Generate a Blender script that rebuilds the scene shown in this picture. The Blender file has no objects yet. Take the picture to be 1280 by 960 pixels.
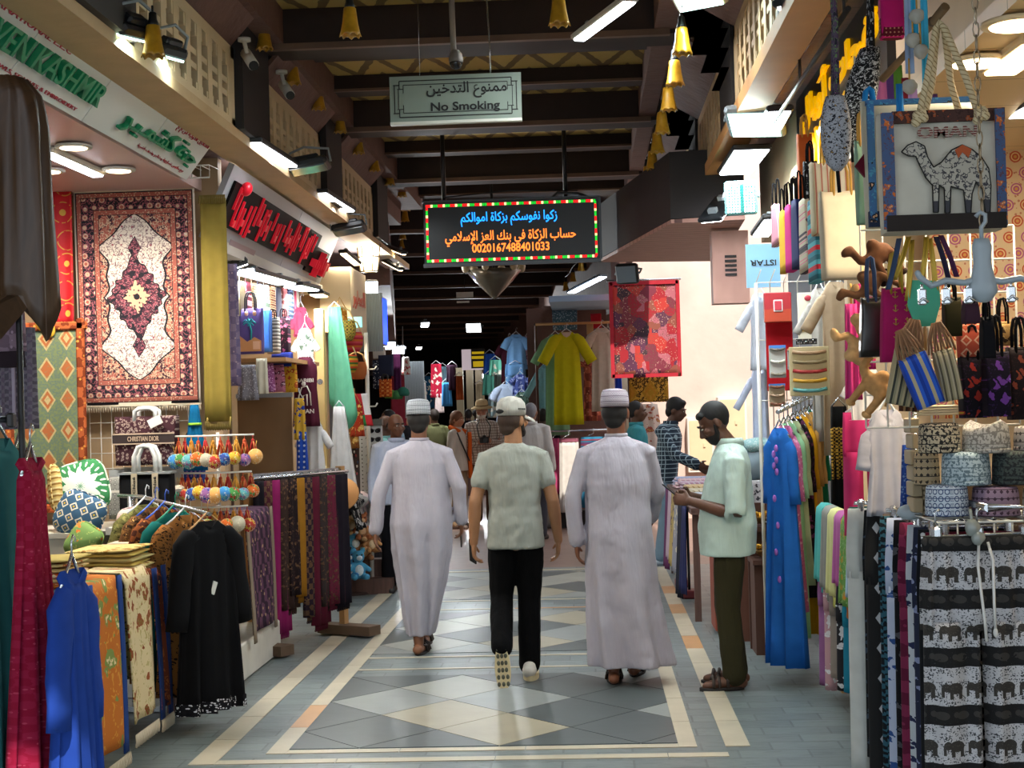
import bpy, math, random
from mathutils import Vector, Matrix, Euler
from math import sin, cos, pi, radians as R

sc = bpy.context.scene
COL = sc.collection
# ---------------------------------------------------------------- camera
FPX = 1900.0
CAM = Vector((0, 0, 1.7))
_y = Vector((95, -27, FPX)).normalized()
_h = Vector((1, .028, 0))
_x = (_h - _y * _h.dot(_y)).normalized()
_z = Vector((0, 1, 0))
_z = (_z - _y * _z.dot(_y)); _z = (_z - _x * _z.dot(_x)).normalized()
RIGHT = Vector((_x.x, _y.x, _z.x)); UP = Vector((_x.y, _y.y, _z.y)); FWD = Vector((_x.z, _y.z, _z.z))
cam = bpy.data.cameras.new('camera'); cam_ob = bpy.data.objects.new('camera', cam); COL.objects.link(cam_ob)
cam.sensor_width = 36; cam.lens = FPX / 1280 * 36; cam.clip_end = 300; cam.clip_start = .05
cam_ob.matrix_world = Matrix((( RIGHT.x, UP.x, -FWD.x, CAM.x), (RIGHT.y, UP.y, -FWD.y, CAM.y), (RIGHT.z, UP.z, -FWD.z, CAM.z), (0, 0, 0, 1)))
sc.camera = cam_ob
def ray(px, py): return RIGHT * (px - 640) + UP * (480 - py) + FWD * FPX
def G(px, py, Y):                       # point of the place seen at a pixel, at depth Y
    d = ray(px, py); return CAM + d * (Y / d.y)
def GX(px, py, X): d = ray(px, py); return CAM + d * (X / d.x)
def GZ(px, py, Z=0.): d = ray(px, py); return CAM + d * ((Z - CAM.z) / d.z)
def S(n, Y): return n * Y / FPX         # pixels to metres at depth Y

# ---------------------------------------------------------------- light of the place
world = bpy.data.worlds.new('sky'); sc.world = world; world.use_nodes = True
world.node_tree.nodes['Background'].inputs[0].default_value = (.80, .90, 1.0, 1)
world.node_tree.nodes['Background'].inputs[1].default_value = 2.6
sun = bpy.data.lights.new('sun', 'SUN'); sun.energy = 6.4; sun.angle = R(.6); sun.color = (1, .93, .84)
sun_ob = bpy.data.objects.new('sun', sun); COL.objects.link(sun_ob)
sun_ob.rotation_euler = Vector((-.10, .55, -.83)).to_track_quat('-Z', 'Y').to_euler()
sc.view_settings.view_transform = 'Standard'; sc.view_settings.look = 'None'
sc.view_settings.exposure = .2; sc.view_settings.gamma = 1; sc.view_settings.use_curve_mapping = False
try:
    sc.cycles.max_bounces = 7; sc.cycles.diffuse_bounces = 4; sc.cycles.glossy_bounces = 2
    sc.cycles.transmission_bounces = 3; sc.cycles.transparent_max_bounces = 6
    sc.cycles.sample_clamp_indirect = 6; sc.cycles.use_denoising = True
    sc.cycles.caustics_reflective = False; sc.cycles.caustics_refractive = False
except Exception: pass
LG = 1.0        # gain of every lamp in the market
# ---------------------------------------------------------------- colours and node maths
def C(h):
    h = h.lstrip('#'); o = []
    for i in (0, 2, 4):
        c = int(h[i:i+2], 16) / 255
        o.append(c / 12.92 if c <= .04045 else ((c + .055) / 1.055) ** 2.4)
    return (o[0], o[1], o[2], 1)
class E:
    """a float socket that can be used in arithmetic"""
    def __init__(s, nt, sock): s.nt = nt; s.s = sock
    def _m(s, op, b=None, rev=False, c=None):
        n = s.nt.nodes.new('ShaderNodeMath'); n.operation = op
        a = s
        if rev: a, b = b, s
        for i, v in enumerate((a, b, c)):
            if v is None: continue
            if isinstance(v, E): s.nt.links.new(v.s, n.inputs[i])
            else: n.inputs[i].default_value = v
        return E(s.nt, n.outputs[0])
    def __add__(s, o): return s._m('ADD', o)
    __radd__ = __add__
    def __sub__(s, o): return s._m('SUBTRACT', o)
    def __rsub__(s, o): return s._m('SUBTRACT', o, True)
    def __mul__(s, o): return s._m('MULTIPLY', o)
    __rmul__ = __mul__
    def __truediv__(s, o): return s._m('DIVIDE', o)
    def __lt__(s, o): return s._m('LESS_THAN', o)
    def __gt__(s, o): return s._m('GREATER_THAN', o)
    def sin(s): return s._m('SINE')
    def abs(s): return s._m('ABSOLUTE')
    def fl(s): return s._m('FLOOR')
    def fr(s): return s._m('FRACT')
    def pw(s, p): return s._m('POWER', p)
    def mn(s, o): return s._m('MINIMUM', o)
    def mx(s, o): return s._m('MAXIMUM', o)
    def atan2(s, o): return s._m('ARCTAN2', o)
    def sq(s): return s._m('SQRT')
def hyp(a, b): return (a * a + b * b).sq()
class NB:
    def __init__(s, nt): s.nt = nt; s._uv = None; s._ob = None
    def sep(s, sock):
        n = s.nt.nodes.new('ShaderNodeSeparateXYZ'); s.nt.links.new(sock, n.inputs[0]); return [E(s.nt, o) for o in n.outputs]
    def uv(s):
        if not s._uv: s._uv = s.sep(s.nt.nodes.new('ShaderNodeUVMap').outputs[0])[:2]
        return s._uv
    def ob(s):
        if not s._ob: s._ob = s.sep(s.nt.nodes.new('ShaderNodeTexCoord').outputs['Object'])
        return s._ob
    def vec(s, x, y, z=0.):
        n = s.nt.nodes.new('ShaderNodeCombineXYZ')
        for i, v in enumerate((x, y, z)):
            if isinstance(v, E): s.nt.links.new(v.s, n.inputs[i])
            else: n.inputs[i].default_value = v
        return n.outputs[0]
    def noise(s, vec, scale, det=2.):
        n = s.nt.nodes.new('ShaderNodeTexNoise'); s.nt.links.new(vec, n.inputs['Vector']); n.inputs['Scale'].default_value = scale; n.inputs['Detail'].default_value = det
        return E(s.nt, n.outputs[0])
    def vor(s, vec, scale, rnd=1., feature='F1'):
        n = s.nt.nodes.new('ShaderNodeTexVoronoi'); n.feature = feature; s.nt.links.new(vec, n.inputs['Vector']); n.inputs['Scale'].default_value = scale; n.inputs['Randomness'].default_value = rnd
        return E(s.nt, n.outputs['Distance']), (n.outputs['Color'] if feature == 'F1' else None)
    def chan(s, col):
        n = s.nt.nodes.new('ShaderNodeSeparateColor'); s.nt.links.new(col, n.inputs[0]); return [E(s.nt, o) for o in n.outputs[:3]]
    def mix(s, f, a, b):
        n = s.nt.nodes.new('ShaderNodeMix'); n.data_type = 'RGBA'
        for i, v in ((0, f), (6, a), (7, b)):
            if isinstance(v, E): s.nt.links.new(v.s, n.inputs[i])
            elif hasattr(v, 'is_linked') or hasattr(v, 'links'): s.nt.links.new(v, n.inputs[i])
            else: n.inputs[i].default_value = v
        return n.outputs[2]
    def ramp(s, f, cols, const=True):
        n = s.nt.nodes.new('ShaderNodeValToRGB'); s.nt.links.new(f.s, n.inputs[0]); r = n.color_ramp
        if const: r.interpolation = 'CONSTANT'
        k = len(cols)
        while len(r.elements) < k: r.elements.new(.5)
        for i in range(k): r.elements[i].position = i / k if const else i / max(1, k - 1); r.elements[i].color = cols[i]
        return n.outputs[0]
_MATS = {}
def mat(name, col, rough=.7, metal=0., emit=0., fn=None, bump=None, alpha=None, spec=None, sheen=0.):
    """col: '#hex', or fn(NB) returns a colour"""
    if name in _MATS: return _MATS[name]
    m = bpy.data.materials.new(name); m.use_nodes = True; nt = m.node_tree; b = nt.nodes['Principled BSDF']
    nb = NB(nt)
    c = fn(nb) if fn else C(col)
    b.inputs['Roughness'].default_value = rough; b.inputs['Metallic'].default_value = metal
    if spec is not None: b.inputs['Specular IOR Level'].default_value = spec
    if isinstance(c, tuple):
        b.inputs['Base Color'].default_value = c
        if emit: b.inputs['Emission Color'].default_value = c
    else:
        nt.links.new(c, b.inputs['Base Color'])
        if emit: nt.links.new(c, b.inputs['Emission Color'])
    if emit: b.inputs['Emission Strength'].default_value = emit
    if alpha is not None: b.inputs['Alpha'].default_value = alpha
    if sheen: b.inputs['Sheen Weight'].default_value = sheen
    if bump:
        h = bump[0](nb); n = nt.nodes.new('ShaderNodeBump'); n.inputs['Strength'].default_value = bump[1]; n.inputs['Distance'].default_value = bump[2]
        nt.links.new(h.s, n.inputs['Height']); nt.links.new(n.outputs[0], b.inputs['Normal'])
    _MATS[name] = m; return m
def speck(col, amt=.25, scale=9., name=None, rough=.7, metal=0., b=None):
    """one colour with worn, slightly uneven tone"""
    c = C(col)
    def f(nb):
        x, y, z = nb.ob(); n = nb.noise(nb.vec(x, y, z), scale, 5.)
        lo = tuple(v * (1 - amt) for v in c[:3]) + (1,); hi = tuple(min(1, v * (1 + amt)) for v in c[:3]) + (1,)
        return nb.mix(n, lo, hi)
    bp = ((lambda nb: nb.noise(nb.vec(*nb.ob()), scale * 3, 4.)), b[0], b[1]) if b else None
    return mat(name or f'worn_{col}_{amt}_{scale}', None, rough, metal, fn=f, bump=bp)
def fab(kind, *cols, s=1., rough=.88):
    """cloth of a pattern, laid out along the cloth in metres"""
    key = f'cloth_{kind}_' + '_'.join(cols) + f'_{s}'
    if key in _MATS: return _MATS[key]
    cc = [C(c) for c in cols]
    def f(nb):
        u, v = nb.uv(); V = nb.vec(u, v)
        if kind == 'plain':
            n = nb.noise(V, 14 * s, 3.); return nb.mix(n, tuple(x * .82 for x in cc[0][:3]) + (1,), tuple(min(1, x * 1.12) for x in cc[0][:3]) + (1,))
        if kind == 'floral':
            w1 = nb.noise(V, 18 * s, 2.); w2 = nb.noise(nb.vec(v, u), 18 * s, 2.); V = nb.vec(u + (w1 - .5) * (.12 / s), v + (w2 - .5) * (.12 / s))
            d, col = nb.vor(V, 13 * s); r = nb.chan(col)
            d2, _ = nb.vor(V, 34 * s)
            o = nb.mix(d2 < .32, cc[0], cc[min(2, len(cc) - 1)])
            o = nb.mix(d < (r[0] * .18 + .25), o, cc[1])
            o = nb.mix(d < .14, o, cc[-1]); return o
        if kind == 'damask':
            a = ((u * (38 * s)).sin() * (v * (31 * s)).sin()); w = nb.noise(V, 30 * s, 3.)
            o = nb.mix((a + w * 1.2) > .62, cc[0], cc[1])
            d, _ = nb.vor(V, 16 * s); return nb.mix(d < .2, o, cc[-1])
        if kind == 'vstripe':
            n = ((u * (9 * s)).fr() * .999); return nb.ramp(n, cc)
        if kind == 'hstripe':
            n = ((v * (9 * s)).fr() * .999); return nb.ramp(n, cc)
        if kind == 'plaid':
            a = (u * (14 * s)).fr(); b = (v * (14 * s)).fr()
            o = nb.mix((a < .5) * .5 + (b < .5) * .5, cc[0], cc[1]); 
            return nb.mix(((a - .25).abs() < .04).mx((b - .25).abs() < .04), o, cc[-1])
        if kind == 'grid':
            a = (u * (30 * s)).fr(); b = (v * (30 * s)).fr(); return nb.mix((a < .16).mx(b < .16), cc[0], cc[1])
        if kind == 'dots':
            a = (u * (12 * s)).fr() - .5; b = (v * (12 * s)).fr() - .5; return nb.mix(hyp(a, b) < .22, cc[0], cc[1])
        if kind == 'diamond':
            a = (u * (5 * s) + v * (3.4 * s)); b = (u * (5 * s) - v * (3.4 * s))
            k = a.fl() + b.fl() * 3.; p2 = ((a.fl() + b.fl()) * .5).fr() > .25; fa = (a.fr() - .5).abs(); fb = (b.fr() - .5).abs(); e = fa.mx(fb)
            h = ((k * 12.9898).sin() * 43758.5).fr()
            n = nb.noise(V, 38 * s, 3.)
            d = nb.mix(h < .5, nb.mix((e > .3).mx(e < .16), cc[1], cc[-1]), cc[1]); d = nb.mix((e > .3) * (h < .5), d, cc[-1]); o = nb.mix(p2 * (e < .4), nb.mix(n > .5, cc[0], cc[2]), d); o = nb.mix((n > .58) * .4, o, cc[0]); return o
        if kind == 'leopard':
            d, _ = nb.vor(V, 30 * s); n = nb.noise(V, 60 * s); return nb.mix(((d - .3).abs() < .13) * (n > .42), cc[0], cc[1])
        if kind == 'ikat':
            n = nb.noise(V, 20 * s); a = (v * (16 * s) + n * 1.4).fr(); b = (u * (13 * s)).fr()
            o = nb.ramp((a * .6 + (b > .5) * .35).mn(.99), cc); return o
        if kind == 'band':
            a = (v * (5 * s)).fr(); d, _ = nb.vor(V, 34 * s); o = nb.ramp(a * .999, cc); return nb.mix(d < .22, o, cc[-1])
        if kind == 'geo':
            a = ((u * (16 * s)).fr() - .5).abs(); b = ((v * (16 * s)).fr() - .5).abs(); e = a + b
            o = nb.mix((e > .28) * (e < .44), cc[0], cc[1]); return nb.mix(e < .12, o, cc[-1])
        if kind == 'lace':
            d, _ = nb.vor(V, 40 * s); return nb.mix(d < .34, cc[0], cc[1])
        return cc[0]
    return mat(key, None, rough, fn=f, spec=.15)

# ---------------------------------------------------------------- mesh builder
class MB:
    def __init__(s): s.v = []; s.f = []; s.mi = []; s.sm = []; s.uv = []; s.M = Matrix()
    def add(s, vs, fs, mi=0, smooth=False, uvs=None):
        o = len(s.v); M = s.M
        s.v += [tuple(M @ Vector(p)) for p in vs]
        s.f += [tuple(i + o for i in f) for f in fs]; s.mi += [mi] * len(fs); s.sm += [smooth] * len(fs)
        if uvs is None: uvs = [(p[0], p[2]) if True else 0 for p in vs]
        s.uv += list(uvs); return s
    def box(s, c, d, mi=0, rot=None, bev=0.):
        x, y, z = d[0] / 2, d[1] / 2, d[2] / 2
        m = Matrix.Translation(c) @ (rot.to_4x4() if rot else Matrix())
        if bev <= 0:
            vs = [Vector((a * x, b * y, e * z)) for a in (-1, 1) for b in (-1, 1) for e in (-1, 1)]
            fs = [(0, 1, 3, 2), (4, 6, 7, 5), (0, 4, 5, 1), (2, 3, 7, 6), (0, 2, 6, 4), (1, 5, 7, 3)]
        else:
            b = min(bev, x * .9, y * .9, z * .9); vs = []; fs = []
            prof = [(x, y - b), (x - b, y), (-x + b, y), (-x, y - b), (-x, -y + b), (-x + b, -y), (x - b, -y), (x, -y + b)]
            for zz, k in ((-z, b), (-z + b, 0), (z - b, 0), (z, b)):
                for (a, q) in prof: vs.append(Vector((a - math.copysign(k, a), q - math.copysign(k, q), zz)))
            for r in range(3):
                for i in range(8): fs.append((r*8+i, r*8+(i+1)%8, r*8+8+(i+1)%8, r*8+8+i))
            fs += [tuple(range(7, -1, -1)), tuple(range(24, 32))]
        uv = [((p.x if abs(p.x) >= 0 else 0) + p.y, p.z + p.y * .0) for p in vs]
        return s.add([m @ p for p in vs], fs, mi, False, uv)
    def bb(s, a, b, mi=0, bev=0.): return s.box([(a[i] + b[i]) / 2 for i in range(3)], [abs(b[i] - a[i]) for i in range(3)], mi, None, bev)
    def loft(s, rings, mi=0, cap=True, smooth=True, uvs=None, closed=True):
        n = len(rings[0]); vs = [p for r in rings for p in r]; fs = []
        for r in range(len(rings) - 1):
            for i in range(n if closed else n - 1):
                j = (i + 1) % n; fs.append((r*n+i, r*n+j, (r+1)*n+j, (r+1)*n+i))
        s.add(vs, fs, mi, smooth, uvs)
        if cap and closed:
            o = len(s.v) - len(vs); k = (len(rings) - 1) * n
            s.f += [tuple(o + i for i in range(n - 1, -1, -1)), tuple(o + k + i for i in range(n))]; s.mi += [mi, mi]; s.sm += [False, False]
        return s
    def tube(s, pts, r, n=8, mi=0, cap=True, round_=False):
        pts = [Vector(p) for p in pts]; k = len(pts); rr = r if isinstance(r, (list, tuple)) else [r] * k
        rings = []; t0 = (pts[1] - pts[0]).normalized()
        a = t0.orthogonal().normalized(); uvs = []; L = 0
        seq = []
        if round_:
            for q in (.97, .8, .45): seq.append((pts[0] - t0 * rr[0] * q, rr[0] * math.sqrt(1 - q * q)))
        for i in range(k): seq.append((pts[i], rr[i]))
        if round_:
            t1 = (pts[-1] - pts[-2]).normalized()
            for q in (.45, .8, .97): seq.append((pts[-1] + t1 * rr[-1] * q, rr[-1] * math.sqrt(1 - q * q)))
        for i, (p, ra) in enumerate(seq):
            q0 = seq[max(0, i - 1)][0]; q1 = seq[min(len(seq) - 1, i + 1)][0]; t = (q1 - q0).normalized() if (q1 - q0).length > 1e-9 else t0
            a = (a - t * a.dot(t)); a = a.normalized() if a.length > 1e-6 else t.orthogonal().normalized(); b = t.cross(a)
            if i: L += (p - seq[i-1][0]).length
            rings.append([p + (a * cos(2*pi*j/n) + b * sin(2*pi*j/n)) * ra for j in range(n)])
            uvs += [(2 * pi * ra * j / n, L) for j in range(n)]
        return s.loft(rings, mi, cap, True, uvs)
    def lathe(s, prof, n=20, mi=0, c=(0, 0, 0), sx=1., sy=1., rot=None, cap=True):
        m = Matrix.Translation(c) @ (rot.to_4x4() if rot else Matrix()); rings = []; uvs = []; L = 0
        for i, (r, z) in enumerate(prof):
            if i: L += math.hypot(r - prof[i-1][0], z - prof[i-1][1])
            rings.append([m @ Vector((r * sx * cos(2*pi*j/n), r * sy * sin(2*pi*j/n), z)) for j in range(n)])
            R0 = max(p[0] for p in prof); uvs += [(2 * pi * R0 * j / n, z) for j in range(n)]
        return s.loft(rings, mi, cap, True, uvs)
    def ell(s, c, r, mi=0, rot=None, n=16, k=10):
        if not isinstance(r, (list, tuple)): r = (r, r, r)
        m = Matrix.Translation(c) @ (rot.to_4x4() if rot else Matrix()); rings = []; uvs = []
        for i in range(k + 1):
            a = -pi/2 + pi * (.02 + .96 * i / k)
            rings.append([m @ Vector((r[0]*cos(a)*cos(2*pi*j/n), r[1]*cos(a)*sin(2*pi*j/n), r[2]*sin(a))) for j in range(n)])
            uvs += [(2*pi*r[0]*j/n, r[2]*sin(a)) for j in range(n)]
        return s.loft(rings, mi, True, True, uvs)
    def poly(s, pts, d, mi=0, plane='xz', rot=None, o=(0, 0, 0)):
        """2-D outline pushed out to thickness d"""
        n = len(pts); m = Matrix.Translation(o) @ (rot.to_4x4() if rot else Matrix())
        f = (lambda p, t: Vector((p[0], t, p[1]))) if plane == 'xz' else (lambda p, t: Vector((p[0], p[1], t))) if plane == 'xy' else (lambda p, t: Vector((t, p[0], p[1])))
        vs = [m @ f(p, -d/2) for p in pts] + [m @ f(p, d/2) for p in pts]
        fs = [tuple(range(n)), tuple(range(2*n-1, n-1, -1))] + [(i, i+n, (i+1)%n+n, (i+1)%n) for i in range(n)]
        return s.add(vs, fs, mi, False, [tuple(p) for p in pts] * 2)
    def sheet(s, fn, nu, nv, t=.004, mi=0, uvs=(1., 1.)):
        """cloth sheet fn(a,b)->point, a,b in 0..1, with thickness"""
        P = [[Vector(fn(i/nu, j/nv)) for i in range(nu+1)] for j in range(nv+1)]; N = [[None]*(nu+1) for _ in range(nv+1)]
        for j in range(nv+1):
            for i in range(nu+1):
                du = P[j][min(nu, i+1)] - P[j][max(0, i-1)]; dv = P[min(nv, j+1)][i] - P[max(0, j-1)][i]; c = du.cross(dv)
                N[j][i] = c.normalized() if c.length > 1e-12 else Vector((0, -1, 0))
        w = nu + 1; k = w * (nv + 1); vs = []; uv = []
        for sg in (.5, -.5):
            for j in range(nv+1):
                for i in range(nu+1): vs.append(P[j][i] + N[j][i] * t * sg); uv.append((i/nu*uvs[0], j/nv*uvs[1]))
        fs = []
        for j in range(nv):
            for i in range(nu):
                a = j*w+i; fs.append((a, a+1, a+w+1, a+w)); fs.append((k+a, k+a+w, k+a+w+1, k+a+1))
        ed = [j*w for j in range(nv, -1, -1)] + list(range(1, w)) + [j*w+nu for j in range(1, nv+1)] + [nv*w+i for i in range(nu-1, 0, -1)]
        for i in range(len(ed)):
            a, b = ed[i], ed[(i+1) % len(ed)]; fs.append((a, k+a, k+b, b))
        return s.add(vs, fs, mi, True, uv)
    def mesh(s, name, mats):
        me = bpy.data.meshes.new(name); me.from_pydata(s.v, [], s.f)
        ms = mats if isinstance(mats, (list, tuple)) else [mats]
        for m in ms: me.materials.append(m)
        me.polygons.foreach_set('material_index', s.mi); me.polygons.foreach_set('use_smooth', s.sm)
        l = me.uv_layers.new(name='UVMap'); flat = []
        for f in s.f:
            for i in f: flat += s.uv[i]
        l.data.foreach_set('uv', flat); me.update(); me.validate(); return me
    def build(s, name, mats, parent=None, loc=None, rz=0., rot=None):
        o = bpy.data.objects.new(name, s.mesh(name, mats)); COL.objects.link(o)
        if parent: o.parent = parent
        if loc is not None: o.location = loc
        if rot: o.rotation_euler = rot
        elif rz: o.rotation_euler = (0, 0, rz)
        return o
def tag(o, label=None, cat=None, group=None, kind=None):
    if label: o['label'] = label
    if cat: o['category'] = cat
    if group: o['group'] = group
    if kind: o['kind'] = kind
    return o
def thing(name, label, cat, loc=(0, 0, 0), rz=0., group=None, rot=None):
    o = bpy.data.objects.new(name, None); COL.objects.link(o); o.location = loc
    o.rotation_euler = rot or (0, 0, rz); o.empty_display_size = .05
    return tag(o, label, cat, group)
def struct(name, mb, mats, parent=None):
    o = mb.build(name, mats, parent); o['kind'] = 'structure'; return o
def dup(root, loc, rz=None, label=None, group=None, rot=None):
    r = root.copy(); COL.objects.link(r); r.location = loc
    if rz is not None: r.rotation_euler = (0, 0, rz)
    if rot is not None: r.rotation_euler = rot
    if label: r['label'] = label
    if group: r['group'] = group
    for ch in list(root.children):
        c = ch.copy(); COL.objects.link(c); c.parent = r
        for g in list(ch.children):
            d = g.copy(); COL.objects.link(d); d.parent = c
    return r
def recolour(root, part, m):
    for ch in root.children:
        if ch.name.split('.')[0] == part: ch.data = ch.data.copy(); ch.data.materials[0] = m
def lamp(name, kind, loc, power, col=(1, 1, 1), size=.3, to=None, parent=None, size_y=None, spot=None):
    l = bpy.data.lights.new(name, kind); l.energy = power * LG; l.color = col
    if kind == 'AREA':
        l.size = size
        if size_y: l.shape = 'RECTANGLE'; l.size_y = size_y
    else: l.shadow_soft_size = size
    if spot: l.spot_size = spot; l.spot_blend = .5
    o = bpy.data.objects.new(name, l); COL.objects.link(o); o.location = loc
    if to is not None: o.rotation_euler = Vector(to).to_track_quat('-Z', 'Y').to_euler()
    if parent: o.parent = parent
    return o
def remesh(o, vox, smooth=4, fac=.5):
    m = o.modifiers.new('join', 'REMESH'); m.mode = 'VOXEL'; m.voxel_size = vox; m.use_smooth_shade = True
    if smooth: q = o.modifiers.new('soften', 'SMOOTH'); q.iterations = smooth; q.factor = fac
    return o
# ---------------------------------------------------------------- lettering
_AR = {}
for _i, _c in enumerate('ابةتثجحخدذرزسشصضطظعغفقكلمنهوىي'):
    pass
_code = 0xFE8D
for _c, _n in (('ا',2),('ب',4),('ة',2),('ت',4),('ث',4),('ج',4),('ح',4),('خ',4),('د',2),('ذ',2),('ر',2),('ز',2),('س',4),('ش',4),('ص',4),('ض',4),('ط',4),('ظ',4),('ع',4),('غ',4),('ف',4),('ق',4),('ك',4),('ل',4),('م',4),('ن',4),('ه',4),('و',2),('ى',2),('ي',4)):
    _AR[_c] = [chr(_code + k) for k in range(_n)]; _code += _n
_AR['إ'] = [chr(0xFE87), chr(0xFE88)]; _AR['أ'] = [chr(0xFE83), chr(0xFE84)]
def arabic(t):
    """joined letter forms in the order they stand from left to right"""
    t = t.replace('لا', '\u0001').replace('لإ', '\u0002'); out = []
    forms = dict(_AR); forms['\u0001'] = [chr(0xFEFB), chr(0xFEFC)]; forms['\u0002'] = [chr(0xFEF9), chr(0xFEFA)]
    for w in t.split(' '):
        s = ''
        for i, c in enumerate(w):
            if c == 'ـ' or c not in forms: s += c; continue
            prev = i > 0 and (w[i-1] == 'ـ' or len(forms.get(w[i-1], [])) == 4); nxt = i < len(w) - 1 and len(forms[c]) == 4 and (w[i+1] in forms or w[i+1] == 'ـ')
            k = (3 if prev and nxt else 2 if nxt else 1 if prev else 0); f = forms[c]
            s += f[k]
        out.append(s[::-1])
    return ' '.join(out[::-1])
def text(name, body, w, h, m, parent, M, depth=.004, ar=False, bold=.0):
    """lettering fitted to w x h, centred, in the local XZ plane of M (reads along +X, faces -Y)"""
    c = bpy.data.curves.new(name, 'FONT'); c.body = arabic(body) if ar else body; c.size = 1; c.extrude = .02; c.offset = bold; c.resolution_u = 3
    o = bpy.data.objects.new(name, c); COL.objects.link(o)
    me = bpy.data.meshes.new_from_object(o); bpy.data.objects.remove(o); bpy.data.curves.remove(c)
    xs = [v.co.x for v in me.vertices]; ys = [v.co.y for v in me.vertices]
    x0, x1, y0, y1 = min(xs), max(xs), min(ys), max(ys); kx = w / (x1 - x0); ky = h / (y1 - y0)
    for v in me.vertices: v.co = M @ Vector(((v.co.x - (x0+x1)/2) * kx, -v.co.z / .02 * depth / 2, (v.co.y - (y0+y1)/2) * ky))
    me.materials.clear(); me.materials.append(m)
    q = bpy.data.objects.new(name, me); COL.objects.link(q)
    if parent: q.parent = parent
    return q
def face_m(o, xdir, up, off=0.):
    """matrix with local X along xdir, local Z along up, facing -Y"""
    x = Vector(xdir).normalized(); z = Vector(up); z = (z - x * z.dot(x)).normalized(); y = z.cross(x)
    m = Matrix(((x.x, y.x, z.x, 0), (x.y, y.y, z.y, 0), (x.z, y.z, z.z, 0), (0, 0, 0, 1)))
    return Matrix.Translation(Vector(o) - y * off) @ m
# ---------------------------------------------------------------- cloth shapes
def hang(mb, w0, w1, L, t=.025, folds=4., amp=.02, ph=0., n=36, rows=9, top=0., x0=0., y0=0., hem=0., sway=0., mi=0, prof=None):
    """closed length of hanging cloth, top at z=top; prof(f)->width factor"""
    rings = []; uvs = []
    for r in range(rows + 1):
        f = r / rows; hw = ((w0 + (w1 - w0) * f) * (prof(f) if prof else 1)) / 2; a_ = amp * (.25 + .75 * f); ring = []
        for i in range(n):
            a = 2 * pi * i / n; c = cos(a); sx = math.copysign(abs(c) ** .75, c)
            x = hw * sx; y = t / 2 * math.copysign(abs(sin(a)) ** .8, sin(a)) + a_ * sin(folds * pi * sx * .5 * 2 + ph + f * .6) + a_ * .4 * sin(folds * 2.3 * pi * sx + ph * 2)
            z = top - L * f + hem * f * sin(sx * 2.2 + ph)
            ring.append((x0 + x + sway * f, y0 + y, z)); uvs.append((x + hw, -L * f))
        rings.append(ring)
    return mb.loft(rings, mi, True, True, uvs)
def sleeve(mb, a, b, r0, r1, mi=0, flat=.55, n=14):
    """sleeve from shoulder point a to cuff b, its root bent into the shoulder"""
    a = Vector(a); b = Vector(b); d = b - a; sg = 1 if a.x >= 0 else -1; L = d.length
    path = [(a + Vector((-sg * r0 * 1.25, 0, r0 * .55)), r0 * .55), (a + Vector((-sg * r0 * .55, 0, r0 * .38)), r0 * .85)] + [(a + d * f, r0 + (r1 - r0) * f) for f in (.05, .2, .4, .6, .8, 1.)]
    rings = []; uvs = []; acc = 0
    for k, (p, r) in enumerate(path):
        t = (path[min(k+1, len(path)-1)][0] - path[max(k-1, 0)][0]).normalized(); u = t.cross(Vector((0, 1, 0))).normalized()
        rings.append([p + u * cos(2*pi*j/n) * r + Vector((0, 1, 0)) * sin(2*pi*j/n) * r * flat + Vector((0, .005, 0)) * sin(k * 1.9 + j) for j in range(n)]); uvs += [(2*pi*r*j/n, -.12 * k) for j in range(n)]
    return mb.loft(rings, mi, True, True, uvs)
def hanger_mb(w=.36, z=0.):
    m = MB(); m.tube([(0, 0, z + .05), (0, 0, z + .09), (.012, 0, z + .115), (.025, 0, z + .105), (.024, 0, z + .09)], .0035, 6)
    m.tube([(-w/2, 0, z - .055), (-w/4, 0, z - .01), (0, 0, z + .05), (w/4, 0, z - .01), (w/2, 0, z - .055), (0, 0, z - .06), (-w/2, 0, z - .055)], .006, 6)
    return m
M_hang = mat('hanger_plastic', '#d9dde0', .4); M_wire = mat('white_coated_wire', '#d8d6cc', .45); M_chrome = mat('chrome', '#c4c8cc', .25, .9)
M_black = mat('black_plastic', '#101113', .45); M_hookwood = speck('#b98b58', .2, 20)
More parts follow.
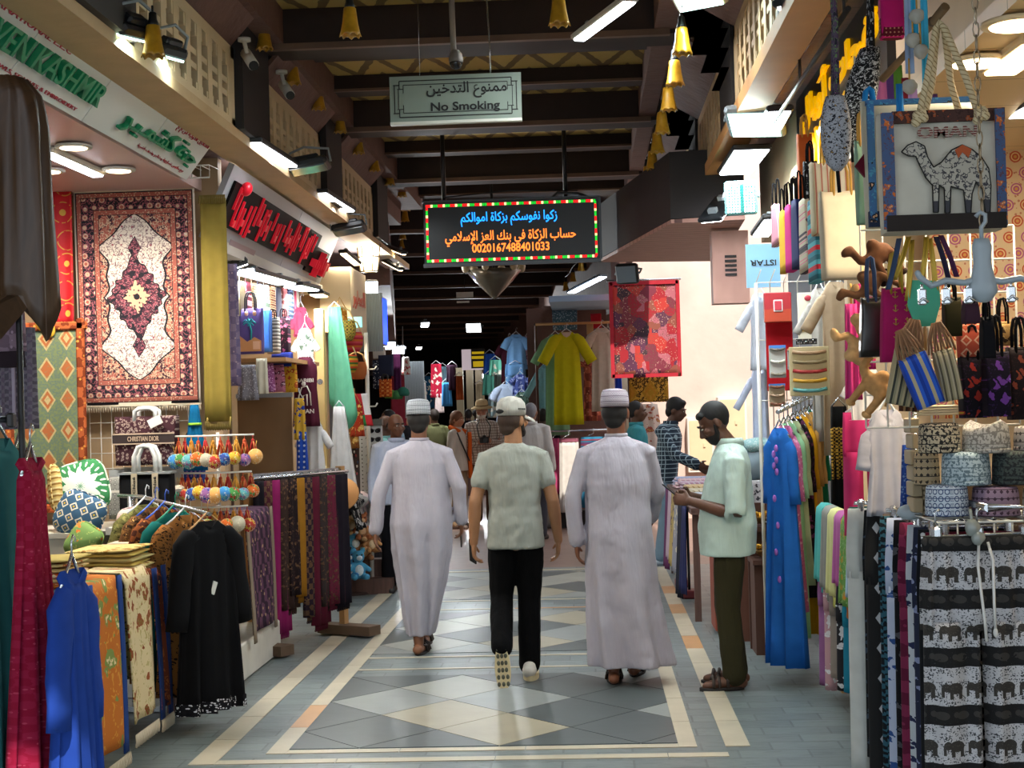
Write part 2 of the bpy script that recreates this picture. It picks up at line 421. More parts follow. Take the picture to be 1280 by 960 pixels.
def garment(name, label, cat, loc, rz, m, L=1.0, sh=.2, hem=.27, slv=.25, sw=.075, ang=55, group=None, t=.06, folds=3, amp=.018, trim=None, hanger=True, neck=.075, waist=None, ms=None, ph=0., hm=None, inner=None):
    """dress or shirt on a hanger; loc is the top of the neck, front towards local -Y"""
    T = thing(name, label, cat, loc, rz, group)
    mb = MB(); rings = []; uvs = []; n = 40
    prof = [(0, neck, .03), (.02, neck + .02, .04), (.045, sh * .75, .05), (.075, sh * .97, t), (.13, sh * 1.0, t), (.25, sh * .93, t * 1.1)]
    K = 7
    for k in range(1, K + 1):
        f = k / K; w = sh * .93 + (hem - sh * .93) * f
        if waist: w *= 1 - (1 - waist) * math.exp(-((f - .2) / .18) ** 2)
        prof.append((.25 + (L - .25) * f, w, t * 1.1 + .03 * f))
    for (z, hw, th) in prof:
        ring = []; f = z / L
        for i in range(n):
            a = 2*pi*i/n; c = cos(a); sx = math.copysign(abs(c) ** .8, c)
            dip = .05 * max(0, 1 - abs(sx) * 1.2) if (z < .03 and sin(a) < 0) else 0
            ring.append((hw * sx, th / 2 * sin(a) + amp * f * sin(folds * pi * sx + ph + f) * 1.6 + amp * f * .5 * sin(folds * 2.7 * pi * sx), -z - dip)); uvs.append((hw * sx + .5, -z))
        rings.append(ring)
    mb.loft(rings, 0, True, True, uvs); mb.build('garment_body', m, T)
    if slv:
        for sg in (-1, 1):
            q = MB(); a = Vector((sg * sh * .9, 0, -.115)); d = Vector((sg * cos(R(ang)), 0, -sin(R(ang))))
            sleeve(q, a, a + d * slv, sw * 1.05, sw); q.build('sleeve', ms or m, T)
    if trim:
        q = MB(); z = L - .06
        rr = []
        for zz in (z, L + .004):
            f = zz / L; rr.append([((hem + .004) * math.copysign(abs(cos(2*pi*i/n)) ** .8, cos(2*pi*i/n)), (t * 1.1 + .036) / 2 * sin(2*pi*i/n) + amp * f * sin(folds * pi * math.copysign(abs(cos(2*pi*i/n)) ** .8, cos(2*pi*i/n)) + ph + f) * 1.6 + amp * f * .5 * sin(folds * 2.7 * pi * math.copysign(abs(cos(2*pi*i/n)) ** .8, cos(2*pi*i/n))), -zz) for i in range(n)])
        q.loft(rr, 0, False); q.build('hem_trim', trim, T)
    if hanger:
        hanger_mb(sh * 1.7).build('hanger', hm or M_hang, T)
    if inner:
        q = MB(); q.poly([(-neck * .9, -.005), (neck * .9, -.005), (neck * .5, -.055), (0, -.075), (-neck * .5, -.055)], .006, o=(0, -.028, 0)); q.build('neck_trim', inner, T)
    return T
def fringe(mb, x0, x1, z, L, n, y=0., mi=0, r=.002):
    for i in range(n):
        x = x0 + (x1 - x0) * (i + .5) / n; k = ((i * 37) % 11 - 5) / 5
        mb.tube([(x, y, z), (x + .004 * k, y - .004, z - L * .5), (x + .007 * k, y, z - L * (1 - .1 * abs(k)))], r, 4, mi)
# ================================================================ THE SETTING
random.seed(4)
M_cream = speck('#c9ab80', .16, 6, b=(.15, .02)); M_creamy = speck('#d8c19a', .12, 5)
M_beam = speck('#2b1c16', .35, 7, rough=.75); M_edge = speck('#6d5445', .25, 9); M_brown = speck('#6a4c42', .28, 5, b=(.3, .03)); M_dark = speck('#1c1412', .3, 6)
M_plaster = speck('#d2b8aa', .2, 2.2, b=(.2, .02)); M_tan = speck('#a88d6c', .16, 4); M_white = speck('#d9d4c8', .08, 4); M_grey = speck('#8e9096', .12, 4)
M_wood = mat('dark_plank_wood', None, .6, fn=lambda nb: nb.mix((nb.ob()[1] * 9.).fr() < .06, nb.mix(nb.noise(nb.vec(nb.ob()[0] * 9., nb.ob()[1] * 2., nb.ob()[2]), 4.), C('#3a2722'), C('#6a4a3f')), C('#1a100d')))
M_pink = mat('pink_plank_wood', None, .6, fn=lambda nb: nb.mix((nb.ob()[1] * 6.5).fr() < .07, nb.mix(nb.noise(nb.vec(nb.ob()[0] * 2., nb.ob()[1] * 9., nb.ob()[2]), 3.), C('#96695c'), C('#c19585')), C('#5b3a32')))
M_panelw = mat('white_sign_sheet', '#dfe2dc', .4)
# ---- floor: slate pavers, stone border bands, panels of diamond tiles
def _pavers(nb):
    x, y, z = nb.ob(); n = nb.nt.nodes.new('ShaderNodeTexBrick'); nb.nt.links.new(nb.vec(x, y), n.inputs['Vector'])
    n.inputs['Scale'].default_value = 1.; n.inputs['Brick Width'].default_value = .34; n.inputs['Row Height'].default_value = .17; n.inputs['Mortar Size'].default_value = .006
    n.inputs['Color1'].default_value = C('#6a7474'); n.inputs['Color2'].default_value = C('#4c5658'); n.inputs['Mortar'].default_value = C('#32383a')
    w = nb.noise(nb.vec(x, y), 5., 6.); d = nb.noise(nb.vec(x * 3., y * 12.), 2., 4.)
    c = nb.mix(w * .7, n.outputs['Color'], C('#778080')); c = nb.mix((d > .6) * .3, c, C('#333a3b'))
    return nb.mix(y > 16.1, c, nb.mix(w, C('#5e4a44'), C('#8b7064')))
def _fb(nb): x, y, z = nb.ob(); return nb.noise(nb.vec(x, y), 14., 5.)
M_floor = mat('slate_pavers', None, .42, fn=_pavers, bump=(_fb, .25, .01))
def stone(c, k=.13): return mat('stone_' + c, None, .42, fn=lambda nb: nb.mix(nb.noise(nb.vec(*nb.ob()), 3.2, 6.), tuple(v * (1 - 2 * k) for v in C(c)[:3]) + (1,), tuple(min(1, v * (1 + 1.4 * k)) for v in C(c)[:3]) + (1,)), bump=(_fb, .1, .006))
mb = MB(); mb.bb((-9, -16, -.3), (9, 80, 0)); struct('floor', mb, M_floor)
T_light, T_beige, T_mid, T_dark, T_band, T_orange = stone('#8e8f86'), stone('#938c78'), stone('#7d827f'), stone('#454c4d'), stone('#b5ab95', .16), stone('#b98d62')
mb = MB()
def band(x0, x1, y0, y1, step, along='y', zt=.004):
    a = y0 if along == 'y' else x0; e = y1 if along == 'y' else x1
    while a < e - .01:
        b = min(e, a + step * random.uniform(.8, 1.2)); mi = 1 if random.random() < .1 else 0
        if along == 'y': mb.bb((x0, a + .002, -.01), (x1, b - .002, zt), mi)
        else: mb.bb((a + .002, y0, -.01), (b - .002, y1, zt), mi)
        a = b
for (x0, x1) in ((-2.0, -1.87), (-1.66, -1.56), (.40, .49), (.63, .75)): band(x0, x1, 7.35 if abs(x0) > .7 and x0 not in (-1.66,) else 7.56, 15.9, .62)
band(-1.87, .63, 7.35, 7.43, .7, 'x'); band(-1.56, .40, 7.56, 7.63, .7, 'x'); band(-1.56, .40, 15.82, 15.9, .7, 'x')
band(-1.56, .40, 13.42, 13.46, .8, 'x'); band(-1.56, .40, 12.86, 12.9, .8, 'x'); band(-1.56, .40, 9.95, 9.99, .8, 'x'); band(-1.56, .40, 10.42, 10.46, .8, 'x')
struct('trim_1', mb, [T_band, T_orange])
def clip(poly, rect):
    x0, x1, y0, y1 = rect
    for ax, lim, sg in ((0, x0, 1), (0, x1, -1), (1, y0, 1), (1, y1, -1)):
        out = []
        for i in range(len(poly)):
            p, q = poly[i], poly[(i+1) % len(poly)]; dp = sg * (p[ax] - lim); dq = sg * (q[ax] - lim)
            if dp >= 0: out.append(p)
            if dp * dq < 0: t = dp / (dp - dq); out.append((p[0] + (q[0]-p[0]) * t, p[1] + (q[1]-p[1]) * t))
        poly = out
        if not poly: return []
    return poly
def tiles(y0, y1):
    mb = MB(); rect = (-1.56, .40, y0, y1); a, b = .355, .41; nx = 8
    for i in range(-1, 8):
        for j in range(-1, 8):
            cx = -1.56 + i * a; cy = y0 + j * b
            if (i + j) % 2: continue
            k = [(cx - a + .004, cy), (cx, cy - b + .004), (cx + a - .004, cy), (cx, cy + b - .004)]
            p = clip(k, rect)
            if len(p) < 3: continue
            edge = i in (0, 6) or j in (0, 5)
            mi = random.choice([0, 0, 1, 2, 0, 1]) if not edge else random.choice([3, 3, 2])
            if not edge and random.random() < .2: mi = 3
            n = len(p); mb.add([(x, y, .003) for x, y in p] + [(x, y, -.01) for x, y in p], [tuple(range(n))] + [(q, q+n, (q+1) % n + n, (q+1) % n) for q in range(n)], mi)
    struct('trim_2', mb, [T_light, T_beige, T_mid, T_dark])
tiles(7.66, 9.72); tiles(10.6, 12.7); tiles(13.55, 15.7)
# ---- ceiling: roof with painted mats between dark beams
M_mat = mat('woven_ceiling_mat', None, .8, fn=lambda nb: nb.mix((((nb.ob()[0] * 2.6).fr() - .5).abs() * 2. + nb.ob()[1] * 1.6 + nb.noise(nb.vec(*nb.ob()), 9.) * .2).fr() < .34, C('#b29a58'), C('#6b5836')))
mb = MB(); mb.bb((-2.6, 2.5, 4.36), (1.4, 18.3, 4.5)); struct('ceiling', mb, M_mat)
Y0 = 9.87
for k in range(-2, 3):
    y = Y0 + 3 * k
    mb = MB(); mb.bb((-2.15, y, 4.1), (.95, y + .34, 4.36)); mb.bb((-2.1, y - .02, 4.09), (.6, y + .03, 4.13), 1); struct('ceiling_beam', mb, [M_beam, M_edge])
    mb = MB(); mb.bb((-2.15, y + 2.02, 4.235), (.7, y + 2.25, 4.36)); mb.bb((-2.1, y + 2.0, 4.23), (.6, y + 2.03, 4.25), 1); struct('ceiling_beam', mb, [M_beam, M_edge])
    mb = MB(); mb.bb((-2.15, y + 1.02, 4.28), (.7, y + 1.2, 4.36)); struct('ceiling_beam', mb, M_beam)
for x0, x1 in ((-2.2, -1.93), (.5, .64)):
    mb = MB(); mb.bb((x0, 2.5, 4.13), (x1, 18.3, 4.36)); struct('ceiling_beam', mb, M_brown)
# upper walls over the shops
mb = MB(); mb.bb((-7, -14, 3.42), (-2.36, 18.2, 8)); struct('wall_left', mb, M_brown)
mb = MB(); mb.bb((1.12, -14, 3.66), (7, 12.2, 8)); struct('wall_right', mb, M_brown)
mb = MB(); mb.bb((1.42, 2.6, 2.96), (1.5, 12.2, 3.66)); struct('wall_right_front', mb, M_creamy)
mb = MB(); mb.bb((-2.36, 2.5, 3.95), (-2.2, 18.3, 4.4)); struct('wall_left_upper', mb, M_brown)
# ledges under the lattices
mb = MB(); mb.bb((-2.36, 2.5, 3.40), (-2.1, 9.95, 3.46)); struct('trim_3', mb, M_cream)
mb = MB(); mb.bb((-2.36, 9.95, 3.40), (-2.1, 18.2, 3.46)); struct('trim_3', mb, M_cream)
mb = MB(); mb.bb((.92, 2.5, 3.39), (1.1, 12.2, 3.47)); struct('trim_4', mb, speck('#cf9558', .12, 5, 'fascia_paint'))
def lattice(x, y0, y1, side, m):
    mb = MB(); z0, z1 = 3.46, 3.95; t = .06
    mb.bb((x - t/2, y0, z1 - .07), (x + t/2, y1, z1)); mb.bb((x - t/2, y0, z0), (x + t/2, y1, z0 + .05)); mb.bb((x - t/2, y0, z0), (x + t/2, y0 + .08, z1)); mb.bb((x - t/2, y1 - .08, z0), (x + t/2, y1, z1))
    n = 9
    for i in range(n):
        y = y0 + (y1 - y0) * (i + .5) / n; w = (y1 - y0) / n
        mb.bb((x - t/2, y - w * .2, z0 + .05), (x + t/2, y + w * .2, z1 - .07))
        for z in (z0 + .16, z0 + .24): mb.bb((x - t * .4, y - w * .5, z), (x + t * .4, y + w * .5, z + .035))
        mb.bb((x - t * .45, y - w * .33, z1 - .14), (x + t * .45, y + w * .33, z1 - .07)); mb.bb((x - t * .45, y - w * .33, z0 + .05), (x + t * .45, y + w * .33, z0 + .09))
    struct('wall_lattice', mb, m)
    mb = MB(); mb.bb((x - side * .2 - .02, y0, z0), (x - side * .2 + .02, y1, z1)); struct('wall_lattice_back', mb, M_brown)
for k in range(-1, 3):
    y1 = 9.2 + 3 * k; lattice(-2.14, y1 - 2.15, y1, 1, M_creamy); lattice(.97, y1 - 2.15, y1, -1, M_cream)
    mb = MB(); mb.bb((-2.36, y1 + .02, 3.46), (-2.06, y1 + .8, 4.15)); struct('pillar', mb, M_dark)
    mb = MB(); mb.bb((.92, y1 + .02, 3.46), (1.2, y1 + .8, 4.15))
    for q in range(4): mb.bb((.66 + q * .07, y1 + .1, 4.1 - q * .12), (.93, y1 + .8, 4.0 - q * .12 + .1))
    struct('pillar', mb, M_dark)
    mb = MB(); mb.add([(.62, y1 - 2.15, 4.16), (.62, y1, 4.16), (.97, y1, 3.95), (.97, y1 - 2.15, 3.95), (.62, y1 - 2.15, 4.2), (.62, y1, 4.2), (.97, y1, 3.99), (.97, y1 - 2.15, 3.99)], [(0, 3, 2, 1), (4, 5, 6, 7), (0, 1, 5, 4), (2, 3, 7, 6), (1, 2, 6, 5), (3, 0, 4, 7)]); struct('wall_right_slope', mb, M_brown)
    mb = MB(); mb.add([(-1.95, y1 - 2.15, 4.16), (-1.95, y1, 4.16), (-2.14, y1, 3.95), (-2.14, y1 - 2.15, 3.95), (-1.95, y1 - 2.15, 4.2), (-1.95, y1, 4.2), (-2.14, y1, 3.99), (-2.14, y1 - 2.15, 3.99)], [(0, 1, 2, 3), (4, 7, 6, 5), (0, 4, 5, 1), (2, 6, 7, 3), (1, 5, 6, 2), (3, 7, 4, 0)]); struct('wall_left_slope', mb, M_brown)
# ---- shops on the left: back and party walls, ceilings
mb = MB(); mb.bb((-4.8, 3, 0), (-4.6, 18, 3.42)); struct('wall_left_back', mb, M_tan)
mb = MB(); mb.bb((-4.6, 10.0, 0), (-2.42, 10.1, 3.42)); struct('wall_left_party', mb, M_tan)
mb = MB(); mb.bb((-4.6, 14.5, 0), (-2.5, 14.6, 3.42)); struct('wall_left_party', mb, M_tan)
mb = MB(); mb.bb((-4.6, 3, 3.2), (-2.53, 10.0, 3.28)); struct('ceiling_left', mb, mat('shop_ceiling', '#cfb3b0', .35))
mb = MB(); mb.bb((-4.6, 10.1, 2.84), (-2.5, 14.5, 2.92)); struct('ceiling_left', mb, M_white)
# ---- shops on the right
M_warmceil = mat('warm_ceiling_boards', None, .5, fn=lambda nb: nb.mix((nb.ob()[1] * 1.8).fr() < .012, C('#e0c391'), C('#7c6238')))
mb = MB(); mb.bb((1.4, 2.6, 2.95), (3.3, 8.4, 3.02)); struct('ceiling_right', mb, M_warmceil)
mb = MB(); mb.bb((3.2, 2.6, 0), (3.35, 12.2, 3.62)); struct('wall_right_back', mb, M_creamy)
mb = MB(); mb.bb((1.42, 8.3, 0), (3.2, 8.4, 3.0)); struct('wall_right_party', mb, M_creamy)
mb = MB(); mb.bb((1.62, 12.1, 0), (7, 12.2, 3.66)); struct('wall_right_party', mb, M_grey)
mb = MB(); mb.bb((1.1, 3., 3.6), (1.42, 12.2, 3.66)); struct('ceiling_right', mb, M_wood)
# ---- sunny side alley on the right
mb = MB(); mb.bb((.72, 22.5, 0), (7, 22.8, 7)); struct('wall_alley', mb, M_plaster)
mb = MB(); mb.bb((5.2, 12.2, 0), (5.4, 22.5, 5)); struct('wall_alley_side', mb, M_plaster)
mb = MB(); pl = [(.66, 11.4), (1.2, 11.3), (1.3, 14.6), (.15, 14.3)]
mb.poly(pl, .5, 1, 'xy', o=(0, 0, 3.33)); mb.poly(pl, .03, 0, 'xy', o=(0, 0, 3.06)); struct('ceiling_canopy', mb, [M_pink, M_dark])
# ---- the bend: second stretch of the market, turned 7 degrees
TH = R(7.)
def B(s, lat, z=0.): return Vector((-.55 + lat * cos(TH) - s * sin(TH), 17.6 + s * cos(TH) + lat * sin(TH), z))
MBEND = Matrix.Translation((-.55, 17.6, 0)) @ Matrix.Rotation(TH, 4, 'Z')
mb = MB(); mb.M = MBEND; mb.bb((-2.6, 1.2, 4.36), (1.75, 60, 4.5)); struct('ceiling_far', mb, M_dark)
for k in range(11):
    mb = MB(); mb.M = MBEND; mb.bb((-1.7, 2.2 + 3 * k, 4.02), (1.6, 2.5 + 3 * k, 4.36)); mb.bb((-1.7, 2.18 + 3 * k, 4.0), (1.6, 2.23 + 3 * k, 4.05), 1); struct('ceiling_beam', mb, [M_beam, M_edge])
mb = MB(); mb.M = MBEND; mb.bb((-3.2, .6, 3.2), (-1.7, 60, 4.4)); struct('wall_left_far', mb, M_brown)
mb = MB(); mb.M = MBEND; mb.bb((1.6, 5.2, 3.1), (3.2, 60, 4.4)); struct('wall_right_far', mb, M_brown)
mb = MB(); mb.M = MBEND; mb.bb((-3.4, .6, 0), (-3.2, 60, 3.2)); struct('wall_left_far', mb, M_tan)
mb = MB(); mb.M = MBEND; mb.bb((2.9, 5.2, 0), (3.1, 60, 3.2)); struct('wall_right_far', mb, M_tan)
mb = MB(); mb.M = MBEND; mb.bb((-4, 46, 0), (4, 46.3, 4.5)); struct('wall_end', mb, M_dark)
mb = MB(); mb.bb((-4.8, 18.2, 0), (-2.9, 18.4, 4.4)); struct('wall_left_party', mb, M_grey)
# ================================================================ OVERHEAD: bells, signs, lamps
M_amber = mat('amber_glass', None, .3, fn=lambda nb: nb.mix(nb.noise(nb.vec(*nb.ob()), 22.), C('#8a5f12'), C('#d8a32a')))
M_tubew = mat('lit_lamp_face', '#f2f7ff', .5, emit=9.); M_cyan = mat('lit_lamp_glass', '#cffff4', .4, emit=4.5); M_warmlit = mat('warm_lamp_face', '#ffe0b0', .5, emit=7.)
M_case = mat('lamp_casing', '#1b1e22', .45); M_greycase = mat('grey_lamp_casing', '#8d969a', .45); M_glassoff = mat('lamp_glass', '#5f6a70', .15)
def bell_proto():
    T = thing('bell_lamp', '', 'lamp', (0, 0, 0))
    mb = MB(); n = 24; rings = []; uv = []
    for (r, z) in ((.020, 0), (.032, -.012), (.036, -.05), (.041, -.09), (.050, -.135), (.056, -.15)):
        k = 1 if z < -.13 else 0
        rings.append([(r * cos(2*pi*j/n) * (1 + .04 * k * cos(8 * 2*pi*j/n)), r * sin(2*pi*j/n) * (1 + .04 * k * cos(8 * 2*pi*j/n)), z - (.008 * k * cos(8 * 2*pi*j/n))) for j in range(n)])
    inn = [[(x * .9, y * .9, z) for x, y, z in r] for r in reversed(rings)]
    mb.loft(rings + inn, 0, False); mb.build('shade', M_amber, T)
    mb = MB(); mb.lathe([(.012, .055), (.018, .05), (.02, .02), (.026, .005), (.028, -.008), (.02, -.012)], 12); mb.tube([(0, 0, .05), (0, 0, .085)], .006, 6); mb.build('cap', M_black, T)
    mb = MB(); mb.ell((0, 0, -.06), (.02, .02, .03), n=10, k=6); mb.build('bulb', mat('bulb_glass', '#e9e2cf', .25), T)
    return T
bell0 = bell_proto(); bell_used = [0]
ORD = 'first second third fourth fifth sixth seventh eighth ninth tenth eleventh twelfth thirteenth fourteenth fifteenth sixteenth'.split()
def bell(p, label, group):
    if not bell_used[0]: bell0.location = p; bell0['label'] = label; bell0['group'] = group; bell_used[0] = 1; return bell0
    return dup(bell0, p, random.uniform(0, 6), label, group)
Lb = [(330, 32), (366, 78), (398, 112), (425, 143), (448, 171), (468, 194), (487, 213), (502, 229)]
lp = []
for i, (x, y) in enumerate(Lb):
    p = GX(x, y, -2.0); lp.append(p); bell(p, f'amber scalloped bell lamp on left garland, {ORD[i]} from the entrance', 'amber bells along the left edge')
for i, (x, y) in enumerate(((507, 248), (506, 262), (505, 274), (503, 286), (502, 298))):
    p = G(x, y, 18.4 + i * 1.05); lp.append(p); bell(p, f'small amber bell lamp past the bend, {ORD[i]} in the left hanging run', 'amber bells past the bend')
Rb = [(852, 33), (843, 74), (835, 108), (827, 139), (821, 165), (815, 188), (809, 207), (803, 228)]
rp = []
for i, (x, y) in enumerate(Rb):
    p = GX(x, y, .56); rp.append(p); bell(p, f'amber bell lamp on right garland, {ORD[i]} from the entrance', 'amber bells along the right edge')
for i, (x, y) in enumerate(((789, 243), (772, 258), (759, 273), (745, 296), (735, 312), (726, 326), (716, 340), (707, 352))):
    p = G(x, y, 17.6 + i * 1.1); rp.append(p); bell(p, f'amber bell lamp bending left behind the text display, {ORD[i]} of the run', 'amber bells behind the display')
bell(G(437, 8, 7.7), 'large amber bell lamp hanging alone from the front beam, left of the smoking notice', 'bells on the front beam')
bell(G(698, -6, 7.7), 'large amber bell lamp hanging from the front beam beside the bright slanted tube', 'bells on the front beam')
bell(G(191, 30, 6.9), 'large yellow bell lamp between two floodlights above the green lettered sign', 'bells on the front beam')
for nm, pts, lab in (('garland_cord', [Vector((lp[0].x, 5.5, lp[0].z + .1))] + lp, 'thin dark cord carrying the left row of bells'), ('garland_cord', [Vector((rp[0].x, 5.5, rp[0].z + .1))] + rp, 'thin dark cord carrying the right row of bells')):
    mb = MB(); q = []
    for i in range(len(pts) - 1):
        a, b = Vector(pts[i]), Vector(pts[i+1]); q += [a + Vector((0, 0, .08)), (a + b) / 2 + Vector((0, 0, .05))]
    q.append(Vector(pts[-1]) + Vector((0, 0, .08))); mb.tube(q, .006, 5); tag(mb.build(nm, M_black), lab, 'cord')
# ---- no-smoking notice
c0 = G(487, 98, 9.4); c1 = G(651, 93, 9.4); c2 = G(489, 155, 9.4)
w = c1.x - c0.x; h = c0.z - c2.z; ctr = Vector(((c0.x + c1.x) / 2, 9.4, (c0.z + c2.z) / 2 + .005))
T = thing('no_smoking_sign', 'grey-green rectangular notice reading No Smoking, hung under the beams', 'sign', ctr)
M_sgreen = mat('sign_green', '#7d8b7f', .5); M_ink = mat('black_ink', '#0c0e0d', .6)
mb = MB(); mb.box((0, 0, 0), (w, .03, h)); mb.build('sign_board', M_sgreen, T)
mb = MB(); mb.box((0, .0, -h/2 - .008), (w, .05, .018)); mb.build('bottom_edge', mat('pale_edge', '#cfd0c4', .5), T)
mb = MB()
for k, e in ((.03, .006), (.055, .004)):
    a, b = w/2 - k, h/2 - k
    for s in (-1, 1): mb.box((0, -.017, s * b), (2 * a - .06, .004, e)); mb.box((s * a, -.017, 0), (e, .004, 2 * b - .05)); 
    for s in (-1, 1):
        for t in (-1, 1): mb.box((s * (a - .03), -.017, t * (b - .025)), (e, .004, .05)); mb.box((s * (a - .012), -.017, t * (b - .025)), (.04, .004, e))
mb.build('ink_border', M_ink, T)
I4 = Matrix.Translation((0, -.018, 0))
text('lettering', 'ممنوع التدخين', .5, .105, M_ink, T, I4 @ Matrix.Translation((.07, 0, .045)), ar=True, bold=.015)
text('lettering', 'No Smoking', .43, .07, M_ink, T, I4 @ Matrix.Translation((.06, 0, -.062)), bold=.022)
mb = MB(); mb.tube([(.22, 0, h/2), (.222, 0, .3), (.21, 0, .6), (.225, 0, .75)], .006, 6); mb.build('hanging_wire', M_chrome, T); mb = MB(); mb.tube([(-.22, 0, h/2), (-.22, 0, .75)], .002, 5); mb.build('hanging_wire', M_chrome, T)
# ---- scrolling text display
Y = 13.5; c0 = G(529, 254, Y); c1 = G(748, 248, Y); c2 = G(531, 331, Y); w = c1.x - c0.x; h = c0.z - c2.z; ctr = Vector(((c0.x + c1.x) / 2, Y, (c0.z + c2.z) / 2))
T = thing('text_display', 'black electronic display with blue and orange Arabic text and coloured dot border', 'display', ctr)
mb = MB(); mb.box((0, .06, 0), (w, .12, h)); mb.build('casing', mat('display_black', '#08090a', .4), T)
mb = MB(); mb.box((0, -.006, -h/2 - .012), (w + .02, .05, .03)); mb.box((0, -.006, h/2 + .008), (w + .02, .04, .014)); mb.box((w/2 + .01, -.006, 0), (.02, .04, h)); mb.build('frame', mat('display_frame', '#4a4c4e', .4, .6), T)
cols = [mat('dot_red', '#e01616', .5, emit=1.3), mat('dot_green', '#17c22e', .5, emit=1.), mat('dot_cream', '#ffe0a0', .5, emit=1.3)]
mb = MB(); n = 96; per = 2 * (w - .05) + 2 * (h - .05); k = 0; s = 0.
seq = [0, 0, 2, 1, 1]
W2, H2 = w - .06, h - .06; step = .022
def around(t):
    if t < W2: return (-W2/2 + t, H2/2)
    t -= W2
    if t < H2: return (W2/2, H2/2 - t)
    t -= H2
    if t < W2: return (W2/2 - t, -H2/2)
    return (-W2/2, -H2/2 + t - W2)
t = 0.
while t < 2 * (W2 + H2) - .01: x, z = around(t); mb.box((x, -.004, z), (step * .86, .006, step * 1.1), seq[k % 5]); t += step; k += 1
mb.build('light_border', cols, T)
I4 = Matrix.Translation((0, -.004, 0)); M_blue = mat('led_blue', '#1a8cff', .5, emit=2.2); M_oran = mat('led_orange', '#ff7a2a', .5, emit=2.)
k = Y / FPX
text('blue_text', 'زكوا نفوسكم بزكاة اموالكم', 121 * k, 18 * k, M_blue, T, I4 @ Matrix.Translation((-.02, 0, .115)), ar=True, bold=.012)
text('orange_text', 'حساب الزكاة في بنك العز الإسلامي', 164 * k, 19 * k, M_oran, T, I4 @ Matrix.Translation((-.01, 0, -.055)), ar=True, bold=.012)
text('orange_digits', '0020167488401033', 97 * k, 11 * k, M_oran, T, I4 @ Matrix.Translation((-.01, 0, -.143)), bold=.015)
mb = MB()
for x in (-.6, .49): mb.tube([(x, .05, h/2), (x, .05, 4.35 - ctr.z)], .02, 8)
mb.tube([(.35, .03, h/2), (.42, -.02, h/2 + .05), (.6, .0, h/2 + .04), (.72, .02, h/2)], .012, 6); mb.tube([(-.6, .03, h/2 + .05), (0, .03, h/2 + .09), (.6, .03, h/2 + .07)], .006, 5); mb.build('hanging_post', M_black, T)
# ---- camera on a pole, chandelier, small notice
p = G(570, 78, 8.7); T = thing('dome_camera', 'round dark dome camera at the end of a grey ceiling pole', 'camera', p)
mb = MB(); mb.tube([(-.012, 0, .06), (-.02, 0, .6)], .017, 10); mb.build('pole', mat('pole_grey', '#7a736c', .5), T)
mb = MB(); mb.lathe([(.02, .07), (.035, .05), (.042, .02), (.042, 0)], 16); mb.build('housing', mat('pole_grey', '#7a736c', .5), T)
mb = MB(); mb.ell((0, 0, -.002), (.038, .038, .04), n=16, k=8); mb.build('dome', mat('smoked_glass', '#0b0c10', .1), T)
p = G(618, 372, 16.3); T = thing('chandelier', 'inverted glass pyramid chandelier partly hidden behind the text display', 'chandelier', p)
mb = MB(); mb.lathe([(.0, -.02), (.06, .03), (.2, .17), (.3, .29), (.27, .3)], 8, cap=True); mb.build('glass_bowl', mat('chandelier_glass', '#5d564a', .2, .3), T)
mb = MB(); mb.tube([(0, 0, .28), (0, 0, 4.36 - p.z)], .015, 8); mb.build('rod', M_black, T)
for i in range(6):
    a = i * pi / 3 + .3; q = MB(); q.lathe([(.015, .0), (.035, .02), (.045, .07), (.03, .1), (.01, .11)], 10, c=(.31 * cos(a), .31 * sin(a), .27)); q.build('lamp_cup', mat('frosted_cup', '#b9a684', .4), T)
p = G(581, 371, 24); T = thing('hanging_notice', 'tiny pale notice hung far down the dark ceiling', 'sign', p)
mb = MB(); mb.box((0, 0, .03), (.27, .02, .09)); mb.box((-.03, 0, -.08), (.2, .02, .03)); mb.build('sign_board', M_white, T)
mb = MB(); mb.tube([(0, 0, .07), (0, 0, 4.0 - p.z)], .006, 5); mb.build('wire', M_black, T)
# ---- lamps
def bar_lamp(name, A, Bp, w, label, group=None, face=M_tubew, power=14, col=(.9, .96, 1), case=M_case, t=.035, aim=(0, 0, -1), glow=True):
    A, Bp = Vector(A), Vector(Bp); c = (A + Bp) / 2; d = Bp - A; L = d.length
    T = thing(name, label, 'lamp', c, 0, group); m = face_m((0, 0, 0), d, -Vector(aim).cross(d).cross(d) if False else (Vector(aim) * -1))
    q = MB(); q.M = m; q.box((0, 0, t * .6), (L + .04, w + .03, t), bev=.008); q.build('housing', case, T)
    q = MB(); q.M = m; q.box((0, 0, 0), (L, w, t * .5), bev=.004); q.build('diffuser', face, T)
    q = MB(); q.M = m; q.box((-L * .3, 0, t * 1.5), (.04, w * .4, t)); q.box((L * .3, 0, t * 1.5), (.04, w * .4, t)); q.build('bracket', M_greycase, T)
    if glow: lamp('glow', 'AREA', Vector(aim) * .05, power, col, L, aim, T, w)
    return T
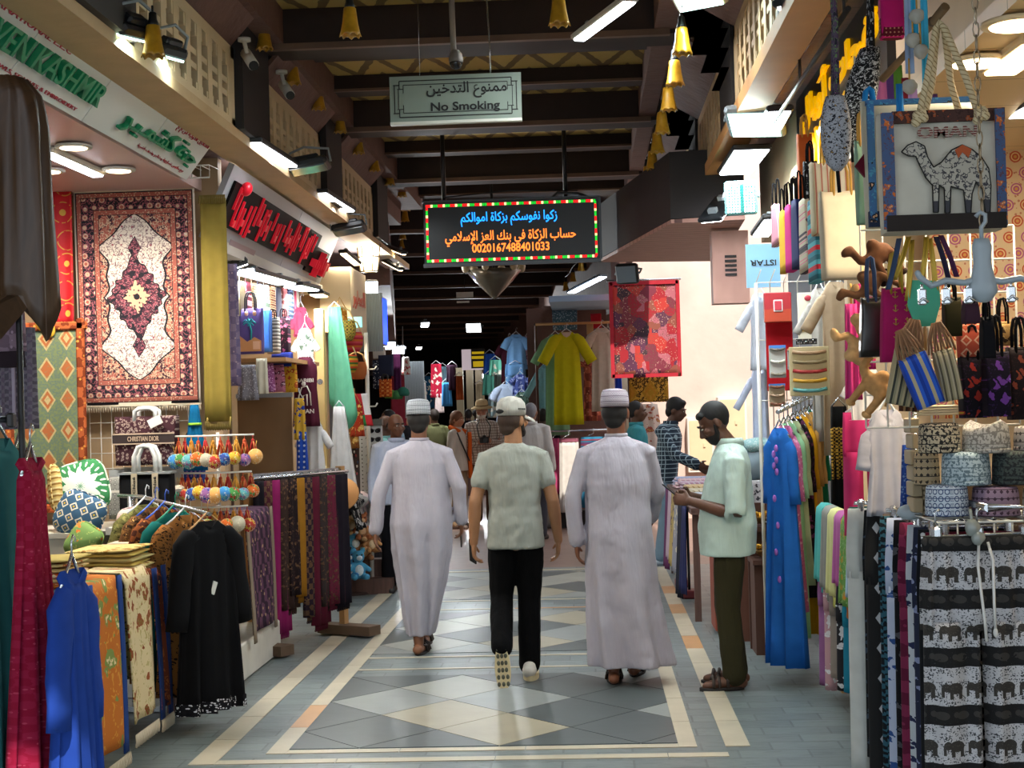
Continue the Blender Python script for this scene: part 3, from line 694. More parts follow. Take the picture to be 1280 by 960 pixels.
def flood(name, p, aim, w, h, label, group=None, lit=None, power=10, col=(.9, .97, 1), case=M_case, yoke=True, roll=0.):
    T = thing(name, label, 'lamp', p, 0, group); a = Vector(aim).normalized(); up = Vector((0, 0, 1)) if abs(a.z) < .95 else Vector((0, 1, 0))
    x = a.cross(up).normalized(); m = face_m((0, 0, 0), x, x.cross(a) if x.cross(a).z > 0 else -x.cross(a))
    if (m.to_3x3() @ Vector((0, -1, 0))).dot(a) < 0: m = m @ Matrix.Rotation(pi, 4, 'Z')
    m = m @ Matrix.Rotation(roll, 4, 'Y')
    q = MB(); q.M = m; q.box((0, .03, 0), (w, .06, h), bev=.015); q.box((0, .075, 0), (w * .6, .04, h * .6), bev=.01); q.build('housing', case, T)
    q = MB(); q.M = m; q.box((0, -.002, 0), (w * .84, .012, h * .8)); q.build('glass', lit or M_glassoff, T)
    if yoke: q = MB(); q.M = m; q.tube([(-w * .54, .03, 0), (-w * .54, .12, h * .1), (0, .16, h * .15), (w * .54, .12, h * .1), (w * .54, .03, 0)], .009, 6); q.build('yoke', M_greycase, T)
    if lit: lamp('glow', 'AREA', a * .03, power, col, w * .8, a, T, h * .75)
    return T
bar_lamp('tube_lamp', G(724, 50, 9.2), G(787, 3, 8.4), .07, 'bright slanted white tube lamp high under the dark beams', power=30, case=M_white)
flood('flood_lamp', G(872, -2, 8.0), (-.3, -.5, -.8), .3, .16, 'greenish lit floodlight at the top edge above the right bells', lit=M_cyan, power=10, col=(.8, 1, .95), case=M_creamy)
bar_lamp('strip_lamp', GX(313, 179, -2.1), GX(362, 209, -2.1), .13, 'long white strip lamp below the left lattice above the red letter sign', 'strip lamps under the left ledge', power=16)
bar_lamp('strip_lamp', GX(398, 242, -2.1), GX(434, 264, -2.1), .13, 'white strip lamp farther along the left ledge beside hooded floodlight', 'strip lamps under the left ledge', power=14)
flood('flood_lamp', G(160, 42, 6.9), (-.5, .3, -.8), .2, .13, 'lit floodlight above the green KASHMIR lettering', lit=M_cyan, power=9, col=(.75, 1, .93))
flood('flood_lamp', G(209, 70, 7.6), (-.4, .2, -.9), .2, .1, 'black floodlight just right of the yellow bell above the ledge', lit=M_cyan, power=3, col=(.85, 1, .95))
flood('flood_lamp', G(385, 212, 10.9), (.15, -.1, -1), .32, .22, 'black hooded floodlight with dim glass under the second left lattice')
flood('flood_lamp', G(437, 289, 13.6), (.15, -.2, -1), .3, .2, 'black hooded floodlight on a bracket above the cream shop sign')
bar_lamp('tube_lamp', G(482, 309, 17), G(505, 318, 16.5), .05, 'short warm tube lamp, upper of two beside the lantern', 'warm tubes by the lantern', M_warmlit, 4, (1, .85, .6))
bar_lamp('tube_lamp', G(480, 327, 17), G(501, 338, 16.5), .05, 'short warm tube lamp, lower of two beside the lantern', 'warm tubes by the lantern', M_warmlit, 4, (1, .85, .6))
bar_lamp('tube_lamp', G(429, 317, 14.2), G(446, 331, 14.6), .06, 'pale tube lamp under the far hooded floodlight', None, M_warmlit, 3, (1, .9, .75))
flood('flood_lamp', G(464, 360, 16.5), (.3, -.9, -.2), .17, .17, 'dazzling white floodlight facing the walkway below the lantern', lit=mat('dazzling_glass', '#f0f8ff', .4, emit=14.), power=40)
# lantern
p = G(461, 320, 15.6); T = thing('street_lantern', 'glowing six-sided lantern with white glass panes on the left wall', 'lantern', p)
mb = MB()
for i in range(6):
    a = i * pi / 3; mb.tube([(.09 * cos(a), .09 * sin(a), -.16), (.12 * cos(a), .12 * sin(a), .13)], .008, 5)
for z, r in ((-.16, .09), (-.01, .105), (.13, .12)):
    mb.tube([(r * cos(i * pi / 3), r * sin(i * pi / 3), z) for i in range(7)], .008, 5)
mb.lathe([(.13, .13), (.08, .19), (.02, .23), (.012, .27)], 6); mb.tube([(0, 0, .25), (-.1, 0, .3), (-.3, 0, .28)], .012, 6); mb.build('frame', mat('lantern_brass', '#8a7a5c', .4, .5), T)
mb = MB(); mb.lathe([(.082, -.155), (.112, .125)], 6); mb.build('glass', mat('lantern_glass', '#fff0d8', .4, emit=5.), T)
lamp('glow', 'POINT', (.0, -.16, -.05), 12, (1, .9, .75), .1, None, T)
# ---- right-hand lamps
flood('flood_lamp', G(943, 156, 9.0), (-.25, -.5, -.85), .34, .24, 'large square floodlight with turquoise rim glow under right ledge', lit=M_cyan, power=18, col=(.8, 1, .97), case=M_greycase, roll=.15)
for (a, b, w, lab) in (((962, 165), (975, 140), .12, 'slim panel lamp behind the large square floodlight'), ((919, 217), (940, 188), .22, 'rectangular white panel lamp above the grid floodlight'), ((889, 277), (909, 243), .22, 'white panel lamp left of the grid floodlight, lowest on the right')):
    low = a[0] < 900; A = G(889, 277, 10.9) if low else GZ(a[0], a[1], 3.3); Bq = G(909, 250, 11.15) if low else GZ(b[0], b[1], 3.3); w = .16 if low else w; bar_lamp('panel_lamp', A, Bq, w, lab, 'white panel lamps under the right soffit', power=16)
p = G(926, 248, 10.3); T = flood('flood_lamp', p, (-.15, -1, -.25), .22, .23, 'square floodlight showing a grid of tiny white lights', lit=mat('grid_glass', '#2f807a', .4, emit=.35), power=1.2, col=(.8, 1, 1), case=mat('aqua_casing', '#7fc4c4', .4))
q = MB()
for i in range(10):
    for j in range(10):
        if i not in (5,): q.box((-.086 + i * .019, -.012, -.086 + j * .019), (.011, .008, .011))
q.M = Matrix(); a = Vector((-.15, -1, -.25)).normalized(); gr = q.build('light_grid', mat('grid_lights', '#ffffff', .4, emit=6.), T); gr.matrix_local = face_m((0, 0, 0), a.cross(Vector((0, 0, 1))), a.cross(Vector((0, 0, 1))).cross(a)) @ Matrix.Rotation(pi, 4, 'Z') 
bar_lamp('strip_lamp', G(851, 260, 12.6), G(884, 242, 11.9), .1, 'slim strip lamp on the dark edge, upper of two left of the grid floodlight', 'slim strips on the right edge', power=6)
bar_lamp('strip_lamp', G(838, 291, 13.6), G(864, 277, 12.9), .1, 'slim strip lamp on the dark edge, lower of two above the plank canopy', 'slim strips on the right edge', power=6)
bar_lamp('panel_lamp', GZ(978, 14, 3.47), GZ(1040, 4, 3.47), .14, 'pinkish white lamp under the right ledge at the top of view', power=10, col=(1, .92, .97))
bar_lamp('strip_lamp', G(951, 295, 9.8), G(966, 275, 9.3), .1, 'thin white lamp behind the rack of hanging bags beside the blue board', power=6)
flood('flood_lamp', G(783, 343, 13.2), (-.3, -1, -.3), .2, .18, 'black square speaker hanging under the plank canopy', case=M_black)  # speaker box modelled with the floodlight body, gives no light
flood('flood_lamp', G(778, 359, 20.5), (-.1, -1, -.2), .1, .1, 'small warm spotlight glowing above the patchwork tapestry', lit=M_warmlit, power=6, col=(1, .85, .6))
bar_lamp('strip_lamp', G(714, 366, 21.4), G(754, 346, 20.8), .12, 'bright blue-white strip lamp above the yellow dress stall', power=16, col=(.75, .88, 1))
flood('flood_lamp', G(592, 410, 34), (-.1, -1, -.3), .38, .24, 'brilliant white floodlight far down the dark passage', lit=mat('dazzling_glass', '#f0f8ff', .4, emit=14.), power=120)
for i, (x, y, Y_) in enumerate(((498, 438, 24), (604, 470, 36), (486, 432, 22))): flood('flood_lamp', G(x, y, Y_), (.2, -.9, -.4), .22, .14, ['white lamp over the small shop front by the blue lit sign', 'faint white lamp low at the far stalls', 'bright lamp over the white lettered bags far left'][i], lit=M_tubew, power=25)
# security cameras on the brown panels
def cctv(p, aim, label):
    T = thing('security_camera', label, 'camera', p); a = Vector(aim).normalized(); m = face_m((0, 0, 0), a.cross(Vector((0, 0, 1))), (0, 0, 1))
    q = MB(); q.tube([-a * .09, a * .09], .034, 12); q.build('body', M_white, T); q = MB(); q.tube([a * .088, a * .1], .03, 12); q.build('lens', M_black, T)
    q = MB(); q.tube([(0, 0, 0), (-.02, 0, .06), (-.03, 0, .11)], .014, 6); q.lathe([(.04, .13), (.04, .11)], 12, c=(-.03, 0, 0)); q.build('mount', M_white, T)
cctv(G(312, 74, 9.1), (.35, -.6, -.5), 'white bullet camera on dark post by the first left lattice')
cctv(G(358, 112, 10.2), (.35, -.6, -.5), 'small white camera on the brown panel above the second lattice')
cctv(G(866, 214, 12.4), (-.5, -.6, -.3), 'white bullet camera on the dark right edge above slim strip lamps')
# ---- shop signs, left
def sign_board(name, label, y0, y1, top, bot, seams, m):
    (xt, zt), (xb, zb) = top, bot; T = thing(name, label, 'sign', ((xt + xb) / 2, (y0 + y1) / 2, (zt + zb) / 2))
    up = Vector((xt - xb, 0, zt - zb)); hh = up.length; M = face_m((0, 0, 0), (0, 1, 0), up); e = [y0] + seams + [y1]
    for i in range(len(e) - 1):
        q = MB(); q.M = M; q.box(((e[i] + e[i+1]) / 2 - (y0 + y1) / 2, .02, 0), (e[i+1] - e[i] - .008, .04, hh)); q.build('panel', m, T)
    return T, M, hh, (y0 + y1) / 2
T, M, hh, ym = sign_board('shop_sign', 'white tilted shop sign with green KASHMIR lettering and Arabic', 4.6, 9.5, (-2.32, 3.43), (-2.5, 3.2), [5.6, 6.5, 7.5, 8.52], M_panelw)
M_green = mat('green_letters', '#0f8a5c', .4); M_red = mat('red_letters', '#b0303f', .5)
def on(y, z=0., off=.004): return M @ Matrix.Translation((y - ym, -off, z))
text('green_lettering', 'HEAVEN', .82, hh * .40, M_green, T, on(6.07, .01, .02), .03, bold=.01); text('green_lettering', 'KASHMIR', .92, hh * .40, M_green, T, on(7.02, .01, .02), .03, bold=.01)
text('green_lettering', 'جنة كشمـيـر', 1.42, hh * .5, M_green, T, on(8.62, -.01, .02), .03, ar=True, bold=.012)
text('red_lettering', 'INTERNATIONAL L.L.C', 1.1, .035, M_red, T, on(6.35, .115)); text('red_lettering', 'CASHMERE SHAWLS, SCARVES & EMBROIDERY', 1.5, .022, M_red, T, on(6.6, -.11))
text('red_lettering', 'القناديل الدولية ش م م', .72, .045, M_red, T, on(9.1, .1), ar=True); text('red_lettering', 'بيع ملابس نسائية وخناجر وتحف فضية', .95, .03, M_red, T, on(8.85, -.11), ar=True)
T, M, hh, ym = sign_board('shop_sign', 'grey tilted shop sign with raised red letters on a black panel', 9.98, 14.25, (-2.3, 3.37), (-2.52, 2.88), [12.4], mat('grey_sign_sheet', '#a5a7ad', .4))
q = MB(); q.M = M; q.box((-.35, -.012, 0.02), (3.3, .02, hh * .58)); q.box((1.55, -.012, -.05), (.8, .02, hh * .45)); q.build('black_panel', mat('gloss_black', '#0a090a', .6, spec=.1), T)
M_redl = mat('red_sign_letters', '#e0132c', .4, emit=.12)
q = MB(); random.seed(8); x = -1.85; q.M = M
while x < 1.15:
    hgt = hh * random.uniform(.25, .5); z = .02 + random.uniform(-.06, .06)
    q.box((x, -.026, z), (.016, .026, hgt), bev=.002)
    if random.random() < .5: q.box((x + .03, -.03, z + random.uniform(-.12, .12)), (.06, .03, random.choice([.02, .05])), bev=.002)
    x += random.uniform(.08, .17)
x = 1.25
while x < 1.95: q.box((x, -.045, -.07 + random.uniform(-.06, .06)), (random.choice([.014, .09]), .07, random.uniform(.05, .16)), bev=.002); x += .1
q.ell((-1.8, -.05, hh * .3), (.05, .04, .05)); q.build('red_lettering', M_redl, T)
q = MB(); q.M = M; q.box((-1.1, -.004, -hh * .42), (.8, .006, .06)); q.build('faint_stamp', mat('faint_pink', '#a48c92', .5), T)
T = thing('shop_sign', 'cream box sign with orange lettering beyond the red letter sign', 'sign', (-2.38, 14.9, 2.78))
q = MB(); q.box((0, 0, 0), (.3, 1.0, .62)); q.build('sign_box', mat('cream_box', '#d8c6a0', .5), T)
m2 = face_m((.152, 0, 0), (0, 1, 0), (0, 0, 1)); 
text('orange_lettering', 'العطور', .8, .2, mat('orange_letters', '#d0532a', .5), T, m2 @ Matrix.Translation((0, -.002, .02)), ar=True, bold=.02)
T = thing('shop_sign', 'narrow glowing blue vertical sign on the left past the cream sign', 'sign', G(476, 402, 18.2))
q = MB(); q.box((0, 0, 0), (.08, .5, .58)); q.build('sign_box', M_greycase, T); q = MB(); q.box((.045, 0, 0), (.012, .46, .54)); q.build('lit_face', mat('blue_lit', '#1a45ff', .4, emit=2.2), T); q = MB(); q.box((0, -.255, 0), (.06, .012, .56)); q.build('lit_edge', mat('pale_blue_lit', '#9fd0ff', .4, emit=4.), T)
q = MB(); p0 = G(441, 440, 16.2); p1 = G(477, 366, 16.2)
q.bb((p0.x, 16.2, p0.z), (p1.x, 16.25, p1.z)); 
for i in range(14): q.bb((p0.x + (p1.x - p0.x) * i / 14, 16.18, p0.z), (p0.x + (p1.x - p0.x) * (i + .5) / 14, 16.21, p1.z))
tag(q.build('metal_shutter', mat('shutter_metal', '#7b858a', .4, .5)), 'grey ribbed metal shutter panel behind the cream box sign', 'shutter')
# ---- signs, right
T = thing('shop_sign', 'black shop sign with large yellow raised Arabic and English letters', 'sign', (1.395, 8.3, 3.3)); M = face_m((0, 0, 0), (0, -1, 0), (0, 0, 1))
q = MB(); q.M = M; q.box((0, .005, .0), (2.9, .04, .6)); q.build('sign_board', mat('sign_black', '#17171a', .4), T)
M_yel = mat('yellow_letters', '#f5b400', .4, emit=.6)
text('yellow_lettering', 'نفحات أوبال', 2.5, .25, M_yel, T, M @ Matrix.Translation((.05, -.022, .145)), .02, ar=True, bold=.035)
text('yellow_lettering', 'ROYAL OPAL', 2.5, .25, M_yel, T, M @ Matrix.Translation((.05, -.022, -.14)), .02, bold=.03)
p = G(954, 332, 10.7); T = thing('advert_board', 'pale blue board with upside-down black lettering near hanging bags', 'sign', p)
q = MB(); q.box((0, .01, 0), (S(42, 10.7), .02, S(54, 10.7))); q.build('board', mat('pale_blue_board', '#8fc3e6', .4), T)
text('lettering', 'ISTAR', .18, .04, M_ink, T, Matrix.Translation((.0, -.004, .02)) @ Matrix.Rotation(pi, 4, 'Y'), bold=.01)
p = G(912, 335, 11.9); T = thing('wall_cabinet', 'pinkish wooden bulkhead box with a small dark vent, beside the blue board', 'box', p)
q = MB(); q.box((0, .0, 0), (.28, .2, .56)); q.build('box_body', M_pink, T); q = MB()
for i in range(5): q.box((.0, -.105, -.06 + i * .035), (.09, .012, .02))
q.build('vent', M_dark, T)
# meter boxes on the sunny wall
for (x0, y0, x1, y1, lab) in ((896, 496, 934, 560, 'grey metal meter box on the sunny wall, right one'), (858, 522, 893, 590, 'pale low meter box on the sunny wall, left one')):
    a = G(x0, y0, 22.4); b = G(x1, y1, 22.4); T = thing('meter_box', lab, 'meter box', ((a.x + b.x) / 2, 22.4, (a.z + b.z) / 2))
    q = MB(); q.box((0, 0, 0), (b.x - a.x, .2, a.z - b.z), bev=.01); q.build('box_body', M_white, T); q = MB(); q.box((0, -.105, 0), ((b.x - a.x) * .85, .012, (a.z - b.z) * .88)); q.box((.05, -.115, .0), (.03, .02, .06)); q.build('door', M_creamy, T)
# ================================================================ GOODS ON THE LEFT
random.seed(11)
def cloth_panel(name, label, cat, a, b, Y, m, wave=.01, k=3., t=.008, group=None, skew=0., hem=0.):
    """cloth hung flat, seen from pixel corner a to corner b at depth Y"""
    p = G(a[0], a[1], Y); q = G(b[0], b[1], Y); w = q.x - p.x; h = p.z - q.z
    T = thing(name, label, cat, ((p.x + q.x) / 2, Y, p.z), 0, group)
    mb = MB(); mb.sheet(lambda u, v: ((u - .5) * w + skew * v, wave * sin(u * pi * 2 * k + v) * (.3 + v) , -h * v - hem * v * sin(u * 5.)), max(8, int(k * 10)), 12, t, uvs=(w, -h)); mb.build('cloth', m, T)
    return T, w, h
# ---- the big patterned rug
def rug_fn(ratio, cols):
    nav, rust, ivory, plum, gold, rose = [C(c) for c in cols]
    def f(nb):
        u, v = nb.uv(); V = nb.vec(u, v); vy = v * -1.
        b = (u.mn(1. - u)).mn(vy.mn(ratio - vy))
        d1, c1 = nb.vor(V, 34.); d2, c2 = nb.vor(V, 13., .25); d3, _ = nb.vor(V, 60.); n = nb.noise(V, 30., 2.); n2 = nb.noise(V, 18., 3.)
        x = (u - .5).abs(); y = (vy - ratio / 2).abs()
        ang = (vy - ratio / 2).atan2(u - .5)
        vein = ((n - .5).abs() < .03)
        # ivory field with tracery
        field = nb.mix(vein.mx(d1 < .17), ivory, C('#7d6468')); field = nb.mix((d2 < .12), field, rose)
        # corner spandrels
        lob = (y * 9.).sin() * .028 + (y * 27.).sin() * .012
        edge = x + (y - ratio * .5 + .47).mx(0.) * 1.05 + lob * 1.6
        span = nb.mix((d1 < .26).mx(vein), nb.mix(n2 > .52, rust, plum), gold); sp = edge > .27
        field = nb.mix(sp, field, span); field = nb.mix(((edge - .27).abs()) < .008, field, nav)
        # medallion
        wob = (ang * 16.).sin() * .016 + (ang * 8.).sin() * .012
        md = x * 1.08 + y * .72 + wob * .9
        dark = nb.mix((d1 < .3).mx(vein), plum, rose); dark = nb.mix(d3 < .15, dark, ivory); dark = nb.mix(n2 > .56, dark, nav)
        field = nb.mix(md < .262, field, nav); field = nb.mix(md < .25, field, dark)
        md2 = x * 1.05 + y * .82 + wob * .7
        field = nb.mix(md2 < .115, field, nav); field = nb.mix(md2 < .108, field, nb.mix(d1 < .26, C('#d9a184'), plum)); field = nb.mix(hyp(x, y) < .025, field, nav)
        pd = x * 1.5 + (y - .40).abs() * .85 + wob * .5; field = nb.mix(pd < .085, field, nav); field = nb.mix(pd < .076, field, dark)
        # borders
        g1 = nb.mix(d3 < .3, rust, gold); mainb = nb.mix(d2 < .3, nb.mix(vein.mx(d1 < .2), nav, rose), nb.mix(d1 < .25, gold, ivory)); mainb = nb.mix((d2 < .18), mainb, rust); mainb = nb.mix((d2 < .36) * (d2 > .31), mainb, rose)
        o = nb.mix(b < .205, field, nav); o = nb.mix(b < .2, o, g1); o = nb.mix(b < .162, o, nav); o = nb.mix(b < .155, o, mainb); o = nb.mix(b < .062, o, nav)
        o = nb.mix(b < .056, o, g1); o = nb.mix(b < .022, o, nav); o = nb.mix(u.mn(1. - u) < .012, o, C('#cdbfae')); return o
    return f
pa = G(92, 240, 9.85); pb = G(249, 503, 9.85); w = pb.x - pa.x; h = pa.z - pb.z; ratio = h / w
M_rug = mat('persian_rug_pile', None, .9, fn=rug_fn(ratio, ('#15111b', '#a0584a', '#d6cabb', '#43202f', '#c4a488', '#96525c')))
T = thing('persian_rug', 'large fringed oriental rug with ivory field and dark medallion hung on wall', 'rug', ((pa.x + pb.x) / 2, 9.85, pa.z))
mb = MB(); mb.sheet(lambda u, v: ((u - .5) * w + .012 * v, .008 * sin(u * 9 + v * 3) * v, -h * v), 24, 30, .014, uvs=(1, -ratio)); mb.build('pile', M_rug, T)
q = MB(); fringe(q, -w/2 + .01, w/2 + .01, -h, .05, 80, 0, 0, .004); q.box((0.012, 0, -h + .0), (w, .02, .025)); q.build('fringe', mat('fringe_wool', '#cfc0a6', .9), T)
q = MB(); q.box((0, 0, .015), (w, .018, .05)); q.build('top_band', mat('fringe_wool', '#cfc0a6', .9), T)
for i in range(9):
    q = MB(); x = -w/2 + w * (i + .5) / 9; q.box((x, -.015, .02), (.03, .02, .03), bev=.004); q.tube([(x, 0, .03), (x, .0, .09)], .004, 5); q.build('clip', M_black, T)
# wire grid behind the bags
a = G(112, 510, 9.93); b = G(252, 640, 9.93); T = thing('wire_grid', 'white wire display grid on the tan wall below the rug', 'grid', ((a.x + b.x) / 2, 9.93, b.z)); q = MB(); gw, gh = b.x - a.x, a.z - b.z
for i in range(11): x = -gw/2 + gw * i / 10; q.tube([(x, 0, 0), (x, 0, gh)], .003, 5)
for i in range(8): z = gh * i / 7; q.tube([(-gw/2, 0, z), (gw/2, 0, z)], .003, 5)
q.build('wire_mesh', M_wire, T)
a = G(85, 228, 9.7); b = G(262, 224, 9.7); T = thing('wire_shelf', 'white wire rack above the rug with small black hooks', 'rack', ((a.x + b.x) / 2, 9.7, a.z)); q = MB(); L = b.x - a.x
for z in (0, .08): q.tube([(-L/2, 0, z), (L/2, 0, z)], .005, 6); 
for i in range(17): x = -L/2 + L * i / 16; q.tube([(x, 0, 0), (x, 0, .08), (x, .25, .09)], .003, 5)
q.build('wire_mesh', M_wire, T)
# red bed cloth, tapestry, gold shawl
M_redgold = mat('red_gold_brocade', None, .7, fn=lambda nb: nb.mix(nb.vor(nb.vec(*nb.uv()), 6., .2)[0] < .16, nb.mix(((nb.vor(nb.vec(*nb.uv()), 6., .2)[0] - .42).abs() < .02) * (nb.noise(nb.vec(*nb.uv()), 30.) > .45), C('#c01420'), C('#c99a3c')), C('#d9ad45')))
cloth_panel('brocade_cloth', 'bright red cloth with gold flower dots hung left of the rug', 'cloth', (46, 240), (93, 408), 9.8, M_redgold, .015, 1.5)
T, w, h = cloth_panel('tapestry', 'olive tapestry with orange and cream diamonds in a rust border', 'tapestry', (6, 406), (110, 640), 9.55, fab('diamond', '#6a7350', '#9a5a34', '#59685a', '#a89468', s=1.5), .008, 2)
M_bord = fab('damask', '#a0522c', '#6e3018', '#c98a3c', s=1.6)
for nm, bx in (('border_band', [(-w/2, -.02), (w/2, -.02)]), ('border_band', [(-w/2 + .02, 0), (-w/2 + .02, -h)]), ('border_band', [(w/2 - .02, 0), (w/2 - .02, -h)]), ('border_band', [(-w/2, -h + .03), (w/2, -h + .03)])):
    q = MB(); (x0, z0), (x1, z1) = bx; q.box(((x0 + x1) / 2, -.01, (z0 + z1) / 2), (abs(x1 - x0) + .055, .03, abs(z1 - z0) + .055), bev=.01); q.build(nm, M_bord, T)
q = MB(); q.ell((0, -.02, .0), (.05, .025, .05)); q.ell((.05, -.02, -.04), (.03, .02, .05)); q.build('tassel', mat('gold_tassel', '#c79a2a', .6), T)
p = G(266, 248, 9.75); T = thing('shawl', 'long olive gold shawl with fringed ends hanging right of the rug', 'shawl', p)
q = MB(); hang(q, .17, .175, 1.45, .03, 2.2, .008, .4); q.build('cloth', fab('plain', '#857333'), T)
q = MB(); fringe(q, -.085, .085, -1.42, .09, 40, 0, 0, .003); fringe(q, -.085, .085, .02, .06, 30, -.02, 0, .004); q.build('fringe', mat('olive_fringe', '#7d6a2e', .9), T)
p = G(288, 330, 10.1); T = thing('shawl', 'narrow mauve grey shawl hanging in the gap beside the olive gold shawl', 'shawl', p); q = MB(); hang(q, .09, .11, .82, .03, 2, .01, 1.); q.build('cloth', fab('damask', '#5f5470', '#77687f', '#9a8a94', s=2), T)
# ---- brown shawls on a stand, nearest left
p = G(17, 100, 5.2); T = thing('shawl', 'shiny dark brown shawl draped over a rounded stand, nearest on the left', 'shawl', p)
q = MB(); rings = []; uvs = []; n = 48
for r in range(15):
    f = r / 14; z = -.80 * f; hw = .085 + .02 * min(1, f * 5) + .02 * f
    if f < .08: hw *= (.55 + .45 * f / .08)
    ring = []
    for i in range(n):
        a = 2*pi*i/n; fold = 1 + .13 * min(1, f * 3) * sin(7 * a) + .05 * sin(13 * a + f * 4)
        point = (.16 * max(0, cos(2 * a + .8)) - .04) * max(0, f - .75) / .25
        ring.append((hw * cos(a) * fold, .09 * sin(a) * fold, z - point)); uvs.append((hw * a, z))
    rings.append(ring)
q.loft(rings, 0, True, True, uvs); q.build('cloth', mat('brown_silk', None, .42, fn=lambda nb: nb.mix(nb.noise(nb.vec(nb.uv()[0] * 6., nb.uv()[1]), 5.), C('#22140b'), C('#563c26'))), T)
q = MB(); q.tube([(0, 0, -.02), (0, 0, -p.z)], .012, 8); q.box((0, 0, .015 - p.z), (.3, .3, .03)); q.build('stand', M_black, T)
p = G(6, 300, 5.6); T = thing('shawl', 'lilac grey shawl with dark trim hanging behind the brown shawl', 'shawl', p); q = MB(); hang(q, .12, .14, .42, .04, 2, .012); q.build('cloth', fab('damask', '#6d5a66', '#8a7482', '#a88fa0', s=2.), T); q = MB(); hang(q, .13, .13, .06, .045, 2, .012, top=-.42); q.build('trim', fab('plain', '#2a2026'), T)
p = G(20, 410, 6.2); T = thing('shawl', 'folded purple grey patterned shawl with pale stripe near tapestry', 'shawl', p); q = MB(); hang(q, .16, .17, .42, .05, 2, .01); q.build('cloth', fab('ikat', '#5a5460', '#77707c', '#6b5f70', s=2.), T); q = MB(); q.box((.0, -.04, -.21), (.012, .012, .4)); q.build('stripe', fab('plain', '#a79bab'), T)
# ---- near rack of long garments
Yn = 5.1
a = G(-60, 520, Yn); b = G(30, 538, Yn); T = thing('clothes_rail', 'dark clothes rail with black clips at the left edge', 'rack', (b.x, Yn, 0))
q = MB(); q.tube([(a.x - b.x, 0, .02), (a.x - b.x, 0, a.z), (-.03, 0, a.z - .02)], .014, 8); q.box((a.x - b.x, 0, .02), (.05, .5, .04)); q.build('rail', mat('rail_dark', '#2c2f33', .4, .6), T)
for i in range(3): q = MB(); q.box((a.x - b.x + .06 + i * .075, -.01, a.z - .02), (.025, .04, .05), bev=.006); q.build('clip', M_black, T)
def near(px, py, m, lab, L, rz, sh=.17, hem=.2, slv=.35, dy=0.): return garment('dress', lab, 'dress', G(px, py, Yn + dy), R(rz), m, L, sh, hem, slv, .06, 86, 'garments on the near left rail', folds=4, amp=.022, hm=M_chrome)
near(-2, 548, fab('plain', '#2f6d70'), 'dark teal long dress, leftmost on the near left rail', 1.15, 84, dy=.1)
near(24, 560, fab('plain', '#5c4430'), 'brown long dress between teal and maroon ones on near rail', 1.2, 84, .1, .12, 0, dy=.3)
near(38, 572, fab('damask', '#86102f', '#8f1a3a', '#a83a54', s=4.), 'maroon long dress with fine red embroidery on near rail', 1.25, 82, .075, .15, 0)
near(90, 712, fab('plain', '#1f3f92'), 'royal blue garment with rounded shoulder, rightmost of the near rail', .95, 80, .09, .13, .4, dy=-.1)
# ---- counter with pillows and branded bags
mb = MB(); a = G(40, 650, 9.3); q = MB(); q.bb((-3.7, 8.9, 0), (-2.55, 9.8, 1.02), bev=.01); T = thing('display_counter', 'cream display counter under the branded bags and pillows', 'counter', (-3.42, 9.35, 0)); q = MB(); q.box((0, 0, .5), (.98, .9, 1.0), bev=.01); q.build('counter_body', M_white, T); q = MB(); q.box((0, 0, 1.015), (1.02, .94, .03)); q.build('counter_top', mat('counter_top', '#c9c2b2', .4), T)
def tote(name, label, a, b, Y, m, d=.14, group=None, handle=None, hh=.1, trim=None, taper=.96, hr=.008, hspan=.4, cat='bag'):
    p = G(a[0], a[1], Y); r = G(b[0], b[1], Y); w = r.x - p.x; h = p.z - r.z
    T = thing(name, label, cat, ((p.x + r.x) / 2, Y, r.z), 0, group); q = MB(); rings = []; uv = []; n = 32
    for k in range(9):
        f = k / 8; bul = sin(pi * f) * .012; ring = []
        for i in range(n):
            t = 2*pi*i/n; c, s_ = cos(t), sin(t); x = math.copysign(abs(c) ** .22, c) * (w/2 * (taper + (1 - taper) * f)); y = math.copysign(abs(s_) ** .3, s_) * (d/2 * (1 - .35 * f) + bul)
            ring.append((x, y, h * f - (.012 * (1 - abs(c)) if k == 8 else 0))); uv.append((x + w/2, h * f - h))
        rings.append(ring)
    q.loft(rings, 0, True, True, uv); q.build('bag_body', m, T)
    if handle:
        for y in (-d * .3, d * .3):
            q = MB(); x = w * hspan / 2; q.tube([(-x, y, h - .03), (-x * .95, y, h + hh * .6), (-x * .55, y, h + hh * .95), (0, y, h + hh), (x * .55, y, h + hh * .95), (x * .95, y, h + hh * .6), (x, y, h - .03)], hr, 8); q.build('handle', handle, T)
    return T, w, h, d
M_wrap = mat('plastic_wrap', '#dcdcd8', .3); M_obl = fab('leopard', '#3d2228', '#8e7c74', s=1.6)
T, w, h, d = tote('tote_bag', 'dark burgundy patterned book tote with CHRISTIAN DIOR band', (145, 521), (224, 580), 9.55, M_obl, .16, None, M_wrap, .05, hr=.014, hspan=.34)
q = MB(); q.box((0, -.088, h * .54), (w * .99, .012, h * .17)); q.build('name_band', mat('band_brown', '#2a1a18', .7), T)
q = MB(); 
for z in (.64, .44): q.box((0, -.091, h * z), (w * .99, .012, .008))
q.build('band_edge', mat('band_cream', '#b9a088', .7), T)
text('lettering', 'CHRISTIAN DIOR', w * .5, h * .1, mat('band_cream', '#b9a088', .7), T, Matrix.Translation((0, -.097, h * .54)), bold=.01)
q = MB(); q.box((.08, -.1, h * .88), (.085, .012, .055), rot=Matrix.Rotation(R(-25), 3, 'Y')); q.build('price_tag', mat('paper_white', '#dcdad2', .7), T)
q = MB(); q.box((0, 0, -.16), (w + .1, .3, .02)); q.box((0, .1, -.09), (w, .02, .15)); q.build('shelf_board', M_white, T)
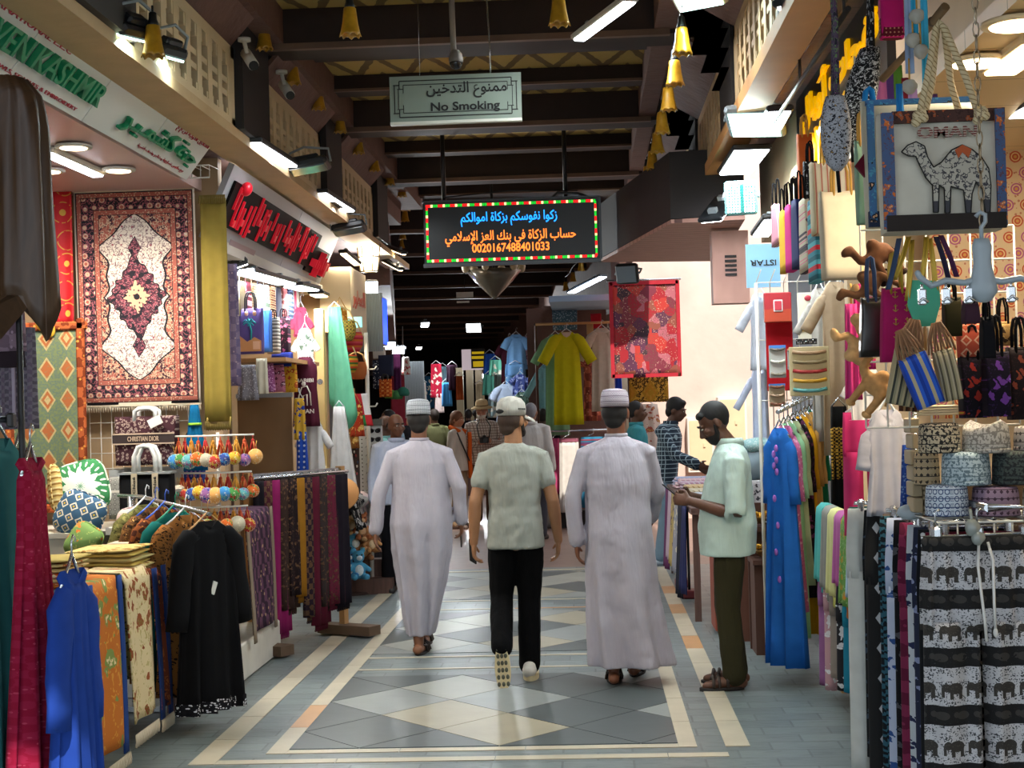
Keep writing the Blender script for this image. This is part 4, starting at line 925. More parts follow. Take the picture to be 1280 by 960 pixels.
M_blk = fab('plain', '#0c0c0e'); M_lab = mat('label_cream', '#b7a78c', .7)
T, w, h, d = tote('tote_bag', 'black tote with two cream lettered straps and wrapped arch handle', (151, 592), (218, 648), 9.3, M_blk, .16, None, M_wrap, .17, hr=.014, hspan=.42)
for x in (-.055, .075): q = MB(); q.box((x, -.09, h * .5), (.035, .012, h)); q.build('strap', M_lab, T); 
for x in (-.055, .075):
    for z in (.3, .75): text('lettering', 'Chloé', h * .36, .018, M_ink, T, Matrix.Translation((x, -.098, h * z)) @ Matrix.Rotation(R(-90), 4, 'Y'), bold=.01)
q = MB(); q.box((0, 0, h), (w * 1.02, d * .9, .012)); q.build('rim', mat('rim_grey', '#8b8d8c', .4), T)
tote('tote_bag', 'grey monogram patterned bag half behind the black lettered tote', (137, 596), (158, 648), 9.45, fab('geo', '#8f8e88', '#6f6e6a', '#b3b1a8', s=2), .1)
tag(MB().box((0, 0, .03), (.1, .2, .06)).build('gift_box', mat('grey_box', '#9b9f9e', .6), None, G(152, 598, 9.6)), 'small grey box between the two branded totes', 'box')
def pillow(a, b, Y, m, lab, tilt=0., rz=0., th=.12):
    p = G(a[0], a[1], Y); r = G(b[0], b[1], Y); w = abs(r.x - p.x); h = abs(p.z - r.z); rings = []; uv = []; n = 40
    T = thing('cushion', lab, 'cushion', ((p.x + r.x) / 2, Y, (p.z + r.z) / 2), 0, 'cushions on the counter', rot=(R(-12), R(tilt), R(rz))); q = MB()
    for k in range(11):
        s_ = -1 + 2 * k / 10; e = (1 - abs(s_) ** 2.4); ring = []
        kk = .985 if abs(s_) > .9 else 1
        for i in range(n):
            t = 2*pi*i/n; c, si = cos(t), sin(t); x = math.copysign(abs(c) ** .55, c) ; z = math.copysign(abs(si) ** .55, si); e2 = (1 - .06 * (1 - abs(x * z)))
            sc_ = math.sqrt(max(0.0, 1 - abs(s_) ** 3)) if abs(s_) > .2 else 1
            ring.append((x * w/2 * e2 * max(.02, sc_), s_ * th/2, z * h/2 * e2 * max(.02, sc_))); uv.append((x * w/2 * sc_, z * h/2 * sc_))
        rings.append(ring)
    q.loft(rings, 0, True, True, uv); q.build('cover', m, T)
    q = MB(); q.tube([(math.copysign(abs(cos(2*pi*i/n)) ** .55, cos(2*pi*i/n)) * w/2 * .99, 0, math.copysign(abs(sin(2*pi*i/n)) ** .55, sin(2*pi*i/n)) * h/2 * .99) for i in range(n + 1)], .006, 5, 0, False); q.build('piping', m, T)
    return T
def mandala(nb):
    u, v = nb.uv(); r = hyp(u, v) * 26.; a = v.atan2(u); p = (a * 12.).sin(); n = nb.noise(nb.vec(u, v), 40.)
    k = ((r + p * .5).sin() > .25).mx(((a * 24.).sin() * (r * 2.1).sin()) > .55)
    return nb.mix(k, C('#2f7c46'), C('#dfe4d6'))
pillow((70, 577), (136, 642), 9.15, mat('green_mandala_print', None, .85, fn=mandala), 'green cushion with white mandala print, topmost of the cushions', -14, 10)
pillow((68, 616), (132, 672), 8.95, fab('geo', '#3f5f7a', '#e0d8c4', '#c9a83a', s=.9), 'patchwork cushion in blue, white and yellow below the green one', 22, -8)
pillow((62, 580), (76, 640), 9.05, fab('hstripe', '#c9ad6b', '#8f6a34', '#d9c68e', s=3), 'tan cushion with fringed edge seen edge-on behind the green one', 5, 60, .1)
pillow((84, 655), (126, 700), 8.75, fab('floral', '#7a9a58', '#d97a3a', '#a9b86a', '#e0c070', s=1.2), 'small green and orange leafy cushion leaning at the front', 32, -6)
pillow((147, 634), (190, 696), 8.8, fab('floral', '#d8c0b8', '#a88a90', '#c9a0a4', '#8a9a5a', s=1.3), 'pink floral cushion with fringed corners below the black tote', -8, 6)
tag(MB().box((0, 0, 0), (.04, .1, .24)).build('white_carton', M_white, None, G(199, 668, 8.8)), 'narrow upright white carton beside the pink cushion', 'box')
# ---- textile table along the passage
T = thing('textile_table', 'long table under folded textiles with tapestries hung down its side', 'table', (-2.72, 7.8, 0))
q = MB(); q.box((0, 0, .86), (.66, 1.9, .05)); q.build('tabletop', M_wood, T)
for x in (-.28, .28):
    for y in (-.88, .88): q = MB(); q.box((x, y, .42), (.05, .05, .84)); q.build('leg', M_wood, T)
random.seed(5)
def folded(cx, cy, z, w, d, n, pal, lab, group='folded textile stacks'):
    for i in range(n):
        t = random.uniform(.018, .03); T_ = MB(); ww, dd = w * random.uniform(.93, 1.04), d * random.uniform(.93, 1.04)
        rings = []; uv = []
        for k in range(13):
            u = k / 12; x = -ww/2 + ww * u; e = .25 + .75 * math.sqrt(max(0, 1 - abs(2 * u - 1) ** 6)); ring = []
            for j in range(16):
                a_ = 2*pi*j/16; c, s_ = cos(a_), sin(a_); ring.append((x, math.copysign(abs(c) ** .4, c) * dd/2, t/2 + math.copysign(abs(s_) ** .6, s_) * t/2 * e + .004 * sin(x * 9 + i))); uv.append((x, ring[-1][1]))
            rings.append(ring)
        T_.loft(rings, 0, True, True, uv); o = T_.build('folded_cloth', random.choice(pal), None, (cx + random.uniform(-.01, .01), cy, z), random.uniform(-.06, .06))
        tag(o, f'{lab}, {"topmost" if i == n - 1 else "lowest" if i == 0 else ORD[i] + " up"} of its stack', 'cloth', group); z += t
    return z
P1 = [fab('floral', '#d9c9a8', '#c9622e', '#a8a060', '#b02f2a', s=1.), fab('floral', '#c9b27a', '#a8622e', '#d8cba8', '#8a3020', s=1.3), fab('plain', '#c9bfae'), fab('plain', '#cbb36a'), fab('hstripe', '#d9d2c4', '#8a9ab0', '#c06a3a', s=1.)]
folded(-2.62, 7.15, .885, .36, .34, 7, P1, 'orange floral folded cloth at near table end')
folded(-2.55, 7.95, .885, .36, .4, 6, [fab('plain', '#c9ad5c'), fab('floral', '#d0b878', '#a0783c', '#b89a58', '#7a5a2c', s=1.), fab('plain', '#bca970')], 'mustard folded cloth mid textile table')
folded(-2.86, 7.6, .885, .3, .3, 4, [fab('diamond', '#7a4a2a', '#2f3a5a', '#b08a4a', '#d9c48a', s=2), fab('plain', '#3a2a2e'), fab('plain', '#8a6a3a')], 'dark patterned folded cloth at table back')
folded(-2.55, 8.5, .885, .34, .3, 5, [fab('plain', '#b9b0a0'), fab('plain', '#8a7f70'), fab('hstripe', '#cfc6b4', '#9a8a74', '#b6a890', s=2)], 'greyish folded cloth at far table end')
def side_cloth(y0, y1, z1, z0, m, lab, x=-2.34, border=None, fr=False, cat='tapestry', name='tapestry'):
    """cloth hung over the table edge, facing the passage (+X)"""
    T = thing(name, lab, cat, (x, (y0 + y1) / 2, z1), 0, None); w = y1 - y0; h = z1 - z0
    q = MB(); q.sheet(lambda u, v: (.012 * sin(u * 9 + v * 2) * v + .03 * v - (.22 * max(0, .08 - v) / .08), (u - .5) * w, -h * max(0, v - .06) + .005), 14, 14, .008, uvs=(w, -h)); q.build('cloth', m, T)
    if border:
        for yy in (-w/2 + .03, w/2 - .03): q = MB(); q.sheet(lambda u, v: (.012 * sin(9 * (yy / w + .5) + v * 2) * v + .03 * v + .008, yy + (u - .5) * .07, -h * v), 3, 12, .008); q.build('border_band', border, T)
    if fr: q = MB(); q.M = Matrix.Rotation(pi/2, 4, 'Z'); fringe(q, -w/2, w/2, -h, .07, 30, -.04, 0, .004); q.build('fringe', mat('fringe_wool', '#cfc0a6', .9), T)
    return T
side_cloth(6.92, 7.42, .93, .06, fab('floral', '#b86a2a', '#7a8a4a', '#c98a3a', '#d9c89a', s=.8), 'orange and green figured tapestry with wide blue border on the table side', border=fab('plain', '#24407c'), fr=True)
side_cloth(7.5, 7.92, .93, .12, fab('floral', '#d0bd94', '#8a4a2a', '#b0a06a', '#7a6a3a', s=1.1), 'cream tapestry with brown flower sprays on the table side', fr=True)
side_cloth(7.97, 8.2, .9, .1, fab('floral', '#7a3a22', '#3a2a3a', '#a8602f', '#c9a05c', s=1.1), 'dark rust tapestry with blue edge next to the cream one', border=fab('plain', '#23386e'), fr=True)
# ---- angled rail of dresses, the black one in front
A = Vector((-2.62, 8.78, 1.2)); Bq = Vector((-2.06, 8.14, 1.13)); T = thing('clothes_rail', 'short chrome arm holding floral dresses and the black dress', 'rack', (A.x, A.y, 0)); q = MB(); q.tube([(-.2, .2, 1.24), (0, 0, 1.24), (Bq.x - A.x, Bq.y - A.y, 1.17)], .012, 8); q.build('rail', M_chrome, T); q = MB(); q.tube([(-.1, .1, 0), (-.1, .1, 1.24)], .018, 8); q.box((-.1, .1, .02), (.4, .4, .03)); q.build('stand', M_chrome, T)
rz = R(56); DR = [(fab('floral', '#6f6a3c', '#8a8a50', '#3a3a20', '#a89a5c', s=1.4), 'olive floral dress, innermost on the angled chrome arm', M_hang), (fab('floral', '#6a4628', '#2f2418', '#9a7038', '#c99a5a', s=1.5), 'brown flowered dress, second on the angled chrome arm', mat('hanger_blue', '#2a55b8', .4)), (fab('damask', '#4a2418', '#8a4a24', '#c9803c', s=1.6), 'russet paisley dress, third on the angled chrome arm', mat('hanger_blue', '#2a55b8', .4)), (fab('plain', '#0f5e58'), 'dark teal plain dress among the floral ones', mat('hanger_green', '#1f8a6a', .4)), (fab('leopard', '#8a5a2a', '#22160e', s=1.3), 'leopard print dress next to the black one', M_hang)]
for i, (m, lab, hm) in enumerate(DR):
    p = A.lerp(Bq, .06 + i * .15); garment('dress', lab, 'dress', p, rz, m, .98, .19, .22, .3, .065, 70, 'dresses on the angled chrome arm', folds=3.5, amp=.022, hm=hm, ph=i, t=.05)
T = garment('dress', 'black long-sleeved dress with white embroidered hem on wooden hanger', 'dress', A.lerp(Bq, .97), rz, fab('plain', '#0b0b0e'), 1.02, .19, .22, .46, .07, 82, 'dresses on the angled chrome arm', folds=4, amp=.025, hm=M_hookwood, trim=fab('lace', '#15151a', '#cfcfd4', s=2.2))
q = MB(); q.box((.0, -.035, -.36), (.03, .006, .07), rot=Matrix.Rotation(.4, 3, 'Y')); q.build('price_tag', mat('paper_white', '#dcdad2', .7), T)
# ---- white cabinet, plinth, purple carpet
T = thing('display_cabinet', 'white painted cabinet behind the black dress, top edge chipped', 'cabinet', (-2.62, 9.3, 0)); q = MB(); q.box((0, 0, .52), (.5, .7, .98), bev=.01); q.build('cabinet_body', M_white, T); q = MB(); q.box((0, 0, 1.03), (.54, .74, .04)); q.build('cabinet_top', M_white, T); q = MB(); q.box((.255, 0, .5), (.014, .6, .8)); q.build('door', mat('door_white', '#b9b6ae', .5), T)
T = thing('step_plinth', 'white stained stone plinth at the foot of the purple carpet', 'plinth', (-2.42, 10.0, 0)); q = MB(); q.box((0, 0, .12), (.36, 1.6, .24), bev=.012); q.build('plinth_block', speck('#c9c4b8', .2, 7), T)
side_cloth(9.75, 10.55, 1.06, .22, fab('damask', '#2c1a2c', '#5a3a4e', '#a88a6a', s=1.2), 'small dark purple carpet hung over a stand above the plinth', x=-2.24, border=fab('plain', '#8a7a68'), cat='carpet', name='carpet')
# ---- painted ornaments on a three-tier rack
T = thing('ornament_rack', 'three-tier white wire stand carrying painted ball ornaments', 'rack', G(275, 664, 9.55)); zt = G(275, 540, 9.55).z - T.location.z
q = MB(); q.tube([(0, 0, 0), (0, 0, zt)], .011, 8); q.lathe([(.14, 0), (.13, .015), (.02, .03)], 20)
TI = []
for k, (z, r) in enumerate(((zt - .02, .25), (zt * .60, .23), (zt * .26, .20))):
    q.tube([(-r, -.08, z), (-r * .5, -.16, z), (0, -.19, z), (r * .5, -.16, z), (r, -.08, z)], .006, 6); q.tube([(0, 0, z), (0, -.19, z)], .006, 6); TI.append((z, r))
q.build('wire_frame', M_wire, T)
pal = ['#c9622a', '#3f7fb8', '#c9a83a', '#b8b09a', '#4a8a4a', '#8a5a8a', '#a83a32', '#5a9aa0', '#d9a05c', '#3a4a8a']
bm_ = [fab('floral', pal[i], pal[(i * 3 + 4) % 10], '#e6dcc0', pal[(i + 5) % 10], s=2.6) for i in range(10)]; M_cord = mat('red_cord', '#a83424', .8); M_cordy = mat('straw_cord', '#b58a3c', .8)
def ball0():
    t = thing('ball_ornament', '', 'ornament'); q = MB(); q.ell((0, 0, 0), .05, n=16, k=10); q.build('ball', bm_[0], t); q = MB(); q.tube([(-.012, 0, .1), (0, 0, .042), (.012, 0, .1)], .003, 4); q.lathe([(.004, .05), (.012, .045), (.012, .038), (.004, .036)], 8); q.build('cord', M_cordy, t); return t
b0 = ball0(); used = False; random.seed(21)
for k, (z, r) in enumerate(TI):
    nb_ = (10, 10, 8)[k]; drop = (.15, .13, .12)[k]
    for i in range(nb_):
        u = -1 + 2 * i / (nb_ - 1); x = r * 1.02 * u; y = -.08 - .12 * (1 - u * u); p = T.location + Vector((x, y, z - drop + random.uniform(-.012, .012)))
        lab = f'painted ball ornament, {ORD[i]} from the left on the {("upper", "middle", "lowest")[k]} tier of wire stand'
        if not used: b = b0; b.location = p; b['label'] = lab; used = True
        else: b = dup(b0, p, 0, lab)
        b['group'] = 'painted balls on the wire stand'; s_ = random.uniform(.8, 1.05); b.scale = (s_,) * 3
        recolour(b, 'ball', bm_[(i * 3 + k * 2 + 1) % 10])
    for i in range(11):
        x = r * (-.95 + 1.9 * i / 10); p = T.location + Vector((x, -.05 - .08 * (1 - (x / r) ** 2), z - .05)); q = MB(); q.tube([(0, 0, .05), (0, 0, .0)], .003, 5)
        for j in range(5): a_ = j * 1.3; q.tube([(0, 0, .02), (.014 * cos(a_), .014 * sin(a_), -.02), (.026 * cos(a_), .026 * sin(a_), -.075)], .007, 5)
        q.ell((0, 0, .01), (.012, .012, .014), n=8, k=6); tag(q.build('tassel_ornament', mat('tassel_' + ('#b8481f', '#a8241c', '#c98a2a')[i % 3], ('#b8481f', '#a8241c', '#c98a2a')[i % 3], .8), None, p), f'little cord tassel, {ORD[i]} from the left under the {("upper", "middle", "lowest")[k]} ring of the stand', 'ornament', 'tassels on the wire stand')
tote('sling_bag', 'blue speckled fabric bag hanging behind the ornament stand', (222, 560), (258, 622), 9.7, fab('dots', '#2c3a7a', '#8a6a9a', s=3), .08, None, M_black, .1, hr=.004, taper=.8)
p = G(243, 506, 9.6); T = thing('folded_umbrella', 'closed teal blue parasol tied with a lime band beside the shawl', 'umbrella', p); q = MB(); hang(q, .05, .16, .42, .05, 5, .012); q.build('canopy', fab('plain', '#0f5f8a'), T); q = MB(); q.lathe([(.045, -.13), (.045, -.115)], 12); q.build('tie_band', mat('lime_band', '#9ad63a', .5), T)
# ---- wooden board and scarf rack
a = G(297, 497, 11.7); b = G(368, 640, 11.7); T = thing('wooden_board', 'large plain brown plywood board with grey top edge beside the ornaments', 'board', ((a.x + b.x) / 2, 11.7, b.z - .3)); q = MB(); q.box((0, 0, (a.z - b.z + .3) / 2), (b.x - a.x, .03, a.z - b.z + .3)); q.build('panel', speck('#7a5a38', .18, 5), T); q = MB(); q.box((0, 0, a.z - b.z + .31), (b.x - a.x + .02, .05, .035)); q.build('top_edge', M_grey, T)
T = thing('scarf_rack', 'pale wooden rack with a rail of hanging scarves by the passage', 'rack', (-2.115, 11.1, 0), math.atan2(.8, .45))
for sg in (-1, 1): q = MB(); q.box((sg * .52, .06, .66), (.05, .05, 1.26)); q.build('upright', M_hookwood, T)
q = MB(); q.tube([(-.54, 0, 1.25), (.54, 0, 1.25)], .012, 8); q.box((0, .06, 1.26), (1.09, .03, .04)); q.build('rail', M_chrome, T)
for sg in (-1, 1): q = MB(); q.box((sg * .5, .0, .05), (.14, .5, .07)); q.build('base_plank', speck('#5f4a38', .25, 6), T)
SC = [('#17131a', 'plain', 'black'), ('#4a1e2c', 'damask', 'maroon patterned'), ('#8a1f5a', 'plain', 'magenta'), ('#3a2a24', 'floral', 'brown flowered'), ('#241a1c', 'floral', 'dark brown leafy'), ('#9a6a1e', 'plain', 'mustard'), ('#2a1e2a', 'damask', 'plum black'), ('#5c1c2e', 'plain', 'wine red')]
i = 0
for i, (c, kd, nm) in enumerate(SC + [('#3a3230', 'floral', 'taupe flowered'), ('#6a2438', 'floral', 'crimson leafy'), ('#1c1620', 'plain', 'ink black')]):
    f_ = i / 10; y = 10.7 + .8 * f_; L = random.uniform(.84, 1.1); T = thing('scarf', f'{nm} scarf with fringed end, {ORD[i]} along the pale wooden rack', 'scarf', (-2.33 + .43 * f_, y, 1.23), R(72), 'scarves on the wooden rack'); m = fab(kd, c, '#5f4634', '#3f2a2a', '#7a5a3c', s=2.6) if kd != 'plain' else fab('plain', c)
    q = MB(); hang(q, .22, .24, L, .055, 2.4, .012, i * 1.3, rows=8); q.build('cloth', m, T); q = MB(); fringe(q, -.1, .1, -L + .01, .06, 24, 0, 0, .003); q.build('fringe', m, T); q = MB(); q.tube([(0, 0, .01), (0, 0, .03), (.012, 0, .04)], .004, 5); q.box((0, 0, .0), (.16, .012, .012)); q.build('hanger', M_black, T)

# ---- lamps inside the first shop
bar_lamp('tube_lamp', GZ(58, 192, 3.16), GZ(122, 220, 3.16), .07, 'bright white tube lamp on the pink ceiling of the rug shop', power=40, case=M_white)
for i, (x, y) in enumerate(((92, 182), (148, 211), (60, 212))):
    p = GZ(x, y, 3.19); T = thing('downlight', f'round warm downlight in the rug shop ceiling, {("middle", "nearest the red sign", "leftmost")[i]} of three', 'lamp', p, 0, 'downlights in the rug shop'); q = MB(); q.lathe([(.1, 0), (.1, -.012), (.075, -.014)], 20); q.build('rim', M_white, T); q = MB(); q.lathe([(.075, -.012), (.07, -.018)], 20); q.build('lens', M_warmlit, T); lamp('glow', 'SPOT', (0, 0, -.03), 70, (1, .86, .66), .06, (0, .25, -1), T, spot=R(130))
# ================================================================ GOODS FARTHER IN ON THE LEFT
random.seed(33)
p = G(330, 450, 11.6)
T = thing('display_shelf', 'narrow wooden shelf under the palm tree bag in the second shop', 'shelf', (p.x, 11.9, G(330, 446, 11.4).z - .03)); q = MB(); q.box((0, 0, 0), (.5, 1.4, .03)); q.build('shelf_board', M_hookwood, T); 
for y in (-.6, .6): q = MB(); q.tube([(-.2, y, 0), (-.2, y, -T.location.z)], .012, 6); q.build('post', M_wood, T)
# hung fabric bags in a row above
CB = [('#cdbf9c', '#8a7a5a'), ('#7a2030', '#c9a0a0'), ('#b9a078', '#6a4a2a'), ('#20284a', '#8a90a8'), ('#d8d4c8', '#5a6a5a'), ('#6a3a24', '#c9a078'), ('#d0ccc0', '#4a4a5a'), ('#8a4a4a', '#d0b0a0'), ('#1f2838', '#5a6a8a'), ('#c9c2b0', '#9a3a4a')]
for i, (c, c2) in enumerate(CB):
    x = 294 + i * 7.6; T, w, h, d = tote('fabric_bag', f'{["cream", "wine", "tan", "navy", "pale green", "brown", "white printed", "rose", "midnight", "ivory"][i]} folded cloth bag in upper row, {ORD[i]} from left', (x, 352 + i * 1.2), (x + 11, 396 + i * .8), 11.2 + i * .22, fab(('vstripe', 'floral', 'geo')[i % 3], c, c2, c, c2, s=1.6), .22, 'folded bags in the upper row', None)
    q = MB(); q.tube([(0, 0, h - .01), (0, 0, h + .07), (.01, 0, h + .09)], .004, 5); q.build('hook', M_chrome, T)
T, w, h, d = tote('palm_bag', 'purple and tan bag with turquoise palm tree picture on the shelf', (298, 386), (330, 442), 11.15, fab('plain', '#5a4a86'), .1, None, M_black, .12, hr=.006)
q = MB(); q.poly([(-w*.46, h*.05), (w*.46, h*.05), (w*.46, h*.28), (w*.2, h*.36), (-w*.1, h*.26), (-w*.46, h*.42)], .008, o=(0, -.056, 0)); q.build('sand_patch', mat('print_tan', '#c98a58', .8), T)
q = MB(); q.tube([(.01, -.06, h * .3), (.015, -.062, h * .5), (.0, -.06, h * .68)], .007, 6)
for k in range(7): a = k * .9; q.tube([(0, -.06, h * .68), (.03 * cos(a), -.062, h * .68 + .025 * sin(a) + .01), (.05 * cos(a), -.06, h * .66 + .02 * sin(a))], .006, 5)
q.build('palm_print', mat('print_teal', '#1f98a0', .8), T); q = MB(); q.box((.05, -.06, h * .18), (.05, .008, .06)); q.ell((-.02, -.055, h * .88), (.014, .006, .02), n=8, k=6); q.ell((.04, -.055, h * .88), (.014, .006, .02), n=8, k=6); q.build('small_print', mat('print_peach', '#e0b090', .8), T)
tote('fabric_bag', 'blue edged bag beside the purple palm bag', (326, 388), (340, 440), 11.5, fab('plain', '#2f5aa0'), .12)
tote('fabric_bag', 'grey and white striped bag on the second shop shelf', (334, 397), (350, 442), 11.6, fab('hstripe', '#8a8478', '#d0ccc0', '#5a564e', s=4), .12, None, M_blk, .06, hr=.004)
tote('fabric_bag', 'pink and black flower print bag with white trim on the shelf', (347, 396), (363, 441), 11.8, fab('floral', '#3a2a34', '#c96a8a', '#8a4a5a', '#e0b0c0', s=2), .12, None, M_blk, .06, hr=.004)
tote('fabric_bag', 'deep blue small bag hanging below the shelf', (340, 441), (366, 458), 11.7, fab('plain', '#23307e'), .1)
tote('fabric_bag', 'mauve sparkly drawstring bag below the shelf', (324, 454), (342, 490), 11.3, fab('lace', '#8a4a78', '#d0a0c8', s=2), .08, taper=1.25)
tote('fabric_bag', 'pink print drawstring bag below the shelf, right of mauve one', (340, 456), (355, 490), 11.5, fab('floral', '#b06a80', '#5a2a3a', '#8a3a5a', '#e0c0c8', s=2.4), .08, taper=1.2)
tote('fabric_bag', 'golden yellow printed bag below the shelf by the maroon shirt', (355, 452), (371, 490), 11.7, fab('floral', '#c9962a', '#a0401f', '#8a6a1f', '#e0c060', s=2), .08, taper=1.1)
p = G(309, 456, 11.0); T = thing('shawl', 'grey lace shawl hanging below the shelf over the wooden board', 'shawl', p); q = MB(); hang(q, .12, .16, .26, .03, 2, .012); q.build('cloth', fab('lace', '#77757c', '#a9a6ac', s=2), T)
p = G(327, 448, 11.05); T = thing('shawl', 'cream cloth strip hanging between lace shawl and mauve bag', 'shawl', p); q = MB(); hang(q, .08, .09, .26, .03, 2, .012); q.build('cloth', fab('plain', '#cfc8b4'), T)
# shirts
def shirt(px, py, Y, wpx, hpx, m, lab, rz=0, name='shirt', cat='shirt', slv=.16, **k):
    w = S(wpx, Y) / 2; h = S(hpx, Y); return garment(name, lab, cat, G(px, py, Y), R(rz), m, h, w * .8, w * .9, slv * h / .5, w * .33, 60, folds=2.5, amp=.012, t=.05, neck=w * .35, **k)
shirt(376, 384, 12.6, 24, 34, fab('plain', '#c9587a'), 'pink shirt high in the second shop above the printed blouse')
shirt(381, 410, 12.4, 26, 42, fab('floral', '#d9d6cc', '#5a6a5a', '#b0b0a0', '#4a5a4a', s=1.6), 'white blouse with grey leaf print above the maroon shirt')
T = shirt(381, 446, 12.1, 38, 88, fab('plain', '#4c1a2a'), 'maroon sleeveless shirt printed HABIBI and OMAN', slv=0); M_cr = mat('print_cream', '#d8cdbd', .8)
h = S(88, 12.1); text('lettering', 'HABIBI', .15, .03, M_cr, T, Matrix.Translation((0, -.052, -h * .34)), bold=.02); text('lettering', 'OMAN', .15, .035, M_cr, T, Matrix.Translation((0, -.062, -h * .78)), bold=.02)
q = MB(); q.tube([(-.05, -.056, -h*.7), (-.045, -.056, -h*.56), (-.02, -.056, -h*.44), (.02, -.056, -h*.42), (.045, -.056, -h*.52), (.05, -.056, -h*.7)], .006, 5); q.tube([(-.02, -.056, -h*.7), (-.01, -.056, -h*.56), (.02, -.056, -h*.54), (.02, -.056, -h*.7)], .006, 5); q.ell((-.005, -.056, -h*.39), (.018, .006, .018), n=8, k=6); q.build('outline_print', M_cr, T)
shirt(392, 524, 12.2, 30, 66, fab('plain', '#d6d3d0'), 'plain white shirt below the maroon printed one')
for (x, y, w_, h_, c, c2, lab, Y) in ((377, 540, 12, 62, '#2348a8', '#d0d8e8', 'blue trousers with white stars below the wooden board', 11.6), (374, 498, 12, 52, '#c9a03a', '#2a3a8a', 'yellow and blue patterned dress panel beside the maroon shirt', 11.6)):
    p = G(x, y, Y); T = thing('garment', lab, 'clothing', p); q = MB(); hang(q, S(w_, Y), S(w_ + 4, Y), S(h_, Y), .05, 2, .012); q.build('cloth', fab('dots' if c2[1] == 'd' else 'floral', c, c2, c, c2, s=2), T); q = MB(); q.tube([(-.03, 0, 0), (.03, 0, 0), (0, 0, .05), (0, 0, .08)], .004, 5); q.build('hanger', M_hang, T)
T = thing('door_post', 'pale varnished wooden post standing before the green shawl', 'post', (GX(401, 500, -2.3).x, 13.05, 0)); q = MB(); q.box((0, 0, 1.3), (.08, .1, 2.6), bev=.006); q.build('post_body', mat('pale_pine', '#c9a868', .5), T); q = MB(); q.lathe([(.0, -.02), (.025, -.015), (.025, 0)], 12, c=(0, -.055, 1.97), rot=Matrix.Rotation(pi/2, 3, 'X')); q.build('bolt', M_chrome, T)
p = G(418, 384, 13.2); T = thing('shawl', 'sea green shawl draped from the pale wooden post', 'shawl', p); q = MB(); hang(q, .11, .25, .95, .06, 3, .02, 1., sway=.06, hem=-.12); q.build('cloth', fab('plain', '#5fa07e'), T); q = MB(); q.tube([(-.05, 0, .0), (0, 0, .05), (.05, 0, 0)], .006, 5); q.build('hanger', M_hang, T)
T = thing('robe', 'long white robe hanging loosely under the sea green shawl', 'robe', G(424, 508, 13.1)); q = MB(); hang(q, .1, .25, .72, .07, 3.4, .024, .7, sway=.02, hem=-.06); q.build('cloth', fab('plain', '#c9c6c2'), T); q = MB(); q.tube([(-.04, 0, 0), (0, 0, .05), (.04, 0, 0)], .006, 5); q.build('hanger', M_hang, T)
for i in range(3): p = G(381 + i * 9, 598 - i * 2, 12.4); T = thing('straw_hat', f'straw hat lying on the scarf rack end, {ORD[i]} from left', 'hat', p, 0, 'straw hats by the rack'); q = MB(); q.lathe([(.13, 0), (.125, .012), (.07, .015), (.065, .07), (.05, .085), (.01, .09)], 20); q.build('hat_body', mat('straw', '#c9ae7c', .9), T); q = MB(); q.lathe([(.071, .018), (.069, .035)], 20, cap=False); q.build('hat_band', M_black, T)
p = G(425, 618, 12.5); T = thing('straw_hat', 'large orange straw hat below the white robe', 'hat', p, rot=(R(60), 0, 0)); q = MB(); q.lathe([(.16, 0), (.155, .012), (.08, .02), (.07, .08), (.05, .1), (.01, .105)], 20); q.build('hat_body', mat('orange_straw', '#b8804a', .9), T)
# baskets and orange fabrics
def basket(p, r, h, m, lab, grp=None):
    T = thing('basket', lab, 'basket', p, 0, grp); q = MB(); q.lathe([(r * .7, 0), (r * .95, h * .3), (r, h * .7), (r * .9, h), (r * .82, h), (r * .9, h * .7), (r * .6, h * .1)], 18); q.build('basket_body', m, T)
    q = MB(); q.tube([(-r * .85, 0, h), (-r * .6, 0, h + r * .7), (0, 0, h + r), (r * .6, 0, h + r * .7), (r * .85, 0, h)], .008, 6); q.build('handle', mat('straw', '#c9ae7c', .9), T)
basket(G(428, 426, 13.8), .13, .18, fab('ikat', '#8a8a3a', '#c9a84a', '#6a5a2a', s=2), 'round olive basket hanging below the teal strip sign')
basket(G(437, 440, 14.0), .13, .18, fab('hstripe', '#b02a3a', '#d04a5a', '#c96a2a', s=2), 'red striped basket hanging right of the olive basket')
basket(G(432, 466, 13.9), .12, .16, fab('hstripe', '#c9962a', '#4a6a2a', '#c9502a', s=2), 'yellow and green basket hanging under the other baskets')
basket(G(446, 474, 14.2), .1, .16, fab('plain', '#b86a3a'), 'plain terracotta basket hanging lowest by the pole')
tag(MB().box((0, 0, 0), (.22, .04, .1)).build('strip_sign', mat('teal_lit', '#7fd0cc', .5, emit=.6), None, G(438, 403, 14.2)), 'small lit turquoise strip sign above the hanging baskets', 'sign')
for i, (x, y, c, lab) in enumerate(((425, 385, '#b9802a', 'golden fringed cloth high above the baskets'), (434, 490, '#c0521f', 'orange cloth bag under the baskets'), (444, 505, '#a83a1f', 'rust red cloth bag right of the orange one'), (437, 520, '#8a5a2a', 'brown cloth bag lowest under the orange ones'))):
    T = thing('cloth_bag', lab, 'bag', G(x, y, 14.0)); q = MB(); hang(q, .12, .17, .3, .08, 3, .015, i); q.build('bag_body', fab('floral', c, '#d0a050', '#7a2a1a', '#d9c080', s=1.6), T); q = MB(); q.tube([(-.05, 0, 0), (0, 0, .1), (.05, 0, 0)], .005, 5); q.build('handle', M_cordy, T)
T = thing('hook_pole', 'thin white pole with hooks beside the hanging baskets', 'pole', (-2.08, 14.3, 0)); q = MB(); q.tube([(0, 0, 0), (0, 0, 2.45)], .02, 8); q.build('pole_body', M_wire, T)
